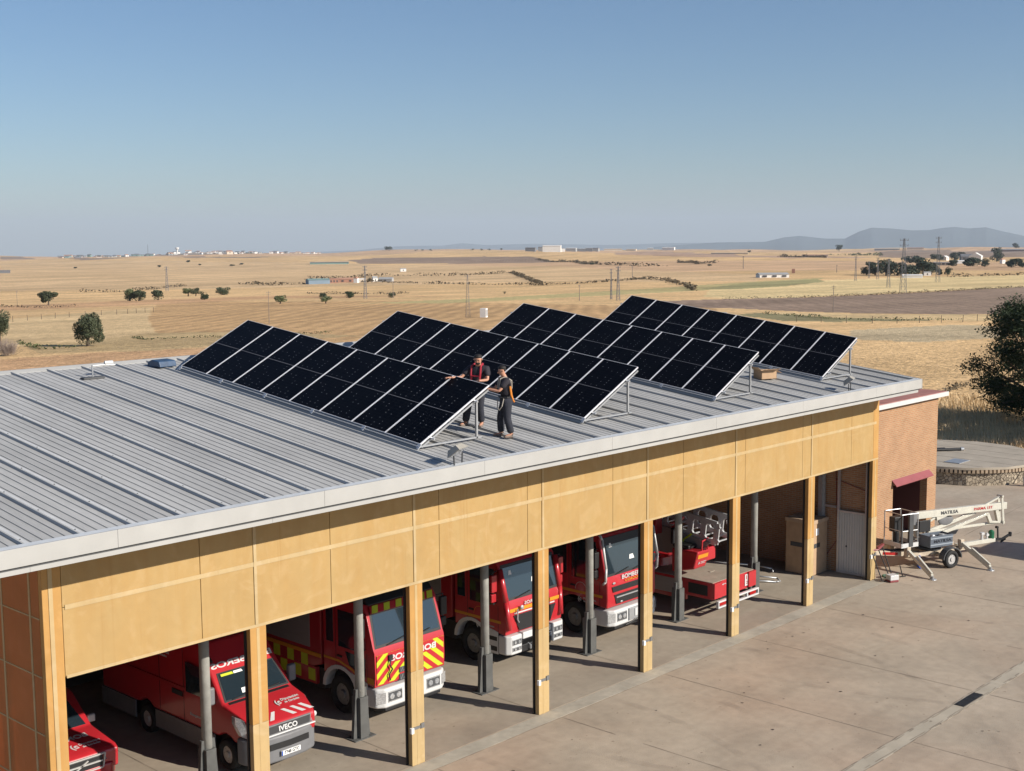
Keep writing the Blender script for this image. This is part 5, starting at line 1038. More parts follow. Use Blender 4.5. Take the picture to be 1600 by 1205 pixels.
    if kind == 3:
        for s in (-1, 1):
            o = sub(t, 'bumper_corner', wb, lambda b: b.prism([(s*(hw+.02), .30), (s*(hw+.02), .0), (s*(hw-.12), -.12), (s*(hw-.55), -.12), (s*(hw-.55), .28)], lo, 0.98, 'z'), bevel=.05)
            sub(o, 'headlight', M_LAMP, lambda b: (b.box(min(s*(hw-.14), s*(hw-.50)), max(s*(hw-.14), s*(hw-.50)), -.135, -.12, .70, .86), b.box(min(s*(hw-.14), s*(hw-.50)), max(s*(hw-.14), s*(hw-.50)), -.135, -.12, .52, .64)), bevel=.004); lamps(o, s*(hw-.14), s*(hw-.50), .70, .86, -.135); lamps(o, s*(hw-.14), s*(hw-.50), .52, .64, -.135)
        sub(t, 'bumper', M_BLK, lambda b: b.box(-.62, .62, -.08, .3, .40, .62), bevel=.03)
        sub(t, 'bumper_top', wb, lambda b: b.box(-.60, .60, -.10, .25, .78, .98), bevel=.03)
        pl = sub(t, 'number_plate', M_PAPER, lambda b: b.box(.1, .6, -.115, -.10, .64, .76)); text('6182 HJJ', .11, M_BLK, pl, (.35, -.118, .70), (1, 0, 0), (0, 0, 1), width=.42)
        sub(t, 'tow_hook', M_GALV, lambda b: (b.tube([(-.35, -.05, .62), (-.35, -.16, .58), (-.35, -.16, .48), (-.30, -.1, .44)], .02)))
    else:
        bo = sub(t, 'bumper', wb, bump, bevel=.06)
        for s in (-1, 1):
            sub(bo, 'headlight', M_LAMP if kind == 2 else M_LAMP, lambda b: b.box(min(s*(hw-.30), s*(hw-.78)), max(s*(hw-.30), s*(hw-.78)), -.132, -.118, .56, .84), bevel=.005); lamps(bo, s*(hw-.30), s*(hw-.78), .57, .83, -.132)
            sub(bo, 'side_lamp', M_LAMP, lambda b: b.plate([(s*(hw-.24), -.113, .56), (s*(hw+.0), .0, .56), (s*(hw+.0), .0, .84), (s*(hw-.24), -.113, .84)], (s*.5, -.9, 0), .01))
        sub(bo, 'lower_lip', M_BLK, lambda b: b.prism([(-hw+.1, 0.2), (-hw+.25, -0.08), (hw-.25, -0.08), (hw-.1, 0.2)], lo-.09, lo+.005, 'z'), bevel=.02)
        if kind == 4:
            sub(bo, 'winch_plate', M_GALV, lambda b: b.box(-.35, .35, -.17, -.12, .50, .88), bevel=.02); sub(bo, 'winch_plate', M_WPAINT, lambda b: b.box(-.10, .60, -.20, -.17, .60, .84), bevel=.02)
            sub(bo, 'tow_cable', M_BLK, lambda b: b.tube([(-.5, -.15, .40), (-.2, -.19, .47), (0, -.21, .52), (.15, -.2, .45), (.3, -.16, .40)], .015))
        else:
            sub(bo, 'bumper_plate', M_WPAINT, lambda b: b.box(-.3, .35, -.15, -.12, .60, .84), bevel=.02)
    for s in (-1, 1):   # step side panel under the door
        if kind == 4:
            sub(t, 'step_panel', M_DGREY, lambda b: b.box(min(s*hw, s*(hw-.3)), max(s*hw, s*(hw-.3)), .56, .72, .40, .96), bevel=.02); continue
        q = sub(t, 'step_panel', wb, lambda b: b.prism([(.30, .40), (.74, .40), (.74, .62), (.86, .92), (1.05, 1.12), (1.05, 1.20), (.30, 1.05)], min(s*hw, s*(hw+.015)), max(s*hw, s*(hw+.015)), 'x'), bevel=.01)
        sub(q, 'step', M_BLK, lambda b: (b.box(min(s*(hw+.016), s*(hw-.0)), max(s*(hw+.022), s*(hw-.0)), .34, .70, .78, .90), b.box(min(s*(hw+.016), s*hw), max(s*(hw+.022), s*hw), .34, .70, .48, .62)))
        sub(t, 'fender', wb, lambda b: b.prism([(wy+.72*math.cos(a), .62+.66*math.sin(a)) for a in [math.pi*i/12 for i in range(0, 13)]]+[(wy+.60*math.cos(a), .62+.56*math.sin(a)) for a in [math.pi*i/12 for i in range(12, -1, -1)]], min(s*(hw-.25), s*(hw+.02)), max(s*(hw-.25), s*(hw+.02)), 'x'))
    for s in (-1, 1):
        wheel(t, s*(hw-.17), wy, .5, .30, M_RIM, s); wheel(t, s*(hw-.17), 5.35, .5, .30, M_RIM, s)
    sub(t, 'chassis', M_BLK, lambda b: (b.box(-.45, .45, .2, 7.4, .5, .8), b.box(-1.1, 1.1, 2.1, 4.6, .45, .99), b.box(-.9, .9, .3, 2.2, .75, 1.0)))
    # front panel
    yf = -0.004
    if kind == 2:
        for s, st2 in ((-1, 1), (1, -1)):
            by = MB()
            rect = (0.02, 1.15, 1.04, 1.80); k = 0
            sub(t, 'reflective_panel', M_YEL, lambda b: b.prism([(s*rect[0], rect[2]), (s*rect[1], rect[2]), (s*rect[1], rect[3]), (s*rect[0], rect[3])], yf-.004, yf, 'y'))
            for c in np.arange(-0.6, 2.1, 0.30):
                P_ = clip([(0, c), (1.2, c-0.95), (1.2, c-0.95+.15), (0, c+.15)], (rect[0], rect[1], 0, .76))
                if P_: by.add([(s*p[0], yf-.008, rect[2]+p[1]) for p in P_], [list(range(len(P_)))])
            by.build('red_stripes', M_RED, t)
            by = MB(); by.box(min(s*(hw-.0), s*(hw+.006)), max(s*(hw-.0), s*(hw+.006)), .06, .30, 1.05, 1.2); by.build('reflective_edge', M_ORA, t)
            sub(t, 'red_field', M_RED, lambda b: b.prism([(s*.02, 1.52), (s*.60, 1.52), (s*.78, 1.80), (s*.02, 1.80)], yf-.012, yf-.009, 'y'))
        text('BOMBEROS.', .21, M_WPAINT, t, (0.06, yf-.016, 1.63), (1, 0, 0), (0, 0, 1), mirror=True, width=1.62, bold=.03)
        sub(t, 'grille', M_DGREY, lambda b: (b.box(-.42, .42, yf-.03, yf-.012, 1.00, 1.16), b.box(-.42, .42, yf-.03, yf-.012, 1.20, 1.34)), bevel=.01)
        sub(t, 'grille_slats', M_GALV, lambda b: [b.bar((-.38+.09*i, yf-.034, 1.02), (-.32+.09*i, yf-.034, 1.14), .012, .01) for i in range(9)]+[b.bar((-.38+.09*i, yf-.034, 1.22), (-.32+.09*i, yf-.034, 1.32), .012, .01) for i in range(9)])
        sub(t, 'hose_fitting', M_BLK, lambda b: (b.tube([(-.72, yf-.05, 1.66), (-.78, yf-.08, 1.5), (-.70, yf-.08, 1.38), (-.8, yf-.06, 1.25), (-.76, yf-.06, 1.1)], .018), b.box(-.78, -.66, yf-.06, yf-.01, 1.60, 1.74)))
        # red and yellow sun visor
        v = sub(t, 'sun_visor', M_RED, lambda b: b.plate([(-1.1, .27, ZB+.0), (1.1, .27, ZB+.0), (1.06, .37, ZB+.17), (-1.06, .37, ZB+.17)], (0, -.8, .5), .03), bevel=.01)
        sub(v, 'visor_stripes', M_YEL, lambda b: [b.plate([(x_, .268, ZB+.005), (x_+.19, .268, ZB+.005), (x_+.27, .364, ZB+.165), (x_+.08, .364, ZB+.165)], (0, -.8, .5), .036) for x_ in (-1.06, -.66, -.26, .14, .54, .82)])
        sub(t, 'roof_box', M_BLK, lambda b: b.prism([(.32, zc-.02), (.55, zc+.26), (1.7, zc+.26), (1.9, zc)], -1.12, 1.12, 'x'), bevel=.05)
        sub(t, 'beacon', M_BLUE, lambda b: b.cyl((-.8, .75, zc+.24), (-.8, .75, zc+.42), .10, .07, 12))
    if kind == 3:
        sub(t, 'grille', M_BLK, lambda b: b.prism([(-.66, 1.04), (.66, 1.04), (.90, 1.52), (-.90, 1.52)], yf-.02, yf, 'y'), bevel=.02)
        sub(t, 'front_stripe', M_ORA, lambda b: b.box(-1.14, 1.14, yf-.006, yf, 1.62, 1.72)); sub(t, 'front_stripe', M_WPAINT, lambda b: b.box(-.85, .85, yf-.008, yf, 1.55, 1.59))
        for s in (-1, 1): sub(t, 'corner_post', M_RED, lambda b: b.tube([(s*(hw-.03), .26, 2.85), (s*(hw-.06), .05, 1.95), (s*(hw-.10), -.03, 1.15)], .085, 10), smooth=True)
        sub(t, 'winch_lamp', M_GALV, lambda b: (b.ball((-.62, yf-.08, 1.72), .07, .04, .07), b.tube([(-.78, yf-.06, 1.70), (-.80, yf-.07, 1.4), (-.72, yf-.05, 1.3)], .02)))
        text('BOMBEROS', .13, M_WPAINT, t, (0, yf-.024, 1.80), (1, 0, 0), (0, 0, 1), mirror=True, width=.9)
    if kind == 4:
        sub(t, 'grille', M_BLK, lambda b: (b.prism([(-.78, 1.08), (.78, 1.08), (.9, 1.38), (-.9, 1.38)], yf-.015, yf, 'y'), b.prism([(-.95, 1.46), (.95, 1.46), (1.0, 1.64), (-1.0, 1.64)], yf-.015, yf, 'y')), bevel=.01)
        sub(t, 'grille_bar', M_GALV, lambda b: b.box(-.8, .8, yf-.03, yf-.012, 1.27, 1.31))
        text('BOMBEROS', .18, M_WPAINT, t, (.05, yf-.006, 1.86), (1, 0, 0), (0, 0, 1), width=1.15); text('C\u00d3RDOBA', .10, M_ORA, t, (.05, yf-.006, 1.73), (1, 0, 0), (0, 0, 1), width=.85)
        sub(t, 'badge', M_GALV, lambda b: (b.ball((-.90, yf-.008, 1.74), .07, .012, .035), b.ball((-.55, yf-.02, 1.12), .06, .012, .03)))
        for s in (-1, 1):
            fr = sub(t, 'roll_bar', M_WPAINT, lambda b: b.tube([(s*(hw+.07), .12, 1.75), (s*(hw+.07), .02, 1.85), (s*(hw+.07), .0, 2.25), (s*(hw+.06), .16, 3.1), (s*(hw+.02), .35, 3.30), (s*(hw+.0), 3.0, 3.34), (s*(hw+.05), 3.05, 3.0), (s*(hw+.07), 3.05, 1.0)], .038, 8), smooth=True)
        sub(t, 'roll_bar', M_WPAINT, lambda b: (b.tube([(-hw-.02, .35, 3.30), (hw+.02, .35, 3.30)], .035, 8), b.tube([(-hw, 1.8, 3.32), (hw, 1.8, 3.32)], .03, 8)), smooth=True)
        sub(t, 'roof_panel', M_BLK, lambda b: b.box(-1.15, 1.15, .38, 2.9, zc-.02, zc+.04))
    # stripes and crests on the cab sides
    for s in (-1, 1):
        if kind == 2:
            sub(t, 'side_stripe', M_ORA, lambda b: (b.prism([(.32, 1.02), (.9, 1.30), (1.4, 1.42), (CL, 1.42), (CL, 1.36), (1.4, 1.36), (.9, 1.24), (.32, .98)], min(s*(hw), s*(hw+.006)), max(s*(hw), s*(hw+.006)), 'x')))
            sub(t, 'door_low_window', M_GLASS, lambda b: b.prism([(.38, 1.15), (.36, 1.66), (1.15, 1.70), (1.0, 1.36)], min(s*(hw), s*(hw+.008)), max(s*(hw), s*(hw+.008)), 'x'))
        else: sub(t, 'side_stripe', M_ORA, lambda b: (b.box(min(s*(hw), s*(hw+.006)), max(s*(hw), s*(hw+.006)), .2, CL, 1.30, 1.38)))
    if kind in (3, 4):
        sub(t, 'door_crest', M_ORA if kind == 3 else M_WPAINT, lambda b: [b.bar((-hw-.004, 1.05+.22*math.cos(a), 1.42+.24*math.sin(a)), (-hw-.004, 1.05+.22*math.cos(a+.32), 1.42+.24*math.sin(a+.32)), .012, .004, up=(1, 0, 0)) for a in np.arange(0, 3.1, .31)])
        logo(t, (-hw-.006, .80, 1.14), (0, -1, 0), (0, 0, 1), .9)
    # body behind the cab
    bz = 3.15; BS = CL+.12; e_ = lambda y_: y_
    sub(t, 'body', M_RED2, lambda b: b.prism([(BS, 1.12), (BS+.35, 1.0), (4.70, 1.0), (4.75, 1.15), (6.0, 1.15), (6.05, 1.0), (7.6, 1.0), (7.6, bz), (BS, bz)], -hw, hw, 'x'), bevel=.03)
    for s in (-1, 1):
        sub(t, 'shutter', M_SHUT, lambda b: b.box(min(s*(hw), s*(hw+.012)), max(s*(hw), s*(hw+.012)), BS+.45, 4.75, 1.5, 3.0)); sub(t, 'shutter', M_SHUT, lambda b: b.box(min(s*(hw), s*(hw+.012)), max(s*(hw), s*(hw+.012)), 4.9, 7.3, 1.5, 3.0))
        if kind == 2:
            sub(t, 'checker_panel', M_RED, lambda b: b.box(min(s*hw, s*(hw-.1)), max(s*hw, s*(hw-.1)), 2.35, 4.7, .55, 1.0))
            [sub(t, 'checker_square', M_YEL, lambda b: b.box(min(s*hw, s*(hw+.006)), max(s*hw, s*(hw+.006)), 2.4+i*.3, 2.68+i*.3, .62+j*.36, .94+j*.36)) for i in range(16) for j in range(2) if (i+j) % 2 == 0 and (j == 1 or i < 7)]
            sub(t, 'side_stripe', M_ORA, lambda b: b.box(min(s*hw, s*(hw+.02)), max(s*hw, s*(hw+.02)), BS, 7.5, 1.30, 1.40))
    logo(t, (-hw-.016, 4.35, 2.3), (0, -1, 0), (0, 0, 1), 1.5)
    sub(t, 'roof_rack', M_GALV, lambda b: (b.tube([(-.9, 3.2, bz+.15), (-.9, 7.5, bz+.15)], .025), b.tube([(.9, 3.2, bz+.15), (.9, 7.5, bz+.15)], .025)))
    return t
def lamps(par, x0, x1, z0_, z1_, y):
    sub(par, 'lamp_bezel', M_DGREY, lambda b: b.box(min(x0, x1)+.02, max(x0, x1)-.02, y-.008, y, z0_+.02, z1_-.02), bevel=.004)
    sub(par, 'lamp_reflectors', M_LAMP, lambda b: [b.cyl((x0+(x1-x0)*f, y-.009, (z0_+z1_)/2), (x0+(x1-x0)*f, y-.02, (z0_+z1_)/2), (z1_-z0_)*.30, (z1_-z0_)*.26, 12) for f in (.26, .72)])
def logo(t, o, xd, yd, k=1.0, m=None):
    m = m or M_WPAINT; X = Vector(xd); Y = Vector(yd); o = Vector(o)
    text('(c', .20*k, m, t, o-X*.33*k, xd, yd, bold=.03, name='crest'); text('Diputaci\u00f3n', .085*k, m, t, o+X*.10*k+Y*.035*k, xd, yd, width=.55*k); text('de C\u00f3rdoba', .07*k, m, t, o+X*.06*k-Y*.06*k, xd, yd, width=.44*k)
heavy(2, 10.66, 2.52, 'fire engine with yellow and red chevrons on its front and a white bumper')
heavy(3, 15.92, 3.00, 'fire engine with a plain red front, orange stripe and white headlight corners')
heavy(4, 19.86, 2.52, 'fire engine with white roll bars round its cab and a full white bumper')

def van():
    t = thing('rescue_van', 'tall red rescue van with white slanted stripes on its bonnet and a grey bumper', 'van', (6.37, 2.02, 0.004)); hw = 1.0
    z1 = 2.78
    prof = [(0.06, 0.72), (0.05, 1.12), (0.13, 1.20), (0.62, 1.40), (1.12, 1.52), (1.70, 2.18), (2.15, 2.72), (2.5, z1), (6.5, z1), (6.5, .72), (4.88, .72)]+[(4.43+.45*math.cos(math.pi*i/8), .42+.45*math.sin(math.pi*i/8)) for i in range(9) if .42+.45*math.sin(math.pi*i/8) > .72]+[(3.98, .72), (1.45, .72)]+[(1.02+.43*math.cos(math.pi*i/8), .42+.43*math.sin(math.pi*i/8)) for i in range(9) if .42+.43*math.sin(math.pi*i/8) > .72]
    bo_ = sub(t, 'body', M_RED, lambda b: b.prism(prof, -hw, hw, 'x'), bevel=.075)
    def tap(y_): return 0.80+0.2*min(1, max(0, y_)/0.62)**0.6
    for v_ in bo_.data.vertices: v_.co.x *= tap(v_.co.y)*(1-0.10*max(0, v_.co.z-1.5)/1.3 if v_.co.y < 2.3 else 1)
    sub(t, 'bumper', M_GREY, lambda b: b.prism([(-hw-.02, .60), (-hw+.01, .36), (-.84, .10), (-.5, -.02), (0, -.06), (.5, -.02), (.84, .10), (hw-.01, .36), (hw+.02, .60)], .26, .90, 'z'), bevel=.07)
    sub(t, 'lower_grille', M_BLK, lambda b: b.plate([(-.55, -.04, .60), (0, -.075, .60), (.55, -.04, .60), (.55, -.04, .74), (0, -.075, .74), (-.55, -.04, .74)], (0, -1, 0), .015))
    [sub(t, 'sill', M_GREY, lambda b: b.box(s*hw-.02, s*hw+.02, a, c, .30, .74)) for s in (-1, 1) for a, c in ((1.46, 3.97), (4.89, 6.5))]
    g = sub(t, 'grille', M_GREY, lambda b: b.plate([(-.66, .05, .93), (.66, .05, .93), (.70, .09, 1.14), (-.70, .09, 1.14)], (0, -1, .2), .05), bevel=.012)
    sub(g, 'grille_mesh', M_BLK, lambda b: b.plate([(-.62, -.0, .965), (.62, -.0, .965), (.66, .035, 1.12), (-.66, .035, 1.12)], (0, -1, .2), .012))
    sub(g, 'chrome_strip', M_WPAINT, lambda b: b.plate([(-.78, .04, .905), (.78, .04, .905), (.78, .045, .935), (-.78, .045, .935)], (0, -1, .1), .06))
    text('IVECO', .155, M_WPAINT, g, (0, -.008, 1.035), (1, 0, 0), (0, .2, 1), bold=.03, width=.52)
    for s in (-1, 1):
        hl_ = sub(t, 'headlight', M_LAMP, lambda b: b.add([(s*x_, y_-(.012 if q == 0 else -.12), z_) for q in (0, 1) for x_, y_, z_ in ((.70, .03, .93), (.90, .16, .90), (1.0, .40, .95), (1.02, .62, 1.20), (1.0, .66, 1.36), (.90, .42, 1.30), (.76, .12, 1.19))], [tuple(range(7)), tuple(range(7, 14))]+[(i, (i+1) % 7, 7+(i+1) % 7, 7+i) for i in range(7)]), bevel=.01); sub(hl_, 'lamp_bowl', M_WPAINT, lambda b: b.ball((s*.86, .13, 1.06), .07, .05, .07))
        wheel(t, s*(hw-.12), 1.02, .36, .22, M_RIML, s); wheel(t, s*(hw-.12), 4.43, .36, .22, M_RIML, s)
        sub(t, 'side_window', M_GLASS, lambda b: b.prism([(1.40, 1.52), (1.92, 2.2), (2.60, 2.24), (2.60, 1.50)], min(s*hw, s*(hw+.008)), max(s*hw, s*(hw+.008)), 'x'))
        m_ = sub(t, 'mirror', M_GREY, lambda b: b.box(s*(hw+.16)-.11, s*(hw+.16)+.11, 1.30, 1.44, 1.50, 1.92), bevel=.05); sub(m_, 'mirror_arm', M_BLK, lambda b: b.tube([(s*(hw-.04), 1.45, 1.5), (s*(hw+.16), 1.38, 1.52)], .035))
        sub(t, 'door_gap', M_BLK, lambda b: (b.box(min(s*hw, s*(hw+.004)), max(s*hw, s*(hw+.004)), 2.70, 2.715, .76, 2.5), b.box(min(s*hw, s*(hw+.004)), max(s*hw, s*(hw+.004)), 3.75, 3.765, .8, 2.5), b.box(min(s*hw, s*(hw+.02)), max(s*hw, s*(hw+.02)), 2.75, 3.2, 1.34, 1.46)))
    # bonnet plane details
    def bp(x, v, off=0.0):   # v 0..1 up the bonnet
        n_ = Vector((0, -.20, .49)).normalized(); yy_ = .13+.99*v; zz_ = 1.20+.20*min(yy_-.13, .49)/.49+.12*max(0, yy_-.62)/.5; return Vector((x, yy_, zz_))+n_*(off+.004)
    n_ = Vector((0, -.20, .49)).normalized()
    sub(t, 'bonnet_stripe', M_WPAINT, lambda b: [b.plate([bp(s*(.12+.26*i), .02), bp(s*(.24+.26*i), .02), bp(s*(.14+.26*i)-s*.10, .26), bp(s*(.12+.26*i)-s*.18, .26)], n_, .003) for s in (-1, 1) for i in (0.55, 1.55, 2.45)])
    text('(c', .20, M_WPAINT, t, bp(.16, .47, .012), (1, 0, 0), (0, .62, .21), bold=.03, name='crest'); text('Diputaci\u00f3n', .10, M_WPAINT, t, bp(.53, .52, .012), (1, 0, 0), (0, .62, .21), width=.50); text('de C\u00f3rdoba', .08, M_WPAINT, t, bp(.53, .42, .010), (1, 0, 0), (0, .62, .21), width=.42)
    def wp(x, v, off=0.0): nn = Vector((0, -.66, .58)).normalized(); return Vector((x, 1.12+.58*v, 1.52+.66*v))+nn*(off+.002)
    nn = Vector((0, -.66, .58)).normalized()
    ws = sub(t, 'windscreen_frame', M_BLK, lambda b: b.plate([wp(-.92, .03), wp(.92, .03), wp(.80, .88), wp(-.80, .88)], nn, .008), bevel=.01)
    sub(ws, 'windscreen', M_GLASS, lambda b: b.plate([wp(-.86, .08, .008), wp(.86, .08, .008), wp(.76, .84, .008), wp(-.76, .84, .008)], nn, .006))
    sub(ws, 'dash_paper', M_PAPER, lambda b: b.plate([wp(-.38, .16, .0145), wp(-.12, .16, .0145), wp(-.14, .3, .0145), wp(-.36, .3, .0145)], nn, .003)); sub(ws, 'sticker', M_YEL, lambda b: b.plate([wp(-.72, .75, .0145), wp(-.38, .75, .0145), wp(-.40, .82, .0145), wp(-.72, .82, .0145)], nn, .003)); sub(ws, 'sticker', M_PAPER, lambda b: b.plate([wp(-.37, .75, .0145), wp(-.12, .75, .0145), wp(-.14, .82, .0145), wp(-.37, .82, .0145)], nn, .003))
    sub(t, 'wiper', M_BLK, lambda b: (b.bar(wp(-.7, .06, .03), wp(-.05, .12, .03), .02, .02), b.bar(wp(.0, .06, .03), wp(.65, .12, .03), .02, .02), b.plate([bp(-.85, .92), bp(.85, .92), bp(.85, 1.03), bp(-.85, 1.03)], n_, .012)))
    hn = Vector((0, -.54, .45)).normalized(); text('BOMBEROS', .19, M_WPAINT, t, Vector((-.0, 1.745, 2.234))+hn*.006, (1, 0, 0), (0, .45, .54), mirror=True, width=1.72, bold=.03)
    pl = sub(t, 'number_plate', M_PAPER, lambda b: b.box(-.27, .27, -.10, -.07, .42, .53)); text('7748 GTC', .11, M_BLK, pl, (.02, -.103, .475), (1, 0, 0), (0, 0, 1), width=.42); sub(pl, 'plate_band', M_BLUE, lambda b: b.box(-.27, -.235, -.103, -.10, .42, .53))
    logo(t, (-hw-.006, 3.7, 2.25), (0, -1, 0), (0, 0, 1), 1.1); text('Emergencias', .10, M_WPAINT, t, (-hw-.006, 2.2, 1.0), (0, -1, 0), (0, 0, 1)); [sub(t, 'side_moulding', M_RED2, lambda b: b.box(s*hw-.012, s*hw+.012, 2.6, 6.1, 1.52, 1.58)) for s in (-1, 1)]
    sub(t, 'roof_ladder_rail', M_BLK, lambda b: b.tube([(-.80, 1.78, 2.34), (-.86, 2.3, 2.80), (-.9, 2.6, 2.85), (-.9, 6.0, 2.86)], .03))
    sub(t, 'chassis', M_BLK, lambda b: b.box(-.8, .8, .3, 6.0, .28, .72))
van()
def pickup():
    t = thing('red_pickup', 'red four wheel drive car cut by the bottom edge, parked in the first bay', 'car', (2.25, 3.95, 0.004)); hw = .93
    prof = [(0.02, .55), (0.0, .98), (.12, 1.06), (1.15, 1.20), (1.95, 1.78), (2.2, 1.83), (3.9, 1.83), (4.1, 1.2), (5.3, 1.18), (5.3, .55), (4.75, .55)]+[(4.3+.45*math.cos(math.pi*i/8), .42+.45*math.sin(math.pi*i/8)) for i in range(9) if .42+.45*math.sin(math.pi*i/8) > .55]+[(1.4, .55)]+[(.95+.45*math.cos(math.pi*i/8), .42+.45*math.sin(math.pi*i/8)) for i in range(9) if .42+.45*math.sin(math.pi*i/8) > .55]
    sub(t, 'body', M_RED, lambda b: b.prism(prof, -hw, hw, 'x'), bevel=.09)
    sub(t, 'bumper', M_RED2, lambda b: b.prism([(-hw, .45), (-hw+.02, .15), (-hw+.2, -.05), (hw-.2, -.05), (hw-.02, .15), (hw, .45)], .38, .72, 'z'), bevel=.06)
    g = sub(t, 'grille', M_BLK, lambda b: b.box(-.52, .52, -.04, .02, .68, .95), bevel=.03); sub(g, 'chrome_frame', M_RIML, lambda b: (b.bar((-.56, -.05, .97), (.56, -.05, .97), .04, .03), b.bar((-.50, -.05, .66), (.50, -.05, .66), .03, .03), b.bar((-.56, -.05, .97), (-.50, -.05, .66), .04, .03), b.bar((.56, -.05, .97), (.50, -.05, .66), .04, .03), b.bar((-.5, -.055, .82), (.5, -.055, .82), .03, .03), b.bar((-.15, -.055, .74), (.15, -.055, .90), .03, .03)))
    for s in (-1, 1):
        sub(t, 'headlight', M_LAMP, lambda b: b.add([(s*.58, -.03, .80), (s*.90, .14, .80), (s*.95, .40, .98), (s*.62, .02, 1.0), (s*.58, .1, .80), (s*.88, .25, .80), (s*.90, .45, .96), (s*.62, .12, .98)], [(0, 1, 2, 3), (4, 5, 6, 7), (0, 1, 5, 4), (1, 2, 6, 5), (2, 3, 7, 6), (3, 0, 4, 7)]))
        wheel(t, s*(hw-.1), .95, .37, .22, M_RIML, s); wheel(t, s*(hw-.1), 4.3, .37, .22, M_RIML, s)
        sub(t, 'side_window', M_GLASS, lambda b: b.prism([(1.4, 1.22), (2.05, 1.72), (3.7, 1.72), (3.85, 1.22)], min(s*hw, s*(hw+.006)), max(s*hw, s*(hw+.006)), 'x'))
        sub(t, 'mirror', M_RIML, lambda b: b.box(s*(hw+.13)-.1, s*(hw+.13)+.1, 1.38, 1.5, 1.15, 1.34), bevel=.04)
    nn = Vector((0, -.58, .80)).normalized()
    def wp(x, v, off=0.0): return Vector((x, 1.17+.78*v, 1.215+.565*v))+nn*off
    ws = sub(t, 'windscreen', M_GLASS, lambda b: b.plate([wp(-.80, .03), wp(.80, .03), wp(.66, .97), wp(-.66, .97)], nn, .008), bevel=.003)
    n_ = Vector((0, -.14, 1.03)).normalized()
    def bp(x, v, off=0.0): return Vector((x, .12+1.03*v, 1.06+.14*v))+n_*(off+.001)
    text('BOMBEROS', .24, M_WPAINT, t, bp(.0, .66, .001), (1, 0, 0), (0, 1.03, .14), mirror=True, width=1.2, bold=.02)
    text('(c', .24, M_WPAINT, t, bp(.08, .28, .001), (1, 0, 0), (0, 1.03, .14), bold=.03, name='crest'); text('Diputaci\u00f3n', .11, M_WPAINT, t, bp(.46, .32, .001), (1, 0, 0), (0, 1.03, .14), width=.5); text('de C\u00f3rdoba', .09, M_WPAINT, t, bp(.45, .20, .001), (1, 0, 0), (0, 1.03, .14), width=.42)
    sub(t, 'chassis', M_BLK, lambda b: b.box(-.8, .8, .3, 5.0, .32, .56))
pickup()

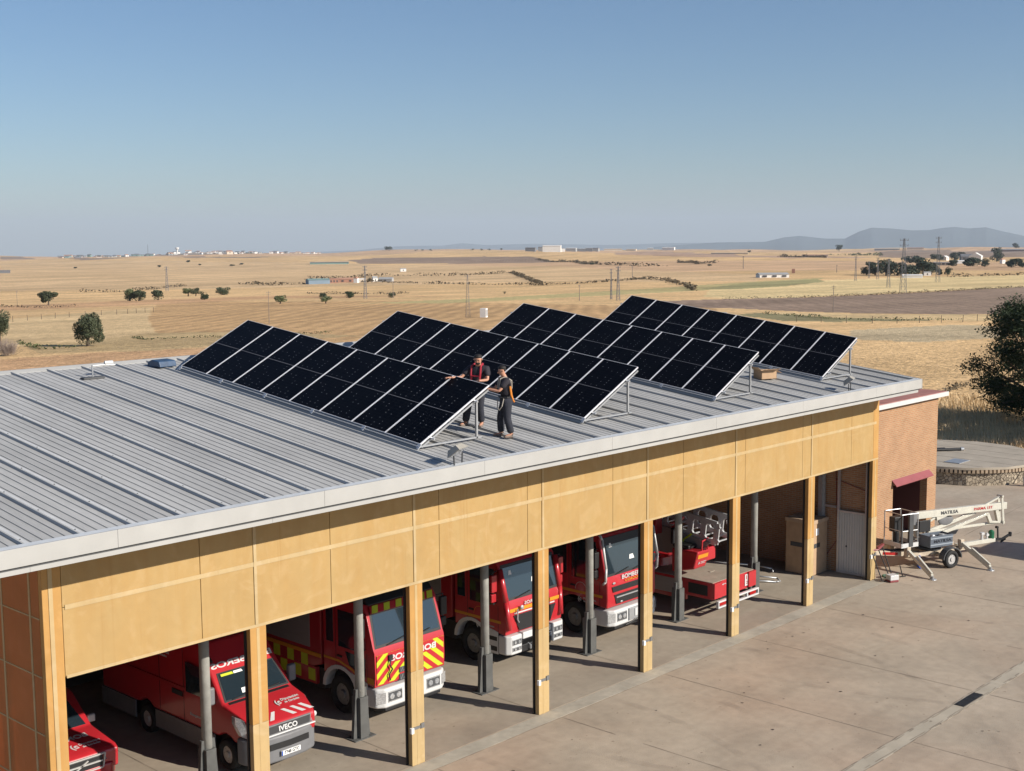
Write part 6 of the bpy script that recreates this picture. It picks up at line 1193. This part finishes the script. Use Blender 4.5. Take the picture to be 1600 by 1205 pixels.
def ladder_truck():   # seen from behind: its tail is at y = 0
    t = thing('ladder_truck', 'red ladder truck parked tail first with a beige deck, operator seat and grey ladder', 'ladder truck', (23.98, 1.50, 0.004)); hw = 1.2
    sub(t, 'body', M_RED, lambda b: b.box(-hw, hw, .05, 5.6, .58, 1.12), bevel=.02)
    sub(t, 'deck', pm('deck_plate', (0.32, 0.28, 0.22), .7, 0, .12, 4), lambda b: (b.box(-hw+.02, hw-.02, .07, 5.5, 1.12, 1.135), b.box(-.1, .15, .9, 1.0, 1.135, 1.15)))
    for s in (-1, 1):
        sub(t, 'shutter', M_SHUT, lambda b: b.box(min(s*hw, s*(hw+.012)), max(s*hw, s*(hw+.012)), 1.25, 2.45, .55, 1.04)); sub(t, 'locker', M_BLK, lambda b: b.box(min(s*hw, s*(hw+.008)), max(s*hw, s*(hw+.008)), .25, 1.0, .68, 1.02))
        sub(t, 'corner_reflector', M_ORA, lambda b: b.box(min(s*(hw-.01), s*(hw-.07)), max(s*(hw-.01), s*(hw-.07)), .035, .05, .62, 1.05)); wheel(t, s*(hw-.17), 3.5, .5, .3, M_RIM, s)
        sub(t, 'side_skirt', M_RED2, lambda b: b.box(min(s*hw, s*(hw-.1)), max(s*hw, s*(hw-.1)), 1.1, 2.6, .42, .58))
        sub(t, 'rear_box', M_RED, lambda b: b.box(min(s*.78, s*hw), max(s*.78, s*hw), -.02, .05, .62, 1.12))
    bb = sub(t, 'rear_bumper', M_WPAINT, lambda b: (b.box(-hw+.05, hw, -.14, -.04, .50, .555), b.box(-hw+.05, hw, -.14, -.04, .32, .375), b.box(-hw+.05, -hw+.10, -.14, -.04, .375, .5), b.box(-.55, -.50, -.14, -.04, .375, .5), b.box(.50, .55, -.14, -.04, .375, .5), b.box(hw-.05, hw, -.14, -.04, .375, .5), b.box(-.1, 0, -.14, -.04, .375, .5)), bevel=.01)
    for s in (-1, 1): sub(bb, 'tail_light', M_TAIL, lambda b: b.box(min(s*.7, s*1.05), max(s*.7, s*1.05), -.12, -.05, .385, .49), bevel=.01)
    text('magirus', .06, M_WPAINT, t, (-.62, .046, 1.0), (1, 0, 0), (0, 0, 1), width=.30)
    pn = sub(t, 'reflective_sign', M_WPAINT, lambda b: b.box(.62, 1.08, .03, .045, .68, 1.06)); text('112', .20, M_RED, pn, (.85, .027, .95), (1, 0, 0), (0, 0, 1), width=.38); text('2', .16, M_RED, pn, (.72, .027, .78), (1, 0, 0), (0, 0, 1))
    # turntable, operator stand, ladder
    tt = sub(t, 'turntable', M_RED2, lambda b: (b.cyl((0, 3.5, 1.13), (0, 3.5, 1.42), 1.05, 1.0, 28), b.box(-.75, -.35, 2.9, 4.0, 1.42, 2.4), b.box(.35, .75, 2.9, 4.0, 1.42, 2.4)), bevel=.02)
    op = sub(t, 'operator_stand', M_RED, lambda b: (b.prism([(.86, 1.42), (1.75, 1.20), (1.75, 2.02), (.70, 2.02)], -1.10, -.42, 'x'),), bevel=.06)
    sub(op, 'stripe', M_ORA, lambda b: b.plate([(-1.04, .765, 1.77), (-.48, .765, 1.77), (-.48, .735, 1.90), (-1.04, .735, 1.90)], (0, -1, -.1), .012)); logo(op, (-.72, .795, 1.62), (1, 0, 0), (0, -.3, 1), .55)
    sub(op, 'hand_rail', M_RED, lambda b: b.tube([(-.82, .75, 2.0), (-.82, .74, 2.32), (-.50, .74, 2.38), (-.50, .75, 2.0)], .028)); sub(op, 'seat', M_BLK, lambda b: (b.box(-1.05, -.5, 1.1, 1.75, 2.02, 2.16), b.box(-1.05, -.5, 1.7, 1.85, 2.1, 2.65)), bevel=.05)
    sub(t, 'right_pod', M_RED, lambda b: b.box(-.30, .35, 1.0, 1.8, 1.5, 1.95), bevel=.05)
    def side_(s):
        b = MB(); hs = 0.5*s
        p0 = Vector((hs, .45, 2.22)); p1 = Vector((hs, 7.5, 3.35)); L = (p1-p0); 
        up = Vector((0, -.11, 1)).normalized()
        b.bar(p0+up*.04, p1, .07, .17); b.bar(p0+up*.68, p1+up*.50, .07, .15); n = 14
        for i in range(n+1):
            q = p0+L*i/n; k = .70-.18*i/n; b.bar(q, q+up*k, .05, .20, up=L); b.bar(q+up*.10-L.normalized()*.13, q+up*.24, .05, .08, up=L); b.bar(q+up*.10+L.normalized()*.13, q+up*.24, .05, .08, up=L); b.bar(q+up*(k-.1)-L.normalized()*.13, q+up*(k-.24), .05, .08, up=L); b.bar(q+up*(k-.1)+L.normalized()*.13, q+up*(k-.24), .05, .08, up=L)
        return b.build('ladder_side', M_ALU, t)
    side_(-1); side_(1)
    sub(t, 'ladder_rungs', M_ALU, lambda b: [b.bar((-.5, .55+.3*i, 2.24+.048*i), (.5, .55+.3*i, 2.24+.048*i), .04, .04) for i in range(22)])
    sub(t, 'ladder_cheek', M_SHUT, lambda b: b.prism([(.60, 2.26), (2.9, 2.62), (3.6, 2.62), (3.6, 1.7), (2.3, 1.65), (.9, 1.98)], -.60, -.56, 'x'))
    sub(t, 'ladder_end_frame', M_WPAINT, lambda b: (b.tube([(.40, .45, 2.95), (.50, .38, 2.5), (.52, .55, 2.0)], .045), b.tube([(.1, .42, 2.9), (.3, .42, 2.4)], .03)))
    sub(t, 'monitor_nozzle', M_RED, lambda b: (b.tube([(-.85, 1.9, 2.6), (-.80, 1.7, 2.8), (-.66, 1.6, 3.0)], .06), b.box(-.95, -.6, 2.5, 2.9, 2.3, 2.9)), bevel=.02)
    sub(t, 'hose_coil', M_YEL, lambda b: b.tube([(-.63, 1.3, 2.45), (-.64, 1.5, 2.3), (-.63, 1.65, 2.2), (-.64, 1.55, 2.05), (-.63, 1.4, 2.1)], .03))
    sub(t, 'work_light', M_LAMP, lambda b: b.cyl((-.60, 1.9, 2.72), (-.56, 1.8, 2.70), .07, .07, 12))
    cb = sub(t, 'cab', M_RED2, lambda b: b.box(-hw, hw, 6.0, 8.2, 1.0, 2.7), bevel=.06); sub(cb, 'rear_window', M_GLASS, lambda b: b.box(-.9, .9, 5.985, 6.0, 1.9, 2.5))
    for s in (-1, 1): wheel(t, s*(hw-.17), 7.0, .5, .3, M_RIM, s)
    sub(t, 'chassis', M_BLK, lambda b: (b.box(-.45, .45, .3, 7.8, .4, .75), b.box(-1.0, 1.0, 5.4, 8.0, .5, 1.0)))
ladder_truck()

# brown crate, hose reel rail and pallet strip in the sixth and seventh bay
t = thing('tall_carton', 'tall brown cardboard crate standing behind the last but one column', 'crate', (29.86, 2.35, 0.006), 0.0)
sub(t, 'carton', M_CARD, lambda b: b.box(-.50, .50, -.55, .55, 0.02, 2.0), bevel=.01); sub(t, 'rim', pm('pale_card', (0.42, 0.30, 0.20), .9), lambda b: b.box(-.53, .53, -.58, .58, 1.88, 2.02), bevel=.01)
sub(t, 'label_sheet', M_PAPER, lambda b: b.box(-.30, -.10, -.558, -.55, 1.45, 1.70)); sub(t, 'printed_band', M_DGREY, lambda b: (b.box(-.42, .0, -.556, -.55, 1.0, 1.16), b.box(-.508, -.50, -.2, .35, 1.0, 1.16)))
t = thing('hose_rail', 'low bent metal tube lying on the floor left of the tall crate', 'rail', (27.6, 2.2, 0.05)); sub(t, 'tube', M_GALV, lambda b: (b.tube([(-.6, 2.2, .12), (.0, 1.2, .10), (.45, .25, .05), (.35, .05, .0), (.15, .10, .0), (-.5, 1.0, .05)], .028)), smooth=True)
t = thing('floor_tube', 'second low metal tube on the floor deeper in the bay with the tall crate', 'rail', (28.6, 3.2, 0.05)); sub(t, 'tube', M_GALV, lambda b: b.tube([(-.9, 3.0, .15), (.2, .6, .15), (.35, .0, .08), (.25, -.1, .0)], .03), smooth=True)


# ================================================================ TRAILER LIFT
def lift():
    t = thing('trailer_boom_lift', 'white trailer mounted boom lift with a basket and spread legs beside the brick annex', 'boom lift', (33.98, -0.40, 0.0), math.atan2(-.355, .935))
    # local frame: +x to the tow hitch, -y towards the camera
    C1 = pm('cream_paint', (0.56, 0.54, 0.46), .5, 0, .08, 3, coat=.1, var2=.08, scale2=14); C2 = pm('dirty_cream', (0.50, 0.42, 0.32), .7, 0, .25, 5)
    def S_(nm, m, fn, bevel=0.0, par=None, smooth=False): return sub(par or t, nm, m, fn, bevel, smooth)
    # chassis and drawbar
    S_('chassis', C2, lambda b: (b.box(-1.3, 1.5, -.42, -.30, .42, .58), b.box(-1.3, 1.5, .30, .42, .42, .58), b.box(-1.3, -1.15, -.42, .42, .42, .58), b.box(.9, 1.05, -.42, .42, .42, .58), b.box(-.08, .08, -.85, .85, .36, .46)), .008)
    S_('drawbar', C1, lambda b: b.bar((1.3, 0, .50), (3.25, 0, .52), .16, .15), .01)
    S_('tail_beam', C2, lambda b: b.bar((-1.2, -.1, .50), (-2.75, -.1, .72), .16, .16), .01); S_('tail_panel', M_TAIL, lambda b: b.bar((-1.7, -.185, .57), (-2.4, -.185, .67), .006, .10))
    S_('tow_hitch', M_BLK, lambda b: (b.bar((3.25, 0, .52), (3.75, 0, .48), .09, .10), b.bar((3.7, 0, .50), (4.15, 0, .66), .06, .08), b.cyl((4.08, 0, .56), (4.08, 0, .72), .06, .06, 10), b.bar((3.45, 0, .56), (3.42, 0, .98), .04, .05), b.cyl((3.38, -.05, .98), (3.38, .05, .98), .05, .05, 10), b.bar((3.85, 0, .48), (3.6, 0, .38), .04, .05)))
    S_('gas_bottle', pm('green_bottle', (0.015, 0.13, 0.06), .4, 0, .1, 5), lambda b: (b.cyl((3.12, .02, .58), (3.12, .02, .84), .11, .11, 14), b.cyl((3.12, .02, .84), (3.12, .02, .90), .11, .05, 14)))
    S_('jockey_fitting', M_WPAINT, lambda b: (b.cyl((2.62, 0, .56), (2.62, 0, .80), .05, .05, 8), b.box(2.55, 2.70, -.06, .06, .78, .86), b.cyl((2.88, 0, .58), (2.88, 0, .82), .04, .04, 8), b.box(2.82, 2.94, -.05, .05, .70, .78)))
    S_('mud_flap', M_GREY, lambda b: b.plate([(1.10, .45, .58), (1.75, .45, .80), (1.95, .45, 1.05), (1.75, .45, 1.12), (1.2, .45, .75)], (0, 1, 0), .05), .01)
    for s in (-1, 1):
        w_ = wheel(t, 0.0, s*.92, .33, .2, M_RIML, 1); w_.rotation_euler = (0, 0, R(-90) if s < 0 else R(90)); w_.location = (0.14, s*.92, .33)
        S_('mudguard', M_DGREY, lambda b: b.prism([(.14+.45*math.cos(a), .36+.42*math.sin(a)) for a in [math.pi*i/10 for i in range(11)]]+[(.14+.41*math.cos(a), .36+.38*math.sin(a)) for a in [math.pi*i/10 for i in range(10, -1, -1)]], s*.92-.13, s*.92+.13, 'y'))
    # outriggers
    for px, py in ((-1.62, -1.88), (1.15, -1.88), (-1.62, 1.88), (1.15, 1.88)):
        sg = -1 if py < 0 else 1; x0_ = px+(.15 if px < 0 else -.02)
        lg = S_('outrigger', C1, lambda b: (b.bar((x0_, sg*.42, .74), (px, py*.98, .10), .10, .13), b.bar((x0_, sg*.95, .58), (px, py*.97, .16), .07, .16)), .006)
        S_('hinge', C2, lambda b: (b.box(x0_-.09, x0_+.09, min(sg*.34, sg*.52), max(sg*.34, sg*.52), .50, .86),), .02, lg); S_('foot_pad', M_GALV, lambda b: (b.cyl((px, py, .0), (px, py, .03), .13, .12, 14), b.cyl((px, py, .03), (px, py, .12), .04, .04, 8)), 0, lg)
        S_('leg_face', C2, lambda b: b.bar((x0_+.0, sg*.62, .60), (px, py*.95, .10), .06, .10), 0, lg)
    S_('jack_wheel', M_BLUE, lambda b: (b.cyl((-.9, -.55, .12), (-.9, -.45, .12), .11, .11, 14), b.bar((-.95, -.5, .15), (-.95, -.5, .5), .05, .05)))
    # slewing base, engine tub and boxes
    S_('turntable', M_DGREY, lambda b: (b.cyl((-.1, 0, .58), (-.1, 0, .72), .5, .48, 24), b.box(-.55, .5, -.35, .35, .72, .82)), .01)
    tub = S_('engine_tub', pm('tub_grey', (0.10, 0.12, 0.15), .5, 0, .1, 4), lambda b: (b.box(-.68, .40, -.75, -.72, .80, 1.20), b.box(-.68, .40, -.20, -.17, .80, 1.20), b.box(-.68, -.65, -.72, -.20, .80, 1.20), b.box(.37, .40, -.72, -.20, .80, 1.20), b.box(-.68, .40, -.75, -.17, .78, .81)), .01)
    S_('tub_band', pm('tub_light', (0.30, 0.34, 0.38), .5), lambda b: (b.box(-.68, .40, -.765, -.75, 1.10, 1.14), b.box(-.68, .40, -.765, -.75, .86, .90)), 0, tub); text('MATILSA', .14, pm('tub_letter', (0.015, 0.02, 0.03), .5), tub, (-.10, -.757, 1.0), (1, 0, 0), (0, 0, 1), width=.85, bold=.03)
    S_('engine', M_GALV, lambda b: (b.box(-.5, -.1, -.62, -.3, .82, 1.12), b.cyl((.1, -.5, .85), (.1, -.5, 1.18), .10, .10, 12), b.box(.15, .33, -.6, -.3, .82, 1.15), b.ball((-.3, -.45, 1.15), .1, .08, .06)), .01)
    S_('control_box', M_BLK, lambda b: b.box(-.85, -.32, -.36, -.30, 1.30, 1.72), .01)
    # mast arms
    S_('lower_arm', C1, lambda b: (b.bar((-.25, 0, .95), (1.55, 0, 1.28), .14, .16), b.bar((-.1, 0, 1.18), (3.55, .0, 1.18), .09, .09)), .01)
    S_('middle_arm', C1, lambda b: (b.bar((-.2, .12, 1.12), (2.35, .12, 1.66), .12, .13), b.bar((.4, -.12, 1.10), (2.75, -.12, 1.60), .10, .10), b.bar((2.72, -.12, 1.60), (2.90, -.12, 1.25), .10, .14), b.bar((2.8, -.12, 1.28), (3.6, 0, 1.16), .07, .08)), .01)
    S_('main_boom', C1, lambda b: (b.bar((-.85, 0, 1.86), (3.78, 0, 1.80), .18, .26), b.bar((-.85, 0, 1.84), (-.62, 0, 1.05), .14, .16)), .012)
    S_('boom_ram', C1, lambda b: (b.bar((-.55, 0, 1.40), (.35, 0, 1.72), .07, .08), b.bar((.25, 0, 1.64), (.75, 0, 1.76), .16, .14)), .01)
    S_('top_link', C1, lambda b: (b.bar((2.6, 0, 1.88), (3.52, 0, 2.18), .10, .07), b.bar((3.50, -.09, 2.20), (3.62, -.09, 1.10), .03, .10), b.bar((3.50, .09, 2.20), (3.62, .09, 1.10), .03, .10), b.bar((3.30, 0, 1.68), (3.45, 0, 1.2), .12, .16), b.cyl((3.60, -.14, 1.18), (3.60, .14, 1.18), .05, .05, 10), b.cyl((3.50, -.14, 2.18), (3.50, .14, 2.18), .05, .05, 10)), .006)
    S_('cable_drum', M_GREY, lambda b: b.ball((.85, .08, 1.50), .38, .05, .2, 14, 8), 0, None, True)
    text('MATILSA', .17, M_DGREY, t, (.85, -.094, 1.835), (1, 0, -.013), (0, 0, 1), width=.85, bold=.03); text('PARMA 15T', .14, M_RED, t, (2.55, -.094, 1.815), (1, 0, -.013), (0, 0, 1), width=.95, bold=.02)
    # basket
    bk = S_('basket', M_GALV, lambda b: [b.tube([(-1.78, -.45, z_), (-1.02, -.45, z_), (-1.02, .45, z_), (-1.78, .45, z_), (-1.78, -.45, z_)], .02) for z_ in (2.06,)]+[b.tube([(-1.78, -.45, 1.45), (-1.78, .45, 1.45)], .015), b.tube([(-1.02, -.45, 1.45), (-1.78, -.45, 1.45)], .015)]+[b.tube([(x_, y_, .88), (x_, y_, 2.06)], .022) for x_, y_ in ((-1.02, -.45), (-1.02, .45), (-1.78, .45))])
    S_('basket_post', M_DGREY, lambda b: (b.box(-1.80, -1.74, -.48, -.42, .86, 2.06), b.box(-1.46, -1.26, -.50, -.40, .86, 2.06)), .02, bk); S_('basket_floor', M_WPAINT, lambda b: (b.box(-1.80, -1.0, -.48, -.46, .84, 1.0), b.box(-1.80, -1.78, -.46, .46, .84, 1.0), b.box(-1.02, -1.0, -.46, .46, .84, 1.0)), 0, bk); S_('floor_plate', M_BLK, lambda b: b.box(-1.78, -1.02, -.45, .45, .83, .86), 0, bk)
    S_('basket_seat', M_BLK, lambda b: (b.box(-1.62, -1.2, .1, .4, 1.30, 1.85), b.cyl((-1.4, .25, .86), (-1.4, .25, 1.3), .12, .12, 12)), .03, bk); S_('control_panel', M_GREY, lambda b: b.box(-1.05, -.85, -.25, .05, 1.55, 2.0), .04, bk)
    S_('hose_bundle', M_BLK, lambda b: (b.tube([(-1.0, .0, .86), (-1.3, -.2, .72), (-1.9, -.1, .70), (-2.3, .1, .74)], .05), b.tube([(-.9, -.2, .8), (-.6, -.4, .68), (-.1, -.5, .70)], .04)))
lift()
# hand trolley with a white box
t = thing('hand_trolley', 'upright black and red hand trolley frame beside the last column', 'trolley', (30.62, -0.42, 0.004), R(-20))
sub(t, 'frame', M_BLK, lambda b: (b.tube([(-.28, -.1, 0.03), (-.42, .35, 1.05)], .02), b.tube([(.10, -.1, 0.03), (-.08, .35, 1.05)], .02), b.tube([(.38, .1, .03), (.18, .45, 1.12)], .02), b.tube([(-.28, -.1, .03), (.10, -.1, .03)], .02)))
sub(t, 'handle', M_MAROON, lambda b: (b.tube([(-.42, .35, 1.05), (-.08, .35, 1.05), (.18, .45, 1.12)], .03), b.bar((-.1, .38, 1.1), (.2, .42, 1.2), .1, .06)))
t = thing('white_tool_box', 'small white and red box on the ground in front of the hand trolley', 'box', (30.62, -0.62, 0.004), R(-25)); sub(t, 'case', M_WPAINT, lambda b: b.box(-.16, .20, -.14, .14, .07, .25), .015); sub(t, 'base', M_MAROON, lambda b: b.box(-.17, .18, -.15, .15, .0, .07), .01)
t = thing('green_hose', 'small heap of dark green hose and cable beside the white tool box', 'hose', (30.95, -0.25, 0.01)); sub(t, 'coil', pm('hose_green', (0.03, 0.09, 0.05), .6), lambda b: (b.tube([(.14*math.cos(a)*(1+.1*a/6), .14*math.sin(a), .03+.02*a/6) for a in np.arange(0, 16, .6)], .018, 6), b.tube([(.14, .0, .03), (.45, .05, .02), (.7, -.1, .02)], .018, 6)))
t = thing('iron_bar', 'short black iron bar leaning in the air right of the hand trolley', 'bar', (31.45, -.62, 0.004)); sub(t, 'rod', M_BLK, lambda b: (b.bar((0, 0, 0), (-.08, .08, .42), .03, .03), b.bar((-.1, .05, .015), (.12, -.05, .015), .03, .03)))
# ================================================================ ROUND TANK
def stonemat():
    m = bpy.data.materials.new('rubble_stone'); m.use_nodes = True; n = m.node_tree; b = n.nodes['Principled BSDF']; b.inputs['Roughness'].default_value = .9
    tc = n.nodes.new('ShaderNodeTexCoord'); vo = n.nodes.new('ShaderNodeTexVoronoi'); vo.inputs['Scale'].default_value = 5.5; vo.feature = 'DISTANCE_TO_EDGE'; n.links.new(tc.outputs['Object'], vo.inputs['Vector'])
    v2 = n.nodes.new('ShaderNodeTexVoronoi'); v2.inputs['Scale'].default_value = 5.5; n.links.new(tc.outputs['Object'], v2.inputs['Vector'])
    hs = n.nodes.new('ShaderNodeMapRange'); hs.inputs['From Max'].default_value = .09; n.links.new(vo.outputs['Distance'], hs.inputs[0])
    mr = n.nodes.new('ShaderNodeMapRange'); sp = n.nodes.new('ShaderNodeSeparateColor'); n.links.new(v2.outputs['Color'], sp.inputs[0]); n.links.new(sp.outputs[0], mr.inputs[0]); mr.inputs['To Min'].default_value = .65; mr.inputs['To Max'].default_value = 1.25
    mul = n.nodes.new('ShaderNodeVectorMath'); mul.operation = 'SCALE'; mul.inputs[0].default_value = (.36, .30, .22); n.links.new(mr.outputs[0], mul.inputs['Scale'])
    mx = n.nodes.new('ShaderNodeMix'); mx.data_type = 'RGBA'; n.links.new(hs.outputs[0], mx.inputs[0]); mx.inputs[6].default_value = (.16, .12, .09, 1); n.links.new(mul.outputs[0], mx.inputs[7]); n.links.new(mx.outputs[2], b.inputs['Base Color'])
    bp = n.nodes.new('ShaderNodeBump'); bp.inputs['Distance'].default_value = .04; bp.inputs['Strength'].default_value = 1; n.links.new(hs.outputs[0], bp.inputs['Height']); n.links.new(bp.outputs[0], b.inputs['Normal']); return m
t = thing('water_tank', 'low round rubble stone water tank with a flat concrete lid at the right edge', 'tank', (52.7, 7.3, 0)); N_ = 14
def ring(r): return [(r*math.cos(2*math.pi*(i+.3)/N_), r*math.sin(2*math.pi*(i+.3)/N_)) for i in range(N_)]
sub(t, 'stone_wall', stonemat(), lambda b: b.prism(ring(4.3), -.3, .62, 'z'))
sub(t, 'brick_course', pm('tank_brick', (0.38, 0.29, 0.20), .9, 0, .2, 6), lambda b: [b.bar((4.36*math.cos(a), 4.36*math.sin(a), .70), (4.18*math.cos(a), 4.18*math.sin(a), .70), .13, .16) for a in np.arange(0, 2*math.pi, .0475)])
sub(t, 'dark_joint', M_DGREY, lambda b: b.prism(ring(4.24), .62, .78, 'z'))
LID = pm('tank_concrete', (0.40, 0.345, 0.27), .85, 0, .12, 1.2, .2, 30, detail=8)
ld_ = sub(t, 'concrete_lid', LID, lambda b: b.prism(ring(4.42), .78, .90, 'z'), .01)
sub(ld_, 'lid_joint', M_JOINT, lambda b: [b.bar((x_, -math.sqrt(max(0, 17.5-x_*x_)), .901), (x_+.5, math.sqrt(max(0, 17.5-x_*x_))*.98, .901), .03, .008) for x_ in (-3, -1.5, 0, 1.5, 3)])
sub(t, 'hatch', M_GALV, lambda b: b.box(-2.9, -1.7, -1.7, -.9, .90, .94), .01)
t = thing('suction_hose', 'black suction hose with metal couplings lying on the tank lid', 'hose', (52.3, 8.4, 0.90), R(-38)); sub(t, 'pipe', M_BLK, lambda b: (b.cyl((-1.8, 0, .09), (1.8, -.1, .09), .07, .07, 10), b.cyl((-.9, .16, .09), (1.0, .2, .09), .06, .06, 10))); sub(t, 'coupling', M_GALV, lambda b: (b.cyl((-1.9, 0, .09), (-1.72, 0, .09), .10, .10, 12), b.cyl((-.7, -.03, .09), (-.52, -.03, .09), .10, .10, 12), b.cyl((1.72, -.1, .09), (1.88, -.1, .09), .10, .10, 12)))
t = thing('guard_stone', 'small rounded white marker stone at the foot of the tank wall', 'stone', (50.9, 2.75, 0), 0); sub(t, 'stone', M_WPAINT, lambda b: (b.cyl((0, 0, 0), (0, 0, .42), .14, .13, 12), b.ball((0, 0, .42), .13, .13, .1)), 0, True)
t = thing('wooden_props', 'thin bent poles leaning against the tank wall at the right edge', 'poles', (51.6, 2.9, 0)); sub(t, 'pole', M_BARK, lambda b: (b.bar((-.8, -.8, 0), (.25, -.1, 1.0), .05, .05), b.bar((.9, -1.6, .0), (.2, -.1, 1.0), .05, .05), b.bar((.9, -1.6, .02), (1.7, -2.2, .02), .05, .05)))
hedge([(83.0, 22.1), (88.7, 23.1), (94.9, 23.4)], 0.7, 0.5, 'low dark scrub line in shade between the annex roof and the big tree')
# off-frame container put in so that its shadow falls on the yard behind the lift's drawbar
t = thing('shadow_blocker', 'unseen added container outside the right edge, casting the shadow by the tow hitch', 'blocker', (39.6, -6.3, 0), 0.0)
sub(t, 'box', M_GREY, lambda b: b.box(-1.2, 1.2, -3, 0, 0, 2.95), .02); sub(t, 'door', M_DGREY, lambda b: b.box(-1.0, 1.0, -3.03, -3.0, .1, 2.8))

# ================================================================ AIR
hz = bpy.data.materials.new('haze'); hz.use_nodes = True; n = hz.node_tree; n.nodes.remove(n.nodes['Principled BSDF'])
pv = n.nodes.new('ShaderNodeVolumePrincipled'); pv.inputs['Density'].default_value = 4.8e-5; pv.inputs['Color'].default_value = (0.80, 0.90, 1.0, 1); pv.inputs['Anisotropy'].default_value = 0.0
n.links.new(pv.outputs[0], n.nodes['Material Output'].inputs['Volume'])
b = MB(); b.box(-30000, 42000, -30000, 42000, -1300, 620); o = b.build('haze', hz); o['kind'] = 'stuff'
